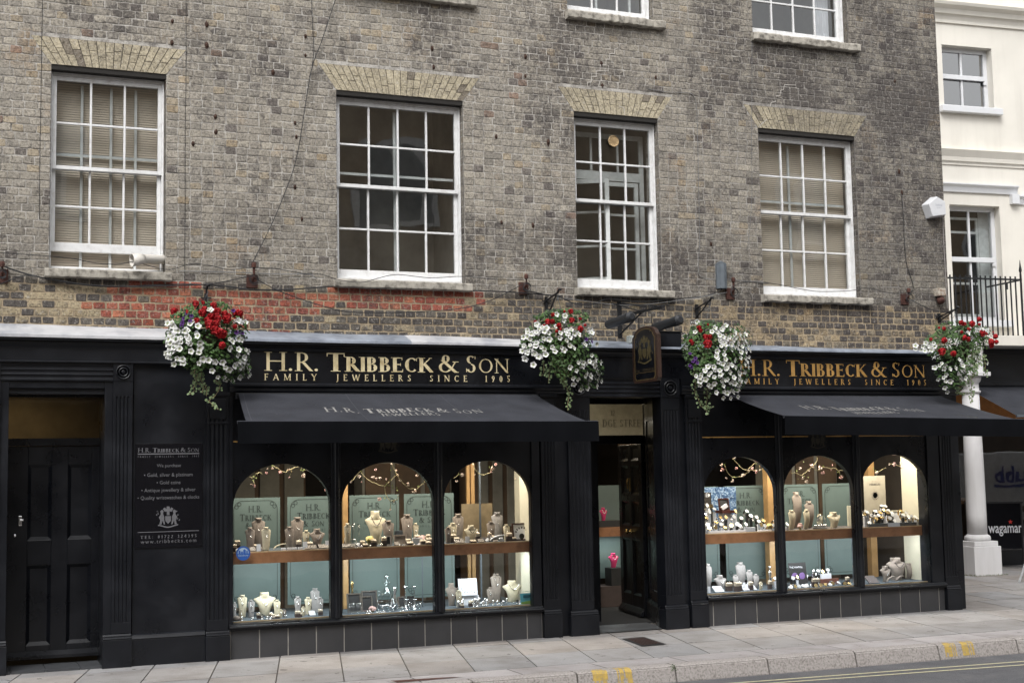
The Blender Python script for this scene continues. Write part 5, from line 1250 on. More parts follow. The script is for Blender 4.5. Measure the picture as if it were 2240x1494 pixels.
for k in range(12):
    px = rx.choice((rx.uniform(1735, 1860), rx.uniform(1550, 1690))); 
    small('ring_box', px, 1275-(px-1560)*.05, rx.uniform(6, 9), None, rx.uniform(.04, .2), 0, "small ring box on the right-hand display floor", "ring box", RINGC, group="ring boxes on the right-hand display floor")
# framed watch board
t = small('frame', 1140.7, 1143.5, 41, None, .14, 1, "dark wooden frame with a watch dial board in the third arched window", "framed display", mat("dark_frame_wood", (.045, .018, .012), .35, bmp=0), CARD, name='framed_display')
p = F(1140.7, 1163, .125); q = MB()
for i in range(7): a = R(-80+i*27); q.box(-.006, .006, -.001, .001, -.010, .010, Matrix.Translation((p.x+.065*math.sin(a), .118, p.z-.005+.05*math.cos(a))) @ Matrix.Rotation(a, 4, 'Y'))
q.lathe([(.03, 0), (.028, -.003)], (p.x+.0, .118, p.z-.045), 16, 'y'); q.build("watch_part", BLK, t)
x0, x1 = F(1009, 1150, .62).x, F(1076, 1150, .62).x; z1_ = F(1040, 1101, .62).z
q = MB(); q.box(x0, x1, .60, .615, CZ-.002, z1_); tag(q.build("display_board", BROWNB), "tan textured board standing behind the third arched window", "display board")
# lower shelf pieces, window two
for px, top, w_, y, m_, lab in ((775.4, 1297, 31, .16, SILVER, "silver photo frame at the left of the second window's floor"), (809, 1291, 35, .36, SILVER, "widest silver photo frame, behind the others on the second window's floor"), (803, 1303, 25, .2, SILVER, "small silver photo frame in front of the widest one"), (878.5, 1304, 17, .34, SILVER, "silver photo frame behind the left candlestick"), (899, 1303, 17, .34, SILVER, "silver photo frame behind the right candlestick")):
    small('frame', px, top, w_, None, y, 0, lab, "photo frame", m_, BLK, name='photo_frame')
cs = [(.9, 0), (1, .03), (.5, .08), (.16, .14), (.2, .3), (.12, .34), (.12, .8), (.2, .86), (.8, .93), (1, 1)]
small('lathe', 886.9, 1281, 10, None, .30, 0, "tall silver candlestick, left one at the back of the second window", "candlestick", SILVER, cs, name='candlestick')
small('lathe', 906, 1281, 10, None, .30, 0, "tall silver candlestick, right one at the back of the second window", "candlestick", SILVER, cs, name='candlestick')
small('lathe', 888.8, 1309.7, 10, None, .12, 0, "short silver candlestick, left one at the front of the second window", "candlestick", SILVER, cs, name='candlestick')
small('lathe', 907.5, 1309.7, 10, None, .12, 0, "short silver candlestick, right one at the front of the second window", "candlestick", SILVER, cs, name='candlestick')
dec = [(.95, 0), (1, .05), (1, .42), (.8, .52), (.3, .60), (.28, .72), (.9, .76), (.3, .78), (.2, .82), (.45, .88), (.45, .95), (.1, 1)]
small('lathe', 845.6, 1255, 24, None, .34, 0, "large crystal decanter with a ball stopper in the second window", "decanter", CRYST, dec, name='crystal_decanter')
small('lathe', 830, 1291, 14, None, .22, 0, "smaller crystal decanter beside the large one", "decanter", CRYST, dec, name='crystal_decanter')
small('lathe', 863, 1281, 13, None, .26, 0, "silver-topped glass jug in the second window", "glass jug", SILVER, [(.9, 0), (1, .3), (.5, .6), (.4, .75), (.6, .85), (.3, 1)], name='silver_jug')
small('lathe', 857, 1304, 26, None, .18, 0, "clear glass dome in the second window", "glass dome", CRYST, [(1, 0), (1, .1), (.5, .6), (.2, .9), (.1, 1)], name='glass_dome')
for px in (769, 784): small('lathe', px, 1318, 15, None, .09, 0, "cut crystal tumbler before the left photo frame", "crystal tumbler", CRYST, [(.6, 0), (.75, .1), (1, 1)], group="cut crystal tumblers by the left frame", name='crystal_tumbler')
for px in (896, 915): small('lathe', px, 1316, 13, None, .16, 0, "plain glass tumbler beside the short candlesticks", "tumbler", CRYST, [(.8, 0), (.85, .1), (1, 1)], group="glass tumblers by the candlesticks", name='glass_tumbler')
small('flower', 815, 1325, 24, None, .10, 0, "pink artificial rose on the second window's floor", "artificial flower", PINKF, name='artificial_flower')
small('lathe', 770, 1270, 8, None, .30, 0, "tall gold ornament behind the left photo frame", "ornament", BRASS, [(1, 0), (1, .35), (.5, .4), (.5, .75), (.9, .8), (.7, .95), (.2, 1)], name='gold_ornament')
# silver animal ornament: continuous body on four legs with a long tail
p = F(845, 1325, .12); t = thing("animal_ornament", "polished silver animal figure with a long raised tail in the second window", "ornament", (p.x, .12, FZ))
q = MB(); s_ = Vector((p.x, .13, p.z-H0)).length/FPX if False else .00465
pts = [(-21, 24), (-19, 18), (-15, 13), (-9, 11), (0, 12), (8, 9), (13, 5), (17, 7), (20, 12)]; rr = [.15, .35, .8, 2.4, 2.6, 2.3, 1.4, 1.3, .9]
q.tube([(a*s_, 0, b2*s_) for a, b2 in pts], [r*s_ for r in rr], 10)
for a, b2 in ((-9, -1), (-6, 1), (7, -1), (10, 1)): q.tube([(a*s_, b2*s_, 11*s_), ((a-1)*s_, b2*s_*1.4, 5*s_), ((a+1)*s_, b2*s_*1.5, 0.3*s_)], [1.1*s_, .7*s_, .5*s_], 6)
q.build("body", SILVER, t, local=True, smooth=True)
# lower shelf, window three
t = small('frame', 1024, 1266, 42, 36, .22, 0, "white board dotted with small earrings in the third window", "earring board", CARD, CARD, name='earring_board')
t.location.z = F(1024, 1302, .22).z; pp = t.location; q = MB(); rr = random.Random(9)
for k in range(24): q.ball((rr.uniform(-.08, .08), .004-.012, rr.uniform(.02, .15)), .0045, .6, 5)
q.build("earring", DARKB, t, local=True)
small('strip', 1030, 1302, 36, None, .24, 0, "white plinth box under the earring board", "display block", CARD, name='display_block')
rr = random.Random(21)
def silver_bit(px, py, y, lv, lab, grp, hh=None):
    prof = rr.choice([[(1, 0), (.3, .15), (.2, .5), (.6, .8), (.4, 1)], [(1, 0), (1, .1), (.4, .3), (.9, .7), (.2, 1)], [(.8, 0), (.2, .2), (.7, .6), (.7, .8), (.1, 1)]])
    small('lathe', px, py, rr.uniform(6, 10), None, y, lv, lab, "silver trinket", SILVER, prof, group=grp, name='silver_trinket')
for k in range(22): silver_bit(rr.choice([rr.uniform(1034, 1062), rr.uniform(1060, 1105), rr.uniform(1104, 1140)]), rr.uniform(1306, 1322), rr.uniform(.02, .13), 0, "small silver trinket at the front of the third window's floor", "silver trinkets on the third window's floor")
for k in range(8): silver_bit(rr.uniform(996, 1016), rr.uniform(1310, 1322), rr.uniform(.02, .10), 0, "small silver trinket by the mini cream bust in the third window", "silver trinkets by the mini cream bust")
for k in range(12): silver_bit(rr.uniform(800, 885), rr.uniform(1334, 1339), rr.uniform(.0, .06), 0, "small silver trinket at the front of the second window's floor", "silver trinkets on the second window's floor")
for k in range(9): silver_bit(rr.uniform(528, 626), rr.uniform(1343, 1350), rr.uniform(.0, .10), 0, "small silver trinket at the front of the first window's floor", "silver trinkets on the first window's floor")
for k in range(14): silver_bit(rr.uniform(775, 935), rr.uniform(1188, 1193), rr.uniform(.03, .08), 1, "small silver trinket at the front of the second window's counter", "silver trinkets on the second window's counter")
small('tray', 684, 1337, 13, 14, .1, 0, "pale ring pad beside the mini bust on the first window's floor", "ring tray", CARD, name='ring_tray')
small('arc', 566, 1346, 30, 14, .06, 0, "grey curved bracelet ramp on the first window's floor", "bangle stand", GREYM, name='bangle_stand')
for px, lab in ((517, "taupe cushion at the left edge of the first window's floor"), (600, "taupe cushion near the middle of the first window's floor")):
    small('lathe', px, 1346, 17, None, .06, 0, lab, "cushion", TAUPE, [(.7, 0), (1, .3), (.9, .7), (.4, 1)], name='display_cushion')
t = small('card', 1152.5, 1297, 29, None, .02, 0, "teal notice card with green foot in the third window's corner", "notice card", mat("teal_card", (.10, .36, .42), .5, bmp=0), name='notice_card')
q = MB(); h_ = .16
q.add([(-.066, -.0008, 0), (.066, -.0008, 0), (.066, -.004, .028), (.03, -.004, .036), (-.02, -.004, .030), (-.066, -.003, .022)], [(0, 1, 2, 3, 4, 5)]); q.build("green_foot", mat("lime_print", (.22, .36, .06), .6, bmp=0), t, local=True, fixn=False)
tm = text_mesh("ACCEPTED HERE", .016, None, "x", None, lambda x, y: (x, -.022, y+.125)); tm.add([(-.05, -.020, .065), (.02, -.020, .065), (.045, -.021, .095), (-.05, -.021, .095)], [(0, 1, 2, 3)]); tm.build("print", mat("dark_teal_print", (.01, .10, .13), .6, bmp=0), t, local=True, fixn=False)
# ---- right-hand shop goods
WATCHF = mat("watch_face", (.75, .75, .74), .25, metal=.3, bmp=0); STRAP = mat("watch_strap", (.03, .025, .022), .5, bmp=0); GOLDW = mat("gold_watch", (.7, .52, .25), .25, metal=1, bmp=0)
def watch(px, py, y, lv, lab, grp, strap=STRAP, s=1.0, tall=True):
    zb_ = CZ if lv else FZ; p = F(px, py, y); z = max(p.z, zb_+.018)
    t = thing("wrist_watch", lab, "watch", (p.x, y, z), grp); s *= 1.4; rz = rr.uniform(-.5, .5); tl_ = R(rr.uniform(35, 75)); M_ = Matrix.Rotation(rz, 4, 'Z') @ Matrix.Rotation(tl_, 4, 'X')
    q = MB(); q.lathe([(.0165*s, -.004), (.0175*s, .0), (.016*s, .004), (.0155*s, .004)], (0, 0, 0), 14); q.v = [tuple(M_ @ Vector(v)) for v in q.v]; q.build("case", WATCHF if rr.random() < .7 else GOLDW, t, local=True)
    q = MB(); pts = [M_ @ Vector((0, .024*s*math.cos(a)*1.0, -.024*s+.024*s*math.sin(a))) for a in [R(70-320*i/12) for i in range(13)]]
    for i in range(12):
        a, b2 = pts[i], pts[i+1]; u = M_ @ Vector((.008*s, 0, 0)); q.quad(a-u, b2-u, b2+u, a+u)
    q.build("strap", strap, t, local=True, fixn=False)
    if z-zb_ > .05:
        q = MB(); q.box(-.014, .014, -.004, .018, -(z-zb_)+.0, -.03); q.build("stand", rr.choice([CARD, BLK, CARD]), t, local=True)
for px, py, y in ((1547, 1105, .3), (1552, 1119, .2), (1556, 1107, .35), (1563, 1113, .3), (1567, 1142, .12), (1576, 1131, .2), (1588, 1131, .22), (1578, 1147, .1), (1566, 1153, .06), (1609, 1118, .3), (1606, 1130, .22), (1622, 1133, .18), (1634, 1118, .32), (1643, 1128, .25), (1613, 1146, .1), (1619, 1150, .08), (1600, 1149, .07), (1632, 1146, .12), (1655, 1131, .2), (1660, 1140, .14), (1666, 1147, .1), (1673, 1150, .08), (1586, 1153, .06), (1552, 1155, .05), (1696, 1140, .1), (1693, 1149, .08), (1722, 1146, .08), (1548, 1147, .1), (1545, 1133, .15), (1670, 1138, .16)):
    watch(px, py, y, 1, "wrist watch on the fourth arched window's counter", "watches on the fourth window's counter", strap=rr.choice([STRAP, SILVER, SILVER]))
for px, py, y in ((1895, 1119, .25), (1898, 1120, .22), (1907, 1127, .16), (1892, 1124, .22), (1915, 1118, .24), (1926, 1121, .2), (1929, 1106, .34), (1937, 1107, .34), (1933, 1115, .26), (1943, 1117, .26), (1942, 1121, .22), (1951, 1121, .22), (1953, 1126, .18), (1915, 1129, .12), (1930, 1131, .1), (1947, 1133, .09), (1917, 1134, .08), (1958, 1139, .05), (1902, 1143, .04), (1922, 1127, .14)):
    watch(px, py, y, 1, "wrist watch in the piled cluster on the sixth window's counter", "watches piled on the sixth window's counter", strap=rr.choice([STRAP, SILVER, GOLDW]))
for px, py, y in ((1971, 1117, .24), (1976, 1126, .16), (1983, 1122, .2), (1987, 1129, .14), (1993, 1129, .16), (1991, 1135, .1), (2002, 1130, .14), (2006, 1133, .12)):
    watch(px, py, y, 1, "gold wrist watch at the right of the sixth window's counter", "gold watches on the sixth window's counter", strap=GOLDW)
for px, py, y in ((1735, 1264, .25), (1744, 1262, .25), (1754, 1257, .3), (1764, 1258, .3), (1731, 1283, .06), (1740, 1284, .05), (1748, 1284, .05), (1757, 1282, .06), (1766, 1280, .07), (1777, 1280, .08), (1789, 1278, .1), (1796, 1283, .04), (1806, 1281, .05), (1816, 1280, .05), (1822, 1275, .1), (1835, 1274, .1), (1849, 1280, .04), (1858, 1279, .04), (1762, 1286, .02), (1730, 1289, .02), (1785, 1285, .03), (1696, 1265, .15), (1790, 1248, .3), (1800, 1250, .3), (1811, 1246, .32)):
    watch(px, py, y, 0, "small watch or clock on the fifth window's floor", "watches on the fifth window's floor", strap=rr.choice([SILVER, CARD, SILVER]))
for px, w_, h_, y, lab in ((1590, 92, 5, .03, "long white base plate under the watches"), (1672, 32, 3, .03, "short white base plate right of the long one"), (1640, 26, 9, .12, "white block amid the watches of the fourth window"), (1550, 20, 8, .08, "pale blue-edged block at the left of the fourth window")):
    p = F(px, 1160, y); small('strip', px, 1160, w_, h_, y, 1, lab, "display block", CARD, name='display_block')
p0, p1 = F(1541, 1066, .6), F(1611, 1120, .6)
t = thing("watch_poster", "blue rippled sea poster behind the watches in the fourth window", "poster", (p0.x, .6, CZ))
q = MB(); q.box(p0.x, p1.x, .598, .604, CZ, p0.z)
m_, tt, bb = new_mat("sea_print"); n_ = noise(tt, 26, 6, .7, dist=1.5); r_ = ramp(tt, n_.outputs['Fac'], [(.35, (.01, .02, .05)), (.5, (.05, .12, .25)), (.62, (.45, .55, .65))]); tt.links.new(r_.outputs[0], bb.inputs['Base Color']); q.build("print", m_, t)
p0, p1 = F(1538, 1077, .55), F(1557, 1130, .55); t = thing("dark_showcard", "dark upright showcard with a pale brand name at the left edge of the fourth window", "showcard", (p0.x, .55, CZ))
q = MB(); q.box(p0.x-.02, p1.x, .55, .56, CZ, p0.z); q.build("board", mat("showcard_brown", (.035, .03, .025), .5, bmp=0), t); tm = text_mesh("SEIKO", .032, None, "x", None, lambda x, y: (p0.x+.03+x*1.1, .548, F(1545, 1085, .55).z+y), bold=.01); tm.build("lettering", CARD, t, fixn=False)
t = small('frame', 1584, 1088, 26, 26, .45, 1, "dark wooden presentation box with a lit watch, raised above the fourth window's counter", "presentation box", mat("rosewood", (.05, .015, .01), .3, bmp=0), BLK, name='presentation_box'); t.location.z = F(1584, 1116, .45).z
q = MB(); q.box(-.09, .09, -.10, .05, -.03, 0); q.build("tray", mat("rosewood2", (.08, .025, .018), .3, bmp=0), t, local=True); q = MB(); q.box(-.03, .05, -.03, -.0, .02, .06, Matrix.Rotation(R(-30), 4, 'Y')); q.build("watch", CARD, t, local=True); q = MB(); q.box(-.05, .05, -.05, .05, -(t.location.z-CZ), -.03); q.build("riser", CARD, t, local=True)
small('flower', 1682, 1133, 20, None, .1, 1, "yellow artificial flower beside the broad pine post", "artificial flower", YELF, name='artificial_flower')
small('flower', 1749.7, 1139, 20, None, .08, 1, "pink artificial flower before the busts of the fifth window", "artificial flower", PINKF, name='artificial_flower')
t = thing("glass_plate", "round clear glass plate standing behind pearls in the fifth window", "glass plate", (F(1796, 1125, .34).x, .34, CZ)); q = MB(); q.lathe([(.07, .0), (.065, -.01), (.03, -.014), (.005, -.014)], (0, 0, .075), 28, 'y'); q.build("disc", CRYST, t, local=True, smooth=True)
t = thing("pearl_strand", "strand of large silver pearls on the fifth window's counter", "pearl strand", (F(1794, 1150, .1).x, .1, CZ)); q = MB()
for k in range(11): a = R(180*k/10); q.ball((.075*math.cos(a), -.04*math.sin(a), .035+.003*(k % 2)), .011, 1, 7)
q.build("pearl", SILVER, t, local=True, smooth=True); q = MB(); q.lathe([(.075, 0), (.085, .01), (.07, .02)], (0, 0, 0), 24); q.build("base", BLK, t, local=True)
small('strip', 1862, 1106, 20, None, .35, 1, "pale glossy cube stand at the right of the fifth window", "display block", CREAMW, name='display_block')
small('frame', 1961, 1098, 21, 30, .36, 1, "white box frame standing behind the sixth window's watches", "display frame", CREAMW, CARD, name='white_box_stand')
small('strip', 1952, 1146, 122, 7, .03, 1, "long grey tray under the sixth window's watches", "display tray", GREYM, name='display_tray')
small('card', 1956, 1144, 30, 8, -.03, 1, "white label card leaning on the grey tray", "label card", CARD, name='label_card')
p0, p1 = F(1889, 1041, .5), F(1939, 1120, .5); t = thing("brand_showcard", "tall beige showcard with a brand name and ring drawing in the sixth window", "showcard", (p0.x, .5, CZ))
q = MB(); q.box(p0.x, p1.x, .5, .508, CZ, p0.z); q.build("board", mat("beige_card", (.42, .38, .30), .6, var=.1, bmp=0), t); cx = (p0.x+p1.x)/2
tm = text_mesh("HERBELIN", .036, None, "x", None, lambda x, y: (cx+x, .498, p0.z-.115+y)); n1 = text_mesh("MICHEL", .016, None, "x", None, lambda x, y: (cx+x, .498, p0.z-.075+y), space=1.6); tm.add(n1.v, n1.f); tm.build("lettering", BLK, t, fixn=False)
q = MB(); q.lathe([(.05, 0), (.05, -.003), (.034, -.003), (.034, 0)], (cx, .499, F(1915, 1083, .5).z), 24, 'y'); q.build("ring_print", mat("ring_ink", (.30, .27, .22), .6, bmp=0), t)
t = small('card', 1747, 1230, 43, None, .26, 0, "black showcard with two purple watches in the fifth window", "showcard", BLK, name='watch_showcard')
tm = text_mesh("THE WATCH", .03, None, "x", None, lambda x, y: (x-.02, .022, y+.20)); n1 = text_mesh("fine watches and straps\nfor every wrist", .012, None, "x", None, lambda x, y: (x-.02, .020, y+.185)); tm.v = [(a, .003+(c-.0)*.14-.004, c) for a, b2, c in tm.v]; tm.build("lettering", CARD, t, local=True, fixn=False)
q = MB()
for sx in (-.05, .05): q.lathe([(.04, 0), (.038, -.003)], (sx, .0135, .11), 20, 'y')
q.build("dial_print", mat("purple_print", (.22, .13, .33), .5, bmp=0), t, local=True)
small('strip', 1814, 1265, 46, None, .24, 0, "brown wooden watch box on the fifth window's floor", "watch box", mat("brown_leather", (.16, .06, .04), .5, bmp=0), name='watch_box')
small('strip', 1806, 1254, 26, None, .30, 0, "white box behind the brown watch box", "display block", CARD, name='display_block')
for px in (1545, 1552, 1619, 1629, 1638): small('card', px, 1277 if px > 1600 else 1287, 6, 17 if px > 1600 else 13, .1, 0, "narrow white price card on the fourth window's floor", "price card", CARD, group="price cards on the fourth window's floor")
for px in (1570, 1579, 1632, 1641, 1650): small('tray', px, 1288, 12, 18, .08, 0, "long pale ring pad on the fourth window's floor", "ring tray", CARD, group="ring pads on the fourth window's floor", name='ring_tray')
small('lathe', 1683.6, 1238, 12, None, .16, 0, "silver dressed figurine at the right of the fourth window's floor", "figurine", SILVER, [(1, 0), (.8, .3), (.3, .5), (.6, .65), (.5, .75), (.2, .8), (.35, .92), (.6, .95), (.6, 1)], name='silver_figurine')
small('lathe', 1779, 1246, 13, None, .2, 0, "silver dressed figurine left of the brown watch box", "figurine", SILVER, [(1, 0), (.9, .3), (.4, .55), (.7, .7), (.3, .85), (.4, 1)], name='silver_figurine')
small('tray', 1912, 1257, 26, 24, .05, 0, "brown board of bracelets on the sixth window's floor", "bracelet board", mat_boxd, name='bracelet_board')
for px in (1948, 1968): small('arc', px, 1263, 18, 12, .03, 0, "low bracelet ramp at the front of the sixth window's floor", "bangle stand", TAUPE, 'flip', group="bracelet ramps in the sixth window", name='bangle_stand')
small('strip', 1546, 1150, 10, 6, .1, 1, "turquoise block at the left of the fourth window's counter", "display block", mat("sky_card", (.12, .42, .6), .5, bmp=0), name='display_block')
# ---- blossom garlands hung in the arches
def garland(lab, lines, blossoms, leaves, y=.10):
    p = F(*lines[0][0], y); t = thing("blossom_garland", lab, "garland", p)
    q = MB()
    for ln in lines:
        P_ = [F(a, b2, y+.02*math.sin(a*.3)) for a, b2 in ln]; pts = []
        for i in range(len(P_)-1):
            for k in range(4): pts.append(P_[i].lerp(P_[i+1], k/4)+Vector((0, 0, .004*math.sin(k*2+i))))
        pts.append(P_[-1]); q.tube(pts, .0035, 5)
    q.build("vine", VINE, t)
    for a, b2, s_ in blossoms:
        c = F(a, b2, y-.01); q = MB()
        for k in range(9):
            n = Vector((rr.uniform(-1, 1), rr.uniform(-1.2, .2), rr.uniform(-1, .8))).normalized(); u = n.orthogonal().normalized(); v = n.cross(u); r = .011*s_
            q.add([c+n*r*.2, c+n*r+u*r*.8, c+n*r*1.5, c+n*r+v*r*.8, c+n*r*.9-u*r*.7], [(0, 1, 2, 3), (0, 3, 2, 4)])
        q.build("blossom", PALEF if rr.random() < .6 else PINKF, t, fixn=False)
    q = MB()
    for a, b2 in leaves:
        c = F(a, b2, y-.015); an = rr.uniform(0, 6.28); u = Vector((math.cos(an), 0, math.sin(an)))*.022; v = Vector((-math.sin(an), .5, math.cos(an)))*.010; q.quad(c, c+u*.5+v, c+u, c+u*.5-v)
    q.build("leaf", mat_vleaf, t, fixn=False)
mat_vleaf = mat("pale_leaf", (.22, .26, .07), .6, bmp=0)
z = lambda a, b2, ox, oy, s: (ox+a/s, oy+b2/s)
A = lambda l: [z(a, b2, 500, 1000, 9.333) for a, b2 in l]
garland("blossom garland in the top of the first arched window", [A([(430, 400), (500, 430), (560, 340), (640, 310), (680, 340)]), A([(900, 170), (1000, 230), (1160, 320), (1220, 250), (1450, 190), (1500, 220)]), A([(1260, 240), (1290, 290), (1240, 390)]), A([(1640, 280), (1760, 350)]), A([(1870, 470), (1940, 540), (1990, 640)]), A([(490, 460), (540, 560)])],
        [(*z(a, b2, 500, 1000, 9.333), s) for a, b2, s in ((520, 585, 1.2), (455, 550, .6), (770, 320, 1), (1040, 330, 1.7), (895, 225, .9), (1225, 250, .7), (1230, 405, .8), (1525, 365, 1.5), (1870, 470, .8), (1985, 660, .9), (785, 235, .6))], A([(480, 470), (540, 425), (490, 390), (1500, 260), (1530, 255), (1470, 280), (1860, 460), (880, 190)]))
A = lambda l: [z(a, b2, 490, 980, 3.396) for a, b2 in l]
garland("fullest blossom garland, in the top of the second arched window", [A([(1010, 175), (1060, 230), (1140, 270), (1190, 285), (1240, 240), (1290, 190)]), A([(1245, 120), (1270, 170), (1310, 240), (1370, 300), (1430, 305), (1500, 245)]), A([(1190, 285), (1200, 340), (1230, 390), (1290, 385), (1295, 350)]), A([(1240, 405), (1235, 450)]), A([(945, 250), (980, 210), (1010, 175)])],
        [(*z(a, b2, 490, 980, 3.396), s) for a, b2, s in ((1005, 210, 1.2), (945, 250, .9), (1105, 210, 1.4), (1160, 225, 1.2), (1130, 225, 1), (1125, 160, 1), (1310, 240, .9), (1280, 165, .8), (1290, 200, .9), (1365, 270, 1.5), (1415, 320, 1.6), (1155, 378, 1.3), (1262, 395, .8), (1235, 455, .8), (1435, 205, 1), (1500, 245, .9), (1020, 250, .6), (1245, 115, .6), (1205, 230, .8))], A([(1215, 260), (1240, 240), (1260, 290), (1280, 310), (1230, 280), (1190, 365), (1240, 155), (1020, 180), (1440, 290), (1290, 290), (1250, 270), (1200, 270)]))
A = lambda l: [z(a, b2, 940, 980, 3.395) for a, b2 in l]
garland("sparse blossom garland in the top of the third arched window", [A([(320, 120), (340, 165), (380, 200), (450, 185), (465, 130)]), A([(180, 225), (210, 200), (215, 180)])],
        [(*z(a, b2, 940, 980, 3.395), s) for a, b2, s in ((470, 150, 1.5), (490, 120, 1.2), (455, 180, .8), (240, 200, 1.4), (200, 245, 1), (335, 195, .7), (640, 230, .8), (322, 118, .6))], A([(215, 185), (230, 190), (440, 135)]))
A = lambda l: [z(a, b2, 1530, 990, 6.054) for a, b2 in l]
garland("blossom garland in the top of the fourth arched window", [A([(440, 80), (520, 160), (560, 210), (640, 240), (700, 230), (790, 235), (880, 210)]), A([(340, 180), (370, 260), (430, 325), (560, 320), (640, 260)]), A([(650, 215), (740, 130)]), A([(790, 150), (800, 200)])],
        [(*z(a, b2, 1530, 990, 6.054), s) for a, b2, s in ((300, 225, 1.6), (290, 160, 1.3), (490, 205, 1.2), (580, 295, 1.8), (435, 370, 1.4), (355, 335, .8), (645, 245, 1.2), (740, 250, 1.6), (700, 205, 1.2), (800, 230, .7), (470, 70, .8))], A([(520, 165), (450, 325), (505, 320), (330, 170), (740, 150), (430, 330)]))
garland("blossom garland in the top of the fifth arched window", [A([(1560, 60), (1560, 110), (1500, 180), (1420, 250), (1350, 305), (1280, 265), (1220, 270)]), A([(1500, 200), (1560, 240), (1610, 230), (1640, 190), (1740, 210), (1800, 200), (1840, 240), (1950, 230), (1980, 290)]), A([(1850, 250), (1870, 310)])],
        [(*z(a, b2, 1530, 990, 6.054), s) for a, b2, s in ((1330, 210, 1.3), (1480, 160, 1.3), (1600, 200, 1.8), (1635, 265, 1.5), (1415, 385, 1.4), (1370, 335, 1.1), (1880, 330, 1.6), (1980, 290, 1.3), (1925, 225, 1.2), (1755, 160, .8), (1740, 230, .7), (1505, 185, .9), (1450, 240, .7))], A([(1310, 335), (1380, 320), (1430, 320), (1830, 270), (1640, 190), (1280, 240), (1370, 115)]))
A = lambda l: [z(a, b2, 1840, 930, 3.32) for a, b2 in l]
garland("short blossom sprig in the top of the sixth arched window", [A([(255, 345), (300, 320), (325, 310)]), A([(350, 280), (390, 285), (435, 300)])],
        [(*z(a, b2, 1840, 930, 3.32), s) for a, b2, s in ((257, 345, 1.6), (385, 283, 1.7), (350, 283, .8), (432, 275, 1), (435, 305, 1.2))], A([(318, 318), (245, 330), (230, 310)]))
# round blue sticker on the first pane
p = F(532.1, 1209.8, -.088); t = thing("window_sticker", "round blue sticker with pale town skyline on the first arched window's glass", "sticker", (p.x, -.088, p.z)); r = .068
BLUE = mat("blue_vinyl", (.02, .09, .35), .5, bmp=0); PALEB = mat("pale_vinyl", (.35, .45, .55), .5, bmp=0)
q = MB(); q.lathe([(r, 0), (r, -.0008)], (p.x, -.087, p.z), 32, 'y'); q.build("disc", BLUE, t)
q = MB(); pts = [(r*.78*math.cos(a), r*.78*math.sin(a)-.001) for a in [R(180*i/14) for i in range(15)]]; q.add([(p.x+a, -.0885, p.z+b2) for a, b2 in pts], [list(range(15))]); q.build("sky_print", PALEB, t, fixn=False)
q = MB()
for a, b2, w_, h_ in ((-.035, 0, .02, .022), (-.012, 0, .018, .014), (.012, 0, .024, .032), (.036, 0, .014, .020)): q.add([(p.x+a-w_/2, -.0892, p.z-.002), (p.x+a+w_/2, -.0892, p.z-.002), (p.x+a+w_/2, -.0892, p.z+h_), (p.x+a, -.0892, p.z+h_+.008), (p.x+a-w_/2, -.0892, p.z+h_)], [(0, 1, 2, 3, 4)])
q.build("skyline_print", BLUE, t, fixn=False)
tm = text_mesh("Salisbury", .028, None, "x", None, lambda x, y: (p.x+x, -.089, p.z-.028+y)); tm.build("lettering", PALEB, t, fixn=False)
# lobby display seen through the open door
yl2 = 2.25
x0, x1 = F(1300, 1200, yl2).x, F(1385, 1200, yl2).x
def zz(py, y=yl2): return F(1335, py, y).z
t = thing("lobby_showcase", "lit showcase seen through the open shop door", "showcase", ((x0+x1)/2, yl2, 0))
q = MB(); q.box(x0, x1, yl2+.3, yl2+.32, zz(1268), zz(1062)); q.build("teal_back", TEAL, t); q = MB(); q.box(x0, x1, yl2, yl2+.3, zz(1173), zz(1153)); q.build("shelf", WOOD, t)
q = MB(); q.box(x0, x1, yl2, yl2+.4, 0.01, zz(1282)); q.build("base", mat_boxd, t)
q = MB(); q.box(6.4, 8.9, 3.2, 3.24, 2.05, 2.94); q.build("fanlight_fill_panel", mat("fill_panel_grey", (.36, .34, .28), .8, bmp=0), t)  # added pale panel that makes the entrance fanlight look brighter
area("lobby_light", (7.6, 2.75, 2.9), .8, .3, .9, (1, .85, .6))  # added fill light for the panel behind the fanlight, no known fitting
area("lobby_light", ((x0+x1)/2, yl2+.1, 2.3), .5, .1, 3, (1, .9, .75)); area("lobby_light", ((x0+x1)/2, yl2+.1, zz(1173)-.01), .5, .1, 1.6, (.9, 1, 1))
PK = mat("pink_velvet", (.62, .04, .16), .7, bmp=.1)
sv = (CZ, FZ)
q = MB(); a_ = F(1341, 1200, yl2+.14).x; q.box(a_-.09, a_+.09, yl2+.02, yl2+.2, zz(1282)+.002, zz(1243)); q.build("riser", BLK, t); q = MB(); q.box(x0+.02, x1-.1, yl2+.04, yl2+.2, zz(1153)+.002, zz(1139)); q.build("riser", BLK, t)
FZ = zz(1243); bust(1341, 1209, 24, yl2+.14, 0, 'wide', PK, 0, "bright pink necklace bust low in the showcase beyond the open door", PEARL)
CZ = zz(1139); bust(1319, 1110, 18, yl2+.14, 1, 'wide', PK, 0, "bright pink necklace bust on the upper shelf beyond the open door", PEARL)
CZ, FZ = sv
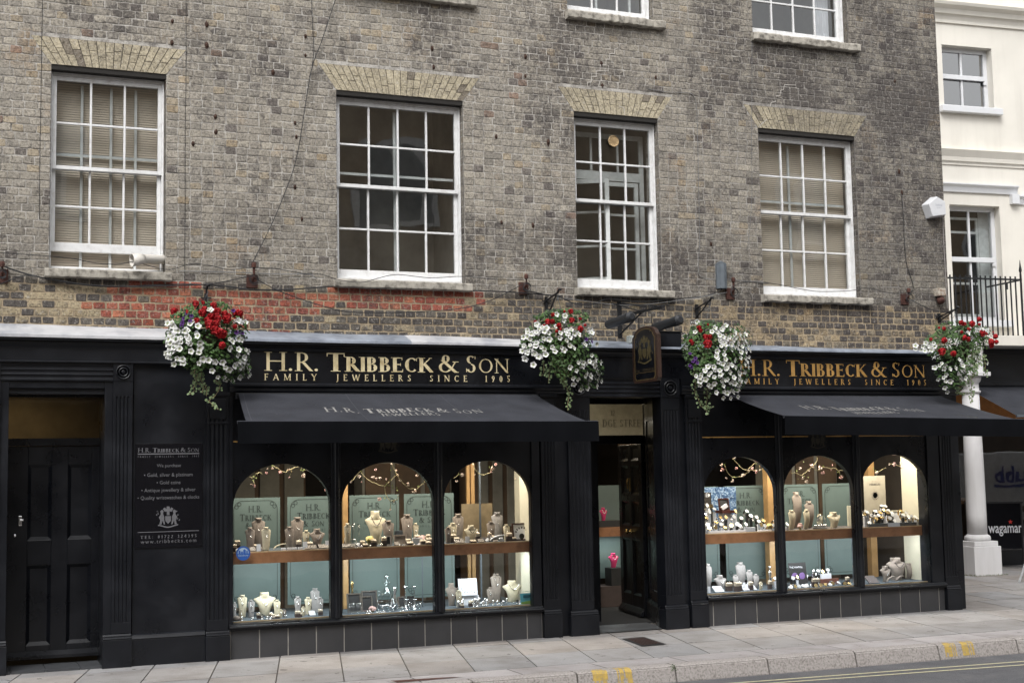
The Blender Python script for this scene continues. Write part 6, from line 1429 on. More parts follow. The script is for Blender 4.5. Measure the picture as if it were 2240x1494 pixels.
# ------------------------------------------------------------------ hanging baskets
rb = random.Random(11)
def petunia_mesh(mt, c_in, c_out):
    q = MB(); n = 20; vs = [(0, 0, -.006)]; rings = ((.007, .002), (.016, .008), (.027, .011))
    for ri, (r_, z_) in enumerate(rings):
        for k in range(n):
            a = 2*math.pi*k/n; lob = 1+(.0, .04, .13)[ri]*math.cos(5*a); vs.append((r_*lob*math.cos(a), r_*lob*math.sin(a), z_+(.0, .001, .005)[ri]*math.sin(5*a+1)))
    fs = [(0, 1+k, 1+(k+1) % n) for k in range(n)]; cs = [c_in]*n
    for ri in range(2):
        fs += [(1+ri*n+k, 1+(ri+1)*n+k, 1+(ri+1)*n+(k+1) % n, 1+ri*n+(k+1) % n) for k in range(n)]; cs += [tuple((a*.55+b*.45) if ri == 0 else b for a, b in zip(c_in, c_out))]*n
    for f, c in zip(fs, cs): q.cc = c; q.f.append(list(f)); q.c.append(c); q.sm.append(False)
    q.v = vs; return q.build("petunia", mt, None, smooth=True, fixn=False)
def petal_mat():
    m, t, b = new_mat("petunia_petal"); a = t.nodes.new("ShaderNodeAttribute"); a.attribute_name = "Col"; oi = t.nodes.new("ShaderNodeObjectInfo")
    r = ramp(t, oi.outputs['Random'], [(0, (.70, .70, .66)), (.3, (.93, .93, .93)), (1, (1, 1, 1))]); c = mixc(t, a.outputs['Color'], r.outputs[0], 1.0, 'MULTIPLY'); t.links.new(c, b.inputs['Base Color'])
    b.inputs['Roughness'].default_value = .75; b.inputs['Specular IOR Level'].default_value = .2; return m
PETM = petal_mat()
def geranium_mesh():
    q = MB()
    for k in range(70):
        n = Vector((rb.uniform(-1, 1), rb.uniform(-1, 1), rb.uniform(-.4, 1))).normalized(); c = n*.040*rb.uniform(.82, 1.05); u = n.orthogonal().normalized(); v = n.cross(u); r = .014
        w1_ = (u+n*.3)*r; w2_ = (v+n*.4)*r; q.add([c-n*.004, c+w1_, c+w1_*.6+w2_*.7+n*.002, c+w2_, c-w1_*.7+w2_*.4, c-w1_*.6-w2_*.8+n*.004], [(0, 1, 2, 3), (0, 3, 4, 5), (0, 5, 1)])
    q.ball((0, 0, 0), .034, 1, 7); return q.build("geranium_head", PETR, None, fixn=False)
PROTO = {}
def get_proto(k):
    if k not in PROTO:
        PROTO[k] = {'w': lambda: petunia_mesh(PETM, (.30, .34, .16), (.72, .72, .715)), 'p': lambda: petunia_mesh(PETM, (.02, .01, .03), (.09, .03, .17)), 'r': geranium_mesh}[k]().data
    return PROTO[k]
for k in 'wpr': get_proto(k)
for o in [o for o in bpy.data.objects if o.name in ('petunia', 'petunia.001', 'geranium_head')]: bpy.data.objects.remove(o)
def basket(lab, ox, oy, s, cx, cy, rx, ry, red, white, purple, fol, trails, tiny, tip, wallp, yc=-.55, dep=.26):
    C0 = F(ox+cx/s, oy+cy/s, yc); E = (F(ox+(cx+rx)/s, oy+cy/s, yc).x-C0.x); Ez = C0.z-F(ox+cx/s, oy+(cy+ry)/s, yc).z
    t = thing("hanging_basket", lab, "hanging basket", (C0.x, yc, C0.z))
    def on_shell(a, b2, k=1.0, jit=.0):
        u = (a-cx)/rx; v = (b2-cy)/ry; d2 = min(1, u*u+v*v); y = yc-dep*math.sqrt(1-d2)*k+rb.uniform(-jit, jit)
        return F(ox+a/s, oy+b2/s, y), u, v
    # basket bowl and chains
    q = MB(); top = F(ox+tip[0]/s, oy+tip[1]/s, yc+.02); q.lathe([(.03, -.19), (.12, -.15), (.17, -.06), (.185, .04)], (C0.x, yc+.03, C0.z+.02), 18); q.build("basket_bowl", mat_coir, t)
    q = MB()
    for k in range(3):
        a = 2.1*k+.5; q.tube([(C0.x+.18*math.cos(a), yc+.03+.18*math.sin(a), C0.z+.06), (top.x, yc+.03, top.z-.02)], .0018, 4)
    q.tube([(top.x, yc+.03, top.z-.04), (top.x+.012, yc+.03, top.z-.0), (top.x, yc+.03, top.z+.02)], .003, 5); q.build("chain", GREYM, t)
    # leaves
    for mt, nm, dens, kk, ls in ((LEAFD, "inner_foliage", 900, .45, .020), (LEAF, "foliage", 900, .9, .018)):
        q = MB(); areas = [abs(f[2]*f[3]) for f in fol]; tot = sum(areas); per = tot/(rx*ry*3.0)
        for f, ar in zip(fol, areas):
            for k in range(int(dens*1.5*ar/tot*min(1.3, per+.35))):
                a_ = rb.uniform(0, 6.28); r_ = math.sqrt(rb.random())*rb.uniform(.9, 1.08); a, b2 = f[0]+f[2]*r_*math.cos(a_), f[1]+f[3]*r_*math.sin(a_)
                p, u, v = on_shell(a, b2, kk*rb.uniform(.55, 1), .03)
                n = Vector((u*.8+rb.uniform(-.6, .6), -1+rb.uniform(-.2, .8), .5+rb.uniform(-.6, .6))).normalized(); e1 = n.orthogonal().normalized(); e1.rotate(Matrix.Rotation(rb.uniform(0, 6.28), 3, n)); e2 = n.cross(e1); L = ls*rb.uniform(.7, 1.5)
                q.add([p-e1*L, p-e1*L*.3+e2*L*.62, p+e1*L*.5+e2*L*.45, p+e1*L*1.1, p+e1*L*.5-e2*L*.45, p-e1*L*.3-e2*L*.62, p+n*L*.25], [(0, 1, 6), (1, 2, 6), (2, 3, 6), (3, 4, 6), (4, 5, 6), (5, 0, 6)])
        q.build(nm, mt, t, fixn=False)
    q = MB(); st = MB()
    for tr in trails:
        P_ = [on_shell(a, b2, .55)[0] for a, b2 in tr]; st.tube(P_, .003, 4)
        for i in range(len(P_)-1):
            n_ = max(2, int((P_[i+1]-P_[i]).length/.022))
            for k in range(n_):
                for sd_ in (-1, 1):
                    if rb.random() < .15: continue
                    p = P_[i].lerp(P_[i+1], (k+rb.random()*.6)/n_)+Vector((sd_*rb.uniform(.008, .03), rb.uniform(-.02, .02), rb.uniform(-.008, .008))); r = rb.uniform(.010, .018)
                    n = Vector((rb.uniform(-.5, .5), -1, rb.uniform(-.2, .7))).normalized(); e1 = n.orthogonal().normalized(); e2 = n.cross(e1)
                    q.add([p+n*.002]+[p+(e1*math.cos(a)+e2*math.sin(a)*.85)*r for a in [k_*math.pi/3.5 for k_ in range(7)]], [(0, 1+k_, 1+(k_+1) % 7) for k_ in range(7)])
    q.build("trailing_ivy", LEAFV, t, fixn=False); st.build("ivy_stem", VINE, t)
    def put(kind, name, a, b2, sc):
        p, u, v = on_shell(a, b2, 1.0, .012); o = bpy.data.objects.new(name, get_proto(kind)); col.objects.link(o); o.parent = t; o.location = p-t.location
        n = Vector((u*.8+rb.uniform(-.5, .5), -1, -v*.45+rb.uniform(-.4, .5)-.05)).normalized(); o.rotation_euler = n.to_track_quat('Z', 'Y').to_euler(); o.scale = (sc*rb.uniform(.9, 1.08), sc*rb.uniform(.85, 1.05), sc)
    k0 = s/5.7
    for a, b2, r in red: put('r', "geranium_head", a, b2, max(.30, r*5.6/s/56*1.02)*rb.uniform(.8, 1.15))
    for a, b2 in white:
        if rb.random() < .3: put('w', "petunia", a+rb.uniform(-30, 30), b2+rb.uniform(-28, 28), .75)
    for a, b2 in white: put('w', "petunia", a, b2, 1.08*rb.choice((.8, .95, 1, 1.08)))
    for a, b2 in purple: put('p', "purple_petunia", a, b2, .75)
    if tiny:
        q = MB()
        for x0, x1, y0, y1, n in tiny:
            for k in range(n):
                p = on_shell(rb.uniform(x0, x1), rb.uniform(y0, y1), 1)[0]; r = .006; q.ball(p, r, .6, 4)
        q.build("tiny_white_blossom", PETW, t)
    # iron bracket on the wall
    wt = F(*wallp, -.01); br = thing("basket_bracket", lab_b(lab), "bracket", (wt.x, -.01, wt.z))
    q = MB(); zt_ = top.z+.03; q.box(wt.x-.014, wt.x+.014, -.03, .0, wt.z-.02, zt_+.02); q.build("back_plate", IRON, br)
    q = MB(); q.tube([(wt.x, -.02, zt_-.02), (top.x+(0), yc+.03, zt_)], .009, 6); q.tube([(wt.x, -.02, wt.z), (wt.x*.5+top.x*.5, -.02+(yc)*.45, wt.z+(zt_-wt.z)*.40), (top.x, yc+.05, zt_-.005)], .009, 6)
    q.tube([(top.x, yc+.03, zt_-.005), (top.x, yc-.02, zt_+.03), (top.x+.01, yc-.04, zt_+.02)], .012, 6)
    q.build("arm", IRON, br); q = MB(); q.box(wt.x-.05, wt.x+.05, -.035, -.02, zt_-.03, zt_-.018); q.build("cross_bar", IRON, br)
    return t
mat_coir = mat("coir_liner", (.045, .035, .022), .95, var=.4, bmp=.5)
def lab_b(l):
    return {"l": "black iron bracket holding the flower basket left of the main sign", "b": "black iron bracket holding the basket between the main sign and the shop door", "c": "black iron bracket holding the basket right of the hanging sign", "d": "black iron bracket holding the basket at the building corner"}[BK]
BK = "l"
basket("flower basket with the largest red geranium cluster, left of the main sign", 350, 640, 5.748, 600, 600, 540, 520,
  [(450,145,45),(540,130,22),(180,240,40),(345,240,22),(670,170,40),(525,260,42),(560,215,35),(715,245,52),(640,300,48),(720,330,45),(810,275,48),(835,340,48),(460,355,32),(625,400,58),(680,470,58),(740,500,48),(790,520,52),(975,270,55),(940,430,26),(780,665,54),(590,350,40),(690,400,45),(750,540,40),(860,300,40)],
  [(635,225),(165,420),(150,390),(100,390),(375,400),(410,370),(475,425),(230,480),(310,485),(135,520),(475,545),(345,545),(200,590),(260,580),(270,620),(365,620),(370,590),(215,650),(130,640),(130,690),(500,635),(500,700),(250,710),(390,740),(495,755),(130,760),(160,740),(100,800),(140,810),(85,770),(285,840),(295,880),(225,830),(185,900),(540,835),(610,850),(495,885),(695,870),(785,875),(825,945),(870,965),(935,915),(655,980),(725,1060),(825,1085),(900,1090),(1005,935),(1000,870),(1045,850),(970,785),(1050,820),(870,700),(905,615),(985,575),(1020,590),(980,355),(1010,365),(1070,375),(985,720),(1100,740),(1030,1020),(1000,1060),(1110,970),(1125,1030),(1100,930),(1080,905),(380,640),(180,690),(165,570),(110,590),(110,650),(330,460),(200,480),(1060,880),(990,960),(1030,960)],
  [(345,270),(400,295),(305,330),(285,385),(275,415),(920,230),(380,360),(1000,490),(960,500),(1030,510)],
  [(600,240,330,130),(300,600,230,300),(480,800,230,200),(880,880,260,240),(960,480,150,200),(620,580,260,280),(300,350,170,110)],
  [[(470,880),(430,1000),(450,1100),(420,1200),(430,1240),(370,1280)],[(480,900),(520,1000),(510,1100),(550,1160),(530,1260)],[(560,1150),(590,1230),(585,1300)],[(700,1100),(760,1150),(740,1230),(690,1300),(610,1360)],[(610,1360),(650,1400),(700,1450),(735,1470)],[(470,1000),(460,1120),(500,1160)]],
  [(930,1040,335,380,24)], (590,-10), (450, 690))
BK = "b"
basket("flower basket spilling down to the right, between the main sign and the door", 1130, 630, 5.533, 560, 700, 520, 520,
  [(655,285,36),(580,285,20),(440,325,28),(225,410,25),(375,410,35),(430,405,35),(665,390,40),(770,375,20),(510,455,34),(530,500,28),(485,525,25),(770,500,44),(330,460,25),(830,450,14)],
  [(585,340),(480,320),(565,395),(470,468),(245,445),(310,480),(340,525),(135,510),(180,560),(210,550),(240,540),(85,600),(140,545),(325,615),(395,620),(525,545),(520,605),(600,520),(620,555),(660,510),(700,550),(600,640),(640,700),(690,730),(430,720),(540,725),(570,750),(460,770),(235,670),(235,700),(300,720),(340,745),(180,720),(110,710),(90,700),(75,765),(130,780),(100,850),(215,790),(270,830),(295,820),(355,810),(205,930),(250,540),(830,690),(965,680),(895,505),(860,510),(905,545),(745,560),(905,815),(740,905),(805,905),(800,950),(845,910),(720,1000),(640,960),(950,870),(920,900),(945,940),(880,890),(1010,900),(965,995),(995,1030),(830,1055),(890,1065),(890,1105),(680,1090),(740,1100),(860,1150),(880,1175),(780,1190),(775,1225),(965,1185),(1020,1130),(940,1080),(980,1100),(850,1210),(690,1160),(110,860),(160,620),(130,590),(280,500),(360,490),(390,545),(640,600)],
  [(905,650),(840,620),(900,620)],
  [(560,360,330,110),(250,650,200,200),(560,700,240,220),(560,880,170,220),(870,1000,190,220),(760,640,160,140)],
  [[(330,880),(330,1010),(305,1070)],[(400,980),(385,1150)],[(560,830),(530,1000),(540,1120),(600,1190),(640,1280),(630,1340),(620,1400),(620,1480)],[(500,860),(510,1000),(560,1100),(600,1200)],[(600,860),(560,960),(590,1060),(560,1150)],[(450,830),(430,950),(470,1060)],[(640,800),(650,900),(620,1000),(650,1100)],[(520,900),(600,950),(560,1050)],[(470,840),(540,900),(500,960)]],
  [(860,920,480,640,40)], (500, 90), (1195, 692))
BK = "c"
basket("hanging basket of dense white petunias over the start of the right-hand sign", 1480, 640, 5.533, 500, 800, 430, 520,
  [(270,425,38),(290,460,35),(380,385,20),(350,535,42),(400,535,40),(375,620,48),(175,590,32),(190,610,26)],
  [(245,355),(225,480),(590,400),(640,440),(460,430),(540,450),(485,480),(430,475),(525,520),(550,440),(640,540),(720,540),(700,480),(760,510),(830,510),(520,580),(570,605),(540,650),(575,690),(655,625),(735,610),(740,680),(660,690),(805,600),(850,620),(820,580),(490,710),(480,770),(510,840),(575,755),(490,800),(590,810),(700,815),(770,790),(830,790),(850,840),(820,870),(870,780),(880,700),(835,720),(775,720),(620,870),(660,880),(560,860),(600,920),(715,905),(770,900),(450,900),(460,930),(380,900),(345,950),(520,945),(530,990),(640,965),(300,990),(385,990),(235,1010),(285,1030),(350,1050),(455,1020),(540,1055),(610,1050),(690,1030),(670,1080),(760,980),(810,960),(830,1065),(770,1070),(760,1120),(700,1100),(285,1120),(285,1070),(380,1115),(415,1130),(455,1095),(560,1130),(570,1190),(650,1180),(680,1200),(735,1180),(610,1215),(475,1210),(560,1270),(650,1275),(735,1260),(750,1030),(860,900),(890,830),(690,570),(600,560),(780,560),(730,640),(790,660),(860,680),(590,640),(560,540)],
  [(200,830),(160,880),(250,850),(180,900),(160,740),(230,800)],
  [(400,450,230,110),(330,720,230,330),(680,600,230,210),(600,950,290,270),(160,650,90,180)],
  [[(230,1050),(220,1220),(260,1280),(280,1330),(300,1380),(440,1390)],[(370,1150),(370,1300),(350,1410),(380,1480)],[(300,700),(340,800),(300,900),(260,980)],[(380,700),(330,850),(350,900)],[(240,900),(200,980),(250,1040)]],
  [(70,135,500,700,60),(160,250,340,410,10),(90,130,520,560,10)], (405, 130), (1524, 692))
BK = "d"
basket("flower basket with scattered red geraniums and pale trailing foliage at the building corner", 1900, 640, 4.15, 790, 530, 400, 400,
  [(1005,245,28),(840,275,24),(870,285,22),(940,285,32),(1005,290,22),(910,335,26),(845,360,20),(685,330,24),(640,320,13),(565,425,24),(685,435,36),(665,535,34),(770,555,36),(870,410,28),(905,425,24),(1035,370,34),(1070,375,16),(1110,450,36),(1150,400,28),(1160,450,28),(1115,480,28),(1130,360,13)],
  [(425,485),(425,510),(490,490),(520,460),(545,470),(560,490),(540,520),(510,530),(570,520),(590,460),(480,520),(600,490),(1025,330),(900,370),(1020,520),(600,680),(645,660),(690,660),(685,690),(735,695),(785,685),(820,610),(835,630),(700,745),(630,785),(740,805),(700,805),(690,860),(712,900),(835,770),(875,775),(880,810),(855,665),(1075,640)],
  [],
  [(800,340,200,80),(930,380,190,100),(700,480,190,130),(760,700,150,190),(900,600,120,160),(960,450,150,80)],
  [[(940,500),(930,600),(960,700),(930,800),(940,900),(930,1010)],[(980,480),(990,600),(960,700),(980,760)],[(900,480),(900,600),(880,700),(900,800),(860,850)],[(1020,480),(1030,600),(1000,680)],[(1050,560),(1060,680),(1070,770)],[(850,470),(860,560),(840,660)],[(960,520),(940,600),(980,660),(950,760)],[(870,820),(800,910),(880,920)],[(1000,520),(960,560),(920,640)],[(920,460),(960,540),(940,640),(920,720)]],
  [(700,820,410,490,60),(570,650,560,610,20),(660,760,470,525,20)], (790, 180), (2054, 702))
# ------------------------------------------------------------------ hanging sign with its bracket and lamps
xs_ = 6.75; ya, yb_ = -.33, -.88
t = thing("hanging_sign", "dark arched hanging sign board with a gold border and faint crest over the shop door", "hanging sign", (xs_, -.6, 3.15))
def SP(u, v, d=0): return Vector((xs_-.022-d, ya+(yb_-ya)*u, 2.60+v*.58))
ol = [(0, .06), (.06, .0), (.94, 0), (1, .06), (1, .82)]+[(.5+.44*math.cos(a), .86+.14*math.sin(a)) for a in [R(180*i/10) for i in range(11)]]+[(0, .82)]
q = MB(); n = len(ol); L_ = [SP(u, v) for u, v in ol]; R_ = [p+Vector((.044, 0, 0)) for p in L_]
q.add(L_+R_, [list(range(n)), list(range(2*n-1, n-1, -1))]+[(i, (i+1) % n, (i+1) % n+n, i+n) for i in range(n)])
q.build("board", mat("dark_wood_sign", (.035, .018, .012), .45, var=.3, bmp=.1), t)
q = MB(); fc = [(.5+(u-.5)*.86, .5+(v-.5)*.93) for u, v in ol]; q.add([SP(u, v, .001) for u, v in fc], [list(range(n))]); q.build("painted_face", PAINT2, t, fixn=False)
q = MB(); o1 = [(.5+(u-.5)*.84, .5+(v-.5)*.92) for u, v in ol]; o2 = [(.5+(u-.5)*.78, .5+(v-.5)*.895) for u, v in ol]
q.add([SP(u, v, .002) for u, v in o1]+[SP(u, v, .002) for u, v in o2], [(i, (i+1) % n, (i+1) % n+n, i+n) for i in range(n)]); q.quad(SP(.12, .17, .002), SP(.88, .17, .002), SP(.88, .178, .002), SP(.12, .178, .002)); q.build("gold_border", mat("tarnished_gold", (.11, .075, .03), .5, bmp=0), t, fixn=False)
q = MB(); crest(q, 0, 0, 1, 0, plane=lambda a, b2, d: SP(.5+a*.62, .55+b2*.52, .003+d)); q.build("crest", mat("dim_gold", (.07, .055, .022), .55, bmp=0), t, fixn=False)
q = MB(); serif([("H.R. TRIBBECK", .15, .08, 1)], q, lambda x, z, d: SP(.14+.72*x, .195+.045*z, .003+d), 1, 1); q.build("lettering", mat("dim_gold2", (.06, .045, .025), .55, bmp=0), t, fixn=False)
q = MB()
for u in (.22, .75): p = SP(u, .96); q.tube([p+Vector((.022, 0, .01)), p+Vector((.022, 0, .13))], .006, 5)
q.build("hanger", IRON, t)
b = thing("sign_bracket", "black iron bracket arm carrying the hanging sign and its two tube lamps", "bracket", (xs_, 0, 3.35))
q = MB(); q.box(xs_-.025, xs_+.025, -.012, 0, 3.12, 3.52); q.build("wall_plate", IRON, b)
q = MB(); q.box(xs_-.012, xs_+.012, -.98, -.01, 3.335, 3.36); q.tube([(xs_, -.02, 3.16), (xs_, -.5, 3.33)], .010, 6); q.tube([(xs_, -.02, 3.49), (xs_, -.85, 3.37)], .006, 5); q.build("arm", IRON, b)
q = MB(); a0 = (F(1330, 705, -.2)); 
xl_, xr_ = 6.47, 7.03
q.tube([(xl_-.02, -.42, 3.44), (xs_, -.42, 3.37), (xr_+.02, -.42, 3.40)], .007, 5); q.tube([(xl_, -.62, 3.42), (xs_, -.62, 3.38), (xr_, -.62, 3.42)], .006, 5); q.build("lamp_stay", IRON, b)
def tube_lamp(lab, pa, pb2, m2):
    t = thing("tube_lamp", lab, "lamp", pa); d = (pb2-pa).normalized()
    q = MB(); q.tube([pa, pa+d*.012, pb2-d*.012, pb2], [.045, .05, .05, .045], 16); q.build("housing", GREYM if False else mat_lampb, t, smooth=False)
    q = MB(); q.tube([pb2-d*.10, pb2, pb2+d*.03], [.054, .054, .03], 16); q.build("end_cap", mat_lampb, t)
    if m2:
        q = MB(); u = Vector((0, 0, -1)); s = d.cross(u).normalized(); c = [pa+d*.05+u*.0515, pb2-d*.12+u*.0515]; q.quad(c[0]-s*.035-u*.012, c[1]-s*.035-u*.012, c[1]+s*.035-u*.012, c[0]+s*.035-u*.012); q.build("diffuser", m2, t, fixn=False)
mat_lampb = mat("lamp_housing", (.02, .022, .026), .45, bmp=.05)
tube_lamp("black tube lamp on the left of the hanging sign", F(1331, 710, -.25), F(1380, 693, -.80), None)
tube_lamp("black tube lamp on the right of the hanging sign with a yellowed diffuser", F(1432, 717, -.25), F(1486, 700, -.80), mat("yellowed_diffuser", (.16, .14, .07), .5, bmp=0))
p = F(1385, 743, -.12); t = thing("junction_box", "small pale grey weatherproof box on the flashing left of the hanging sign", "junction box", (p.x, -.1, p.z))
q = MB(); q.box(p.x-.05, p.x+.05, -.14, -.05, p.z-.045, p.z+.045); q.build("housing", mat("pale_grey_plastic", (.42, .45, .43), .5, bmp=.05), t, bevel=.012); q = MB(); q.box(p.x-.035, p.x+.035, -.147, -.14, p.z-.03, p.z+.03); q.build("lid", mat("pale_grey_plastic2", (.48, .51, .48), .5, bmp=.05), t, bevel=.004)
# grey half-round conduit cover on the wall
p0, p1 = F(1564, 573, -.03), F(1590, 632, -.03); t = thing("conduit_cover", "grey half-round metal cover on the brick wall beside the blind-filled right window", "conduit cover", ((p0.x+p1.x)/2, -.03, p1.z))
cx = (p0.x+p1.x)/2+.01; w_ = .062; q = MB(); q.profz([(cx-w_, 0), (cx-w_, -.03), (cx-w_*.6, -.075), (cx, -.09), (cx+w_*.6, -.075), (cx+w_, -.03), (cx+w_, 0)], p1.z, p0.z-.02); q.build("shell", mat("blue_grey_metal", (.12, .14, .16), .55, metal=.2, bmp=.1), t)
q = MB(); q.add([(cx-w_, 0, p0.z-.018), (cx-w_, -.03, p0.z-.018), (cx-w_*.6, -.075, p0.z-.018), (cx, -.09, p0.z-.018), (cx+w_*.6, -.075, p0.z-.018), (cx+w_, -.03, p0.z-.018), (cx+w_, 0, p0.z-.018), (cx, -.01, p0.z+.02)], [(0, 1, 7), (1, 2, 7), (2, 3, 7), (3, 4, 7), (4, 5, 7), (5, 6, 7)]); q.build("top_cap", GREYM, t, fixn=False)
# rusty cable anchors on the wall
for i, (px, py, tp, lab) in enumerate(((4, 600, 578, "rusty iron cable anchor plate at the left edge of the photo"), (552, 612, 580, "rusty iron cable anchor plate between the two left windows"), (1146, 628, 605, "rusty iron cable anchor plate left of the vented window"), (1598, 640, 612, "rusty iron cable anchor plate beside the grey conduit cover"), (1980, 652, 635, "rusty iron cable anchor plate near the building corner"))):
    p = F(px, py, -.02); t = thing("cable_anchor", lab, "wall anchor", p, "rusty cable anchors along the wall")
    q = MB(); q.box(p.x-.055, p.x+.055, -.02, .0, p.z-.08, p.z+.05); q.build("plate", RUST, t, bevel=.004)
    tz = F(px, tp, -.05).z; q = MB(); q.tube([(p.x, -.02, p.z-.02), (p.x+.005, -.08, p.z+.01), (p.x, -.09, tz)], .013, 6); q.lathe([(.022, 0), (.024, .03), (.018, .05)], (p.x, -.09, tz-.03), 8); q.build("stem", RUST, t)
    q = MB()
    for k in range(3): 
        r = rb.uniform(.03, .05); q.tube([(p.x+r*1.1*math.cos(a), -.095-.01*k, p.z+.0+r*math.sin(a)*1.1-.01*k) for a in [R(30*j) for j in range(13)]], .0035, 4, cap=False)
    q.build("wire_coil", CABLE, t)
def cable(lab, pts, r=.006, m=None, y=-.03, name="cable"):
    P_ = [F(a[0], a[1], a[2] if len(a) > 2 else y) for a in pts]; out = []
    for i in range(len(P_)-1):
        p0 = P_[max(i-1, 0)]; p1 = P_[i]; p2 = P_[i+1]; p3 = P_[min(i+2, len(P_)-1)]
        for k in range(5):
            s = k/5; out.append(.5*((2*p1)+(p2-p0)*s+(2*p0-5*p1+4*p2-p3)*s*s+(3*p1-p0-3*p2+p3)*s**3))
    out.append(P_[-1]); q = MB(); q.tube(out, r*.8, 5); return tag(q.build(name, m or CABLE, None, smooth=True), lab, "cable")
cable("thick black cable sagging under the leftmost window sill to the first basket bracket", [(-40, 565), (0, 580), (60, 600), (130, 615), (200, 625), (260, 627), (340, 624), (420, 622), (500, 627), (552, 634), (640, 633), (730, 627), (830, 628), (1035, 636), (1130, 640), (1230, 648)], .009, y=-.04)
cable("second black cable sagging across the bricks from the left anchor to the second anchor", [(0, 622), (30, 610), (60, 603), (120, 612), (200, 624), (300, 627), (400, 625), (470, 620), (552, 603)], .006, y=-.055)
cable("cable crossing the bottom of the leftmost window past the white pipe", [(-20, 552), (40, 556), (100, 560), (160, 566), (210, 576), (260, 578), (290, 573), (320, 580), (370, 590), (415, 578), (455, 580), (500, 590), (545, 586), (600, 588), (660, 598), (700, 600), (740, 612), (790, 618), (830, 608), (870, 601), (940, 608), (1010, 605), (1080, 611), (1146, 612)], .0045, y=-.10)
cable("thin wire running straight down from the top of the photo to the second anchor", [(737, -10, -.05), (704, 90, -.05), (680, 160, -.05), (650, 340, -.05), (620, 430, -.05), (590, 500, -.06), (550, 580, -.08)], .0055)
cable("thin twin wire looped above the second window arch", [(681, -5), (684, 60), (686, 110), (682, 150), (676, 170)], .004, y=-.02)
cable("black cable sagging from the second anchor over the red brick patch to the third", [(556, 608), (600, 632), (640, 648), (700, 668), (760, 682), (840, 684), (920, 682), (1000, 676), (1060, 662), (1110, 640), (1142, 622)], .006, y=-.06)
cable("short black wire slanting from the third anchor down to the second basket", [(1115, 658, -.03), (1140, 680, -.1), (1165, 712, -.25)], .004)
cable("grey looped wire dropping from the third anchor", [(1150, 625), (1158, 660), (1166, 690), (1180, 712)], .003, m=CABLEG)
cable("bundle of black cables looping under the vented window sill", [(1146, 634), (1195, 645), (1225, 650), (1260, 665), (1300, 665), (1330, 654), (1400, 660), (1470, 655), (1540, 648), (1570, 638), (1580, 632)], .008, y=-.05)
cable("thin grey cable under the vented window sill", [(1235, 652), (1290, 660), (1340, 666), (1390, 668), (1450, 662), (1520, 652), (1590, 640)], .004, m=CABLEG, y=-.07)
cable("pale conduit wire beside the second anchor", [(392, 593), (440, 594), (520, 596), (560, 598), (620, 600), (675, 600), (693, 610)], .006, m=CABLEG, y=-.03)
cable("cable wandering along the right-hand window sill to the corner anchor", [(1600, 628), (1625, 618), (1660, 617), (1700, 622), (1760, 634), (1800, 638), (1860, 636), (1895, 630), (1940, 640), (1980, 645)], .0045, y=-.10)
cable("black cable hanging from the corner anchor to the corner bracket", [(1984, 650), (2010, 665), (2040, 678), (2070, 682), (2090, 676, -.3)], .006, y=-.05)
cable("thin dark wire running up the wall near the corner", [(1972, 424), (1976, 470), (1978, 520), (1982, 570), (1990, 600), (1998, 630), (1985, 646)], .005, y=-.012)
cable("thin grey wire between the vented window and the right-hand window", [(1418, 195), (1460, 202), (1505, 204), (1518, 212), (1524, 240), (1527, 340), (1529, 440), (1530, 530), (1528, 590), (1540, 608), (1600, 612), (1680, 620)], .004, m=CABLEG, y=-.012)
cable("pair of thin grey wires running down beside the upper right window", [(1645, 85), (1645, 200), (1644, 300), (1645, 420), (1640, 500), (1634, 550)], .003, m=CABLEG, y=-.012)
cable("thin dark vertical wire on the brick near the left edge", [(93, -5), (91, 100), (89, 250), (87, 350), (86, 480)], .003, y=-.008)
cable("thin dark vertical wire right of the leftmost window", [(407, -5), (407, 150), (405, 300), (405, 430), (404, 560), (404, 640)], .003, y=-.008)
# white downpipe elbow poking out of the raised window
p = F(318, 568, -.05); t = thing("vent_pipe", "off-white plastic pipe with an open scoop end poking out of the raised sash window", "pipe", p)
PIPE = mat("off_white_plastic", (.60, .57, .52), .45, var=.05, bmp=.03)
e0, e1 = F(358, 568, .06), F(312, 566, -.10); q = MB(); q.tube([e0, e0.lerp(e1, .5), e1], .043, 16, cap=False); q.build("pipe_body", PIPE, t, smooth=True)
e2 = F(285, 570, -.16); d = (e2-e1); d.normalize(); u_ = d.orthogonal().normalized(); v_ = d.cross(u_); q = MB(); n = 20; vs = []
for k, (tt_, r_) in enumerate(((0, .046), (.04, .050), (.10, .058))):
    for i in range(n):
        a = 2*math.pi*i/n; off = (.07*(1+math.cos(a)) if k == 2 else 0)*.5
        vs.append(e1+d*(tt_+off*.6)+(u_*math.cos(a)*1.15+v_*math.sin(a))*r_)
q.add(vs, [(k*n+i, k*n+(i+1) % n, (k+1)*n+(i+1) % n, (k+1)*n+i) for k in range(2) for i in range(n)]); o = q.build("scoop", PIPE, t, smooth=True, fixn=False); sm = o.modifiers.new("thickness", 'SOLIDIFY'); sm.thickness = .004
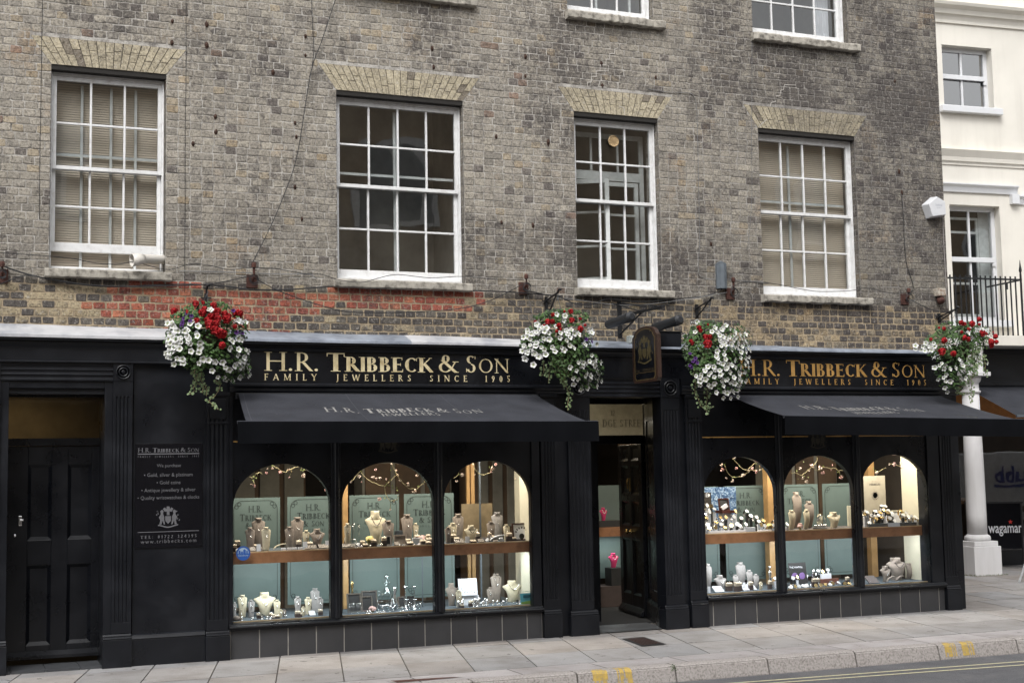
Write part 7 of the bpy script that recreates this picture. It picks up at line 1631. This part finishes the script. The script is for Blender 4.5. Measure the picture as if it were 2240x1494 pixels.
# alarm box, bell, conduit
def pent(px, py, y): return F(px, py, y)
t = thing("alarm_box", "white five-sided alarm box on the corner of the brick building", "alarm box", F(2052, 470, -.05))
q = MB(); pts = [pent(a, b2, -.12) for a, b2 in ((2032, 446), (2050, 430), (2068, 441), (2070, 470), (2041, 474))]
ctr = sum(pts, Vector())/5; bk = [Vector((ctr.x+(p.x-ctr.x)*1.12, -.0, ctr.z+(p.z-ctr.z)*1.1)) for p in pts]; q.add(pts+bk, [list(range(5))]+[(i, (i+1) % 5, (i+1) % 5+5, i+5) for i in range(5)]); q.build("cover", WHITE2, t, bevel=.008)
tm = text_mesh("Initial", .048, None, "x", None, lambda x, y: (ctr.x+.012+x, -.1215, ctr.z+.005+y)); n1 = text_mesh("SECURITY", .016, None, "x", None, lambda x, y: (ctr.x+.012+x, -.1215, ctr.z-.02+y)); tm.add(n1.v, n1.f); tm.build("lettering", mat("faded_print", (.45, .47, .52), .6, bmp=0), t, fixn=False)
cable("grey conduit dropping from the alarm box down the building corner", [(2062, 474), (2064, 520), (2067, 580), (2070, 640), (2072, 676)], .008, m=mat("conduit_grey", (.25, .23, .22), .6, bmp=0), y=-.02, name="conduit")
p = F(2058, 640, -.06); t = thing("alarm_bell", "old rust-stained cream alarm bell box with a round gong near the corner", "alarm bell", (p.x, 0, p.z))
q = MB(); q.box(p.x-.055, p.x+.055, -.09, 0, p.z-.045, p.z+.05); q.build("housing", mat("rust_stained_cream", (.42, .38, .32), .7, var=.3, scale=26, bmp=.2, c2=(.2, .09, .05)), t, bevel=.008); q = MB(); q.lathe([(.05, .0), (.052, -.02), (.042, -.045), (.015, -.058), (.01, -.066), (.004, -.068)], (p.x+.005, -.03, p.z-.09), 20, 'y'); q.build("gong", RUST, t, smooth=True)
# ------------------------------------------------------------------ white building beyond the corner
TW = R(-5); O_ = Vector((14.8, 4.6, 0)); DX = Vector((math.cos(TW), math.sin(TW), 0)); NY = Vector((-math.sin(TW), math.cos(TW), 0)) 
def WF(px, py, off=0.0):          # (s, z) on the white wall plane moved 'off' towards the street
    d = ray(px, py); q = O_-NY*off; o = Vector((0, -D, H0)); k = (q-o).dot(NY)/d.dot(NY); X = o+d*k; return (X-O_).dot(DX), X.z
MWB = Matrix.Translation(O_) @ Matrix.Rotation(TW, 4, 'Z')
wb = thing("white_building", "cream rendered building with white sash windows beyond the brick corner", "building", tuple(O_), rz=TW)
s0, s1 = -5.5, 9.0
c1t = WF(2140, 20)[1]; c1b = WF(2140, 58)[1]; c2t = WF(2150, 334)[1]; c2b = WF(2150, 358)[1]; led = WF(2200, 735, .7)[1]; fas = WF(2200, 752, .3)[1]; fasb = WF(2200, 838, .3)[1]
wA = [WF(2059.5, 98.7), WF(2168.4, 106), WF(2130, 237)]; wB = [WF(2076.6, 448.4), WF(2186, 450.7), WF(2200, 702)]
def wbox(q, a, b2, y0, y1, z0_, z1_): q.box(a, b2, y0, y1, z0_, z1_)
WO = [(wA[0][0], wA[1][0], wA[2][1], (wA[0][1]+wA[1][1])/2), (wB[0][0], wB[1][0], wB[2][1], (wB[0][1]+wB[1][1])/2)]
q = MB(); xs = sorted([s0, s1]+[v for w_ in WO for v in w_[:2]]); zs = sorted([led, 14.0]+[v for w_ in WO for v in w_[2:]])
for i in range(len(xs)-1):
    for j in range(len(zs)-1):
        cx, cz = (xs[i]+xs[i+1])/2, (zs[j]+zs[j+1])/2
        if any(w_[0] < cx < w_[1] and w_[2] < cz < w_[3] for w_ in WO): continue
        q.quad((xs[i], 0, zs[j]), (xs[i+1], 0, zs[j]), (xs[i+1], 0, zs[j+1]), (xs[i], 0, zs[j+1]))
for a, b2, z0_, z1_ in WO:
    for x in (a, b2): q.quad((x, 0, z0_), (x, .22, z0_), (x, .22, z1_), (x, 0, z1_))
    q.quad((a, 0, z1_), (b2, 0, z1_), (b2, .22, z1_), (a, .22, z1_)); q.quad((a, 0, z0_), (b2, 0, z0_), (b2, .22, z0_), (a, .22, z0_))
q.quad((s0, 0, 14), (s1, 0, 14), (s1, 6, 14), (s0, 6, 14)); q.build("wall", CREAM, wb, local=True, fixn=False)
q = MB(); h_ = c1t-c1b
q.profx([(0, c1b), (-.03, c1b), (-.03, c1b+.05), (-.05, c1b+.10), (-.08, c1b+.14), (-.10, c1b+h_*.45), (-.12, c1b+h_*.7), (-.20, c1b+h_*.85), (-.22, c1t), (0, c1t+.02)], s0, s1); q.build("cornice", CREAM, wb, local=True)
q = MB(); h_ = c2t-c2b; q.profx([(0, c2b-.05), (-.02, c2b-.05), (-.02, c2b), (-.05, c2b+.01), (-.06, c2b+h_*.4), (-.10, c2b+h_*.8), (-.12, c2t), (0, c2t+.02)], s0, s1); q.build("string_course", CREAM, wb, local=True)
hz0 = WF(2200, 408)[1]; ha, hb_ = WF(2066, 410)[0]-.4, WF(2222, 410)[0]; q = MB()
q.profx([(0, hz0-.14), (-.03, hz0-.14), (-.05, hz0-.06), (-.09, hz0-.02), (-.09, hz0), (0, hz0)], ha, hb_)
hl = WF(2225, 448)[1]; q.box(hb_-.14, hb_, -.085, 0, hl, hz0-.142); q.profx([(0, hl), (-.03, hl), (-.05, hl+.08), (-.09, hl+.12), (-.09, hl+.14), (0, hl+.14)], hb_+.001, s1); q.build("hood_moulding", WHITE2, wb, local=True)
def wsash(a, b2, z0_, z1_, rows, lab, inner):
    q = MB(); y = .14; e = .075
    frame_rect(q, a, b2, y, z0_, z1_, e, .06); zm = z0_+(z1_-z0_)*(.52 if rows == 1 else .535); cx = (a+b2)/2-.02
    q.box(a+e, b2-e, y-.03, y+.02, zm-.04, zm+.04); q.box(cx-.02, cx+.02, y+.005, y+.045, z0_+e, zm-.04); q.box(cx-.02, cx+.02, y+.004, y+.04, zm+.04, z1_-e)
    if z0_ < 5:
        pass
    q.box(b2-e-.02, b2-.03, y-.02, y+.01, zm-.10, zm-.04)
    o = q.build("sash_window", WHITE2, wb, local=True, bevel=.006); o['label'] = lab
    g_ = MB(); g_.quad((a+e, y+.03, z0_+e), (b2-e, y+.03, z0_+e), (b2-e, y+.03, z1_-e), (a+e, y+.03, z1_-e)); po = g_.build("pane", GLASS_U if rows == 2 else glass_mat("reflecting_glass", boost=9.0, tint=(.6, .65, .7)), o, fixn=False, local=True)
    r_ = MB(); 
    for A_, B_ in (((a-.2, 2.2), (b2+.2, 2.2)), ((a-.2, .23), (a-.2, 2.2)), ((b2+.2, .23), (b2+.2, 2.2))): r_.quad((A_[0], A_[1], z0_-.3), (B_[0], B_[1], z0_-.3), (B_[0], B_[1], z1_+.3), (A_[0], A_[1], z1_+.3))
    r_.quad((a-.2, .23, z0_-.3), (b2+.2, .23, z0_-.3), (b2+.2, 2.2, z0_-.3), (a-.2, 2.2, z0_-.3)); r_.quad((a-.2, .23, z1_+.3), (b2+.2, .23, z1_+.3), (b2+.2, 2.2, z1_+.3), (a-.2, 2.2, z1_+.3)); r_.build("room", inner, o, local=True, fixn=False)
    return o
wsash(*WO[0][:4], 1, "small upper sash window of the white building, reflecting blue-grey sky", mat("blue_grey_room", (.10, .13, .16), .9, bmp=0))
o = wsash(*WO[1][:4], 2, "tall first-floor sash window of the white building behind the railing", DARKIN)
q = MB(); a, b2, z0_, z1_ = WO[1]; 
frame_rect(q, a+.12, b2-.22, .30, z0_+.1, z1_-.15, .04); q.box(a+.16, b2-.26, .305, .33, z0_+(z1_-z0_)*.78, z0_+(z1_-z0_)*.80); q.box(a+.16, b2-.26, .305, .33, z0_+(z1_-z0_)*.33, z0_+(z1_-z0_)*.35); q.quad((b2-.2, .32, z0_), (b2-.02, .26, z0_), (b2-.02, .26, z1_), (b2-.2, .32, z1_)); q.build("inner_frame", mat_sec, o, local=True, fixn=False)
for a, b2, z0_, z1_ in WO: q = MB(); q.box(a-.10, b2+.10, -.10, .14, z0_-.11, z0_); q.build("window_sill", WHITE2, wb, local=True, bevel=.01)
# balcony slab and black shop fascia below, ground-floor front
q = MB(); q.box(s0, s1, -.95, .1, led-.18, led-.02); q.build("balcony_slab", CREAM, wb, local=True, bevel=.01)
q = MB(); q.box(s0, s1, -.42, .0, fasb+.02, led-.182); q.box(s0, s1, -.45, -.1, led-.26, led-.1805); q.box(s0, s1, -.46, -.2, fasb-.05, fasb+.018); q.build("fascia", PAINT, wb, local=True, bevel=.004)
# railing
rail = thing("balcony_railing", "black iron balcony railing with a spear finial before the white building", "railing", tuple(O_-NY*.85), rz=TW)
ra = WF(2072, 609, .85)[0]-.6; re_ = WF(2233, 612, .85)[0]; zt_ = WF(2150, 610, .85)[1]; zb_ = WF(2150, 735, .85)[1]
q = MB(); q.box(ra, re_, -.02, .02, zt_-.012, zt_+.012); q.build("top_rail", IRON, rail, local=True); q = MB(); q.box(ra, re_, -.02, .02, zb_-.012, zb_+.012); q.build("bottom_rail", IRON, rail, local=True)
sp_ = (WF(2164, 640, .85)[0]-WF(2154, 640, .85)[0])*1.03; x = re_-.0; k = 0; post_done = False
dx_ = (WF(2221, 612, .85)[0]-WF(2078, 609, .85)[0])/13; x = WF(2221, 612, .85)[0]
while x > ra:
    q = MB(); q.box(x-.009, x+.009, -.009, .009, zb_+.012, zt_-.012); q.box(x-.009, x+.009, -.009, .009, zt_+.012, zt_+.05); q.build("baluster", IRON, rail, local=True); x -= dx_
q = MB(); q.box(re_-.012, re_+.012, -.012, .012, zb_-.0, zt_+.10); q.lathe([(.012, 0), (.025, .05), (.014, .12), (.002, .22)], (re_, 0, zt_+.10), 8); q.build("end_post", IRON, rail, local=True)
q = MB(); q.box(re_-.012, re_+.012, .021, .85, zt_-.014, zt_+.01); q.box(re_-.012, re_+.012, .021, .85, zb_-.014, zb_+.01); q.tube([(re_-.2, 0, zt_-.03), (re_-.26, 0, zt_-.06), (re_-.26, 0, zt_-.16)], .012, 6); q.build("return_rail", IRON, rail, local=True)
# portico column
ca, cb2 = WF(2113, 990, .9)[0], WF(2161, 990, .9)[0]; rad_t = (cb2-ca)/2; cx = (WF(2117, 1165, .9)[0]+WF(2163.5, 1165, .9)[0])/2-.02; rad_b = (WF(2163.5, 1165, .9)[0]-WF(2117, 1165, .9)[0])/2
cxc = cx+.0; PC = O_-NY*.9+DX*cxc
rad_b *= .78; rad_t *= .78
colm = thing("portico_column", "white round column on a square plinth before the restaurant", "column", (PC.x, PC.y, 0), rz=TW)
zt1 = WF(2150, 861, .9)[1]; q = MB(); q.lathe([(rad_b, .60), (rad_b, .9), (rad_b*.98, 1.6), (rad_b*.86, zt1)], (0, 0, 0), 40); q.build("shaft", COLW, colm, local=True, smooth=True)
q = MB(); q.lathe([(rad_b*1.0, .50), (rad_b*1.25, .51), (rad_b*1.33, .545), (rad_b*1.25, .585), (rad_b*1.1, .6), (rad_b*1.04, .605)], (0, 0, 0), 40); q.build("base_ring", COLW, colm, local=True, smooth=True)
q = MB(); e = rad_b*1.42; q.box(-e, e, -e, e, .435, .51); q.box(-e-.03, e+.03, -e-.03, e+.03, -.02, .434); q.build("plinth", COLW, colm, local=True, bevel=.008)
e = rad_b*.86; q = MB(); q.lathe([(e, zt1), (e*1.18, zt1+.01), (e*1.22, zt1+.035), (e*1.02, zt1+.05), (e*1.0, zt1+.16), (e*1.2, zt1+.18), (e*1.3, zt1+.22), (e*1.35, zt1+.26)], (0, 0, 0), 36); q.build("necking", COLW, colm, local=True, smooth=True)
q = MB(); z_ = zt1+.262; q.box(-e*1.75, e*1.75, -e*1.75, e*1.75, z_, z_+.06); q.box(-e*1.15, e*1.15, -e*1.15, e*1.15, z_+.061, z_+.60); q.box(-e*1.4, e*1.4, -e*1.4, e*1.4, z_+.601, z_+.65); q.box(-e*1.8, e*1.8, -e*1.8, e*1.8, z_+.651, z_+.74); q.build("capital", COLW, colm, local=True, bevel=.006)
gm = MB()
for k in range(160):
    sd_ = rb.choice(((rb.uniform(-.28, .28), -.29+rb.uniform(-.03, .0)), (rb.uniform(-.02, .01)-.28, rb.uniform(-.28, .28)))); h_ = rb.uniform(.01, .035); x, y = PC.x+sd_[0], PC.y+sd_[1]; gm.add([(x-.004, y, 0), (x+.004, y, 0), (x+rb.uniform(-.01, .01), y-.005, h_)], [(0, 1, 2)])
tag(gm.build("grass", mat("moss_green", (.09, .12, .03), .9, bmp=0), None, fixn=False), "moss and grass tufts around the white column's plinth", "grass", kind='stuff')
# restaurant front behind the column
q = MB(); yg = .45
for a, b2, z0_, z1_ in ((s0, s1, 0, .25), (s0, s1, 2.75, fasb)): q.box(a, b2, yg-.04, yg+.04, z0_, z1_)
for x in (-1.5, -.35, .9, 2.2, 3.4): q.box(x-.03, x+.03, yg-.05, yg+.05, .25, 2.75)
q.build("shopfront", PAINT, wb, local=True)
q = MB(); q.quad((s0, yg, .25), (s1, yg, .25), (s1, yg, 2.75), (s0, yg, 2.75)); q.build("glazing", glass_mat("restaurant_glass", boost=2.4), wb, local=True, fixn=False)
q = MB(); q.quad((s0, 4, 0), (s1, 4, 0), (s1, 4, 3.2), (s0, 4, 3.2)); q.quad((s0, yg+.04, 3.1), (s1, yg+.04, 3.1), (s1, 4, 3.1), (s0, 4, 3.1)); q.quad((s0, yg+.04, .01), (s1, yg+.04, .01), (s1, 4, .01), (s0, 4, .01)); q.quad((s0, 0, 0), (s0, 4, 0), (s0, 4, 3.2), (s0, 0, 3.2)); q.quad((s1, 0, 0), (s1, 4, 0), (s1, 4, 3.2), (s1, 0, 3.2)); q.build("restaurant_room", mat("restaurant_wall", (.06, .035, .02), .9, var=.4, scale=1.5, bmp=0), wb, local=True, fixn=False)
q = MB()
for x, z0_, z1_, w_ in ((.55, 0, 2.7, .3), (1.2, 1.0, 1.1, .9), (-.6, .3, 1.6, .3)): q.box(x-w_/2, x+w_/2, 1.2, 1.3, z0_, z1_)
q.build("timber_fitting", mat("orange_timber", (.20, .09, .03), .6, bmp=0), wb, local=True)
# restaurant awning (sloping away, orange timber side below)
aw = thing("restaurant_awning", "dark grey awning of the restaurant beyond the white column", "awning", tuple(O_-NY*.4), rz=TW)
q = MB(); za, zb2 = fasb-.06, WF(2222, 908, 1.9)[1]; fl_ = WF(2222, 908, 1.9)[0]; tl_ = WF(2108, 838, .4)[0]; q.quad((tl_, 0, za), (4.5, 0, za), (4.5, -1.5, zb2), (fl_, -1.5, zb2)); q.build("canopy", AWN, aw, local=True, fixn=False)
q = MB(); q.box(-1.2, 4.5, -.03, .01, za-.0, za+.035); q.build("head_bar", GREYM, aw, local=True); q = MB(); q.box(fl_, 4.5, -1.53, -1.5, zb2-.03, zb2+.01); q.build("front_bar", GREYM, aw, local=True)
q = MB(); q.quad((-.9, .35, 2.95), (2.8, .35, 2.95), (2.8, .35, 2.2), (-.9, .35, 2.2)); q.build("timber_soffit", mat("amber_timber", (.42, .17, .04), .6, var=.2, bmp=0), wb, local=True, fixn=False)
# windbreak banner
b0, b1 = G(2150, 1225, 0), None
def BP(px, py, d=.0):            # banner plane
    a, b2 = (15.9, 4.35), (17.2, 3.70); dx = Vector((b2[0]-a[0], b2[1]-a[1], 0)).normalized(); n = Vector((-dx.y, dx.x, 0)); o = Vector((0, -D, H0)); r_ = ray(px, py); k = (Vector((a[0], a[1], 0))-n*d*-1-o).dot(n)/r_.dot(n); return o+r_*k
pa, pb2 = BP(2155, 1100), BP(2233, 1102); zl = BP(2200, 1200).z; ba = thing("windbreak_banner", "black canvas windbreak banner with white restaurant lettering and a small red star", "banner", (pa.x, pa.y, 0))
q = MB(); dxb = (Vector((pb2.x-pa.x, pb2.y-pa.y, 0))).normalized(); nb = Vector((dxb.y, -dxb.x, 0)); ztop = (pa.z+pb2.z)/2; p0 = Vector((pa.x, pa.y, 0))-dxb*.3; p1 = Vector((pb2.x, pb2.y, 0))
def bq(q, a, b2, z0_, z1_, th=.012):
    vs = [a-nb*-th, b2-nb*-th, b2-nb*th, a-nb*th]; q.add([(v.x, v.y, z0_) for v in vs]+[(v.x, v.y, z1_) for v in vs], [(0, 1, 5, 4), (1, 2, 6, 5), (2, 3, 7, 6), (3, 0, 4, 7), (4, 5, 6, 7), (0, 3, 2, 1)])
bq(q, p0, p1, zl, ztop, .006); q.build("canvas", mat("black_canvas", (.006, .006, .008), .9, spec=.1, bmp=.1), ba)
q = MB(); bq(q, p0-dxb*.03, p1+dxb*.03, ztop, ztop+.03, .018)
for v in (p0, p1): q.tube([(v.x, v.y, 0), (v.x, v.y, ztop)], .018, 8)
q.build("frame", BLACKP, ba)
pl0, pl1 = BP(2162, 1165), BP(2237, 1168); tm = text_mesh("wagaman", 1, None, "x", None, lambda x, y: (x, 0, y), 'LEFT', bold=.012)
mx = max(v[0] for v in tm.v); mn = min(v[0] for v in tm.v); W_ = (Vector((pl1.x-pl0.x, pl1.y-pl0.y, 0))).length; k = W_/(mx-mn); q = MB(); q.add([Vector((pl0.x, pl0.y, 0))+dxb*((v[0]-mn)*k)+nb*.010+Vector((0, 0, pl0.z+v[2]*k*1.6)) for v in tm.v], tm.f); q.build("lettering", CARD, ba, fixn=False)
st_ = BP(2210, 1141); q = MB(); vs = [Vector((st_.x, st_.y, st_.z))+nb*.010+dxb*((.04 if i % 2 == 0 else .016)*math.sin(i*math.pi/5))+Vector((0, 0, (.04 if i % 2 == 0 else .016)*math.cos(i*math.pi/5))) for i in range(10)]; q.add(vs, [list(range(10))]); q.build("star", mat("red_print", (.55, .03, .02), .6, bmp=0), ba, fixn=False)
q = G(2211, 1231); 
for i, (px, py) in enumerate(((2205, 1228), (2225, 1222), (2236, 1231))):
    v = G(px, py); t = thing("cafe_stool", "dark cafe stool standing behind the banner", "stool", (v.x, v.y, 0), "dark stools behind the banner") if i == 0 else t
    if i == 0:
        m_ = MB(); m_.box(v.x-.18, v.x+.18, v.y, v.y+.36, .44, .47); m_.build("seat", BLACKP, t)
        for sx, sy in ((-.16, .02), (.16, .02), (-.16, .34), (.16, .34)): m_ = MB(); m_.box(v.x+sx-.015, v.x+sx+.015, v.y+sy-.015, v.y+sy+.015, 0, .439); m_.build("leg", BLACKP, t)
# A-board leg at the right edge
v = G(2229, 1274); t = thing("pavement_sign", "grey metal A-frame pavement sign at the right edge, only its leg in view", "A-board", (v.x+.25, v.y, 0))
q = MB(); q.tube([(v.x, v.y, 0), (v.x+.50, v.y+.02, .95)], .016, 8); q.build("leg", GREYM if False else mat("aluminium", (.55, .56, .58), .4, metal=.5, bmp=0), t)
q = MB(); q.tube([(v.x+.90, v.y, 0), (v.x+.85, v.y+.20, .95)], .016, 8); q.build("leg", mat("aluminium2", (.55, .56, .58), .4, metal=.5, bmp=0), t)
q = MB(); q.box(v.x+.52, v.x+.84, v.y+.05, v.y+.07, .25, .95, None); q.build("board", mat("teal_board", (.05, .3, .26), .6, bmp=0), t)
# ------------------------------------------------------------------ across the street (seen only as reflections)
vn = thing("parked_van", "white panel van with bold blue letters on its side, mirrored in the restaurant glass", "van", (23.5, -5.2, -.14))
q = MB(); bp = [(20.2, .35), (20.2, 1.9), (25.2, 1.95), (25.9, 1.8), (26.6, 1.25), (27.3, 1.1), (27.4, .4), (27.2, .3)]; q.prism(bp, -6.3, -4.3); q.build("body", mat("van_white", (.72, .74, .76), .3, bmp=0), vn, bevel=.06)
q = MB(); q.prism([(25.3, 1.25), (25.3, 1.8), (25.75, 1.7), (26.4, 1.25)], -4.31, -4.285); q.build("window", BLACKP, vn); q = MB(); q.box(20.2, 27.2, -4.31, -4.28, .5, .62); q.build("rub_strip", BLACKP, vn)
for x in (21.3, 26.2):
    q = MB(); q.lathe([(.34, -.1), (.34, .1), (.2, .12)], (x, -4.38, .22), 24, 'y'); q.build("wheel", BLACKP, vn)
tm = text_mesh("ubb", .5, None, "x", None, lambda x, y: (22.2-x*1.1, -4.27, 1.24+y), bold=.012); tm.add([(21.75, -4.27, 1.10), (22.75, -4.27, 1.10), (22.75, -4.27, 1.17), (21.75, -4.27, 1.17)], [(0, 1, 2, 3)]); tm.build("lettering", mat("blue_lettering", (.01, .06, .30), .5, bmp=0), vn, fixn=False)
ob = thing("stone_building", "tan stone building across the street with tall arched windows", "building", (6, -18.5, 0))
q = MB(); q.box(-22, 34, -26, -18.5, -.1, 12.2); q.build("wall", mat("tan_stone", (.44, .35, .25), .9, var=.3, scale=1.5, bmp=.2), ob)
mat_far = mat('far_pane', (.25, .27, .28), .5, var=.3, scale=1, bmp=0)
for x in range(-18, 33, 4):
    for z0_, h_ in ((4.3, 2.2), (7.6, 2.3)):
        q = MB(); ap = [(x-.7, z0_), (x+.7, z0_)]+[(x+.7*math.cos(a), z0_+h_-.7+.7*math.sin(a)) for a in [R(180*i/10) for i in range(11)]]; q.prism(ap, -18.5, -18.42); o = q.build("window", WHITE, ob)
        q = MB(); q.prism([(x+(a-x)*.8, z0_+.1+(b2-z0_)*.88) for a, b2 in ap], -18.419, -18.41); q.build("pane", mat_far, o)
q = MB(); q.box(-22, 34, -18.9, -18.0, 11.9, 12.3); q.build("cornice", WHITE, ob)
q = MB(); q.box(-22, 34, -18.499, -18.2, -.1, 3.4); q.build("shopfront", mat("far_shop", (.09, .08, .07), .6, var=.5, scale=.8, bmp=0), ob)
pv2 = MB(); pv2.quad((-60, -60, -.02), (70, -60, -.02), (70, -10.6, -.02), (-60, -10.6, -.02)); tag(pv2.build("far_pavement", PAVE if False else KERBM), kind='structure')

# ordinal labels inside small groups of look-alikes
from collections import defaultdict
gr = defaultdict(list)
for o in bpy.data.objects:
    if o.parent is None and 'group' in o.keys() and o.get('label'): gr[(o['group'], o['label'])].append(o)
NUM = ['first', 'second', 'third', 'fourth', 'fifth', 'sixth', 'seventh', 'eighth', 'ninth', 'tenth', 'eleventh', 'twelfth', 'thirteenth', 'fourteenth', 'fifteenth', 'sixteenth', 'seventeenth', 'eighteenth', 'nineteenth', 'twentieth']; NUM += ['twenty-'+q_ for q_ in NUM[:9]]+['thirtieth']
for (g_, l_), os_ in gr.items():
    if 1 < len(os_) <= 30:
        for i, o in enumerate(sorted(os_, key=lambda o: o.location.x)): o['label'] = f"{l_}, {NUM[i]} from left"

wv = G(1483, 1458, 0); wv.y = kerb_y(wv.x)-.012; t = thing("weed", "small green weed growing in a kerbstone joint", "weed", (wv.x, wv.y, -.1)); q = MB()
for k in range(40):
    a, b2, z_ = wv.x+rb.uniform(-.02, .02), wv.y+rb.uniform(-.02, .02), rb.uniform(-.05, .004); L = rb.uniform(.004, .011); q.add([(a, b2, z_), (a+L, b2-L, z_+rb.uniform(0, .01)), (a+L*.3, b2-L*.5, z_+L)], [(0, 1, 2)])
q.build("leaf", LEAF, t, fixn=False)
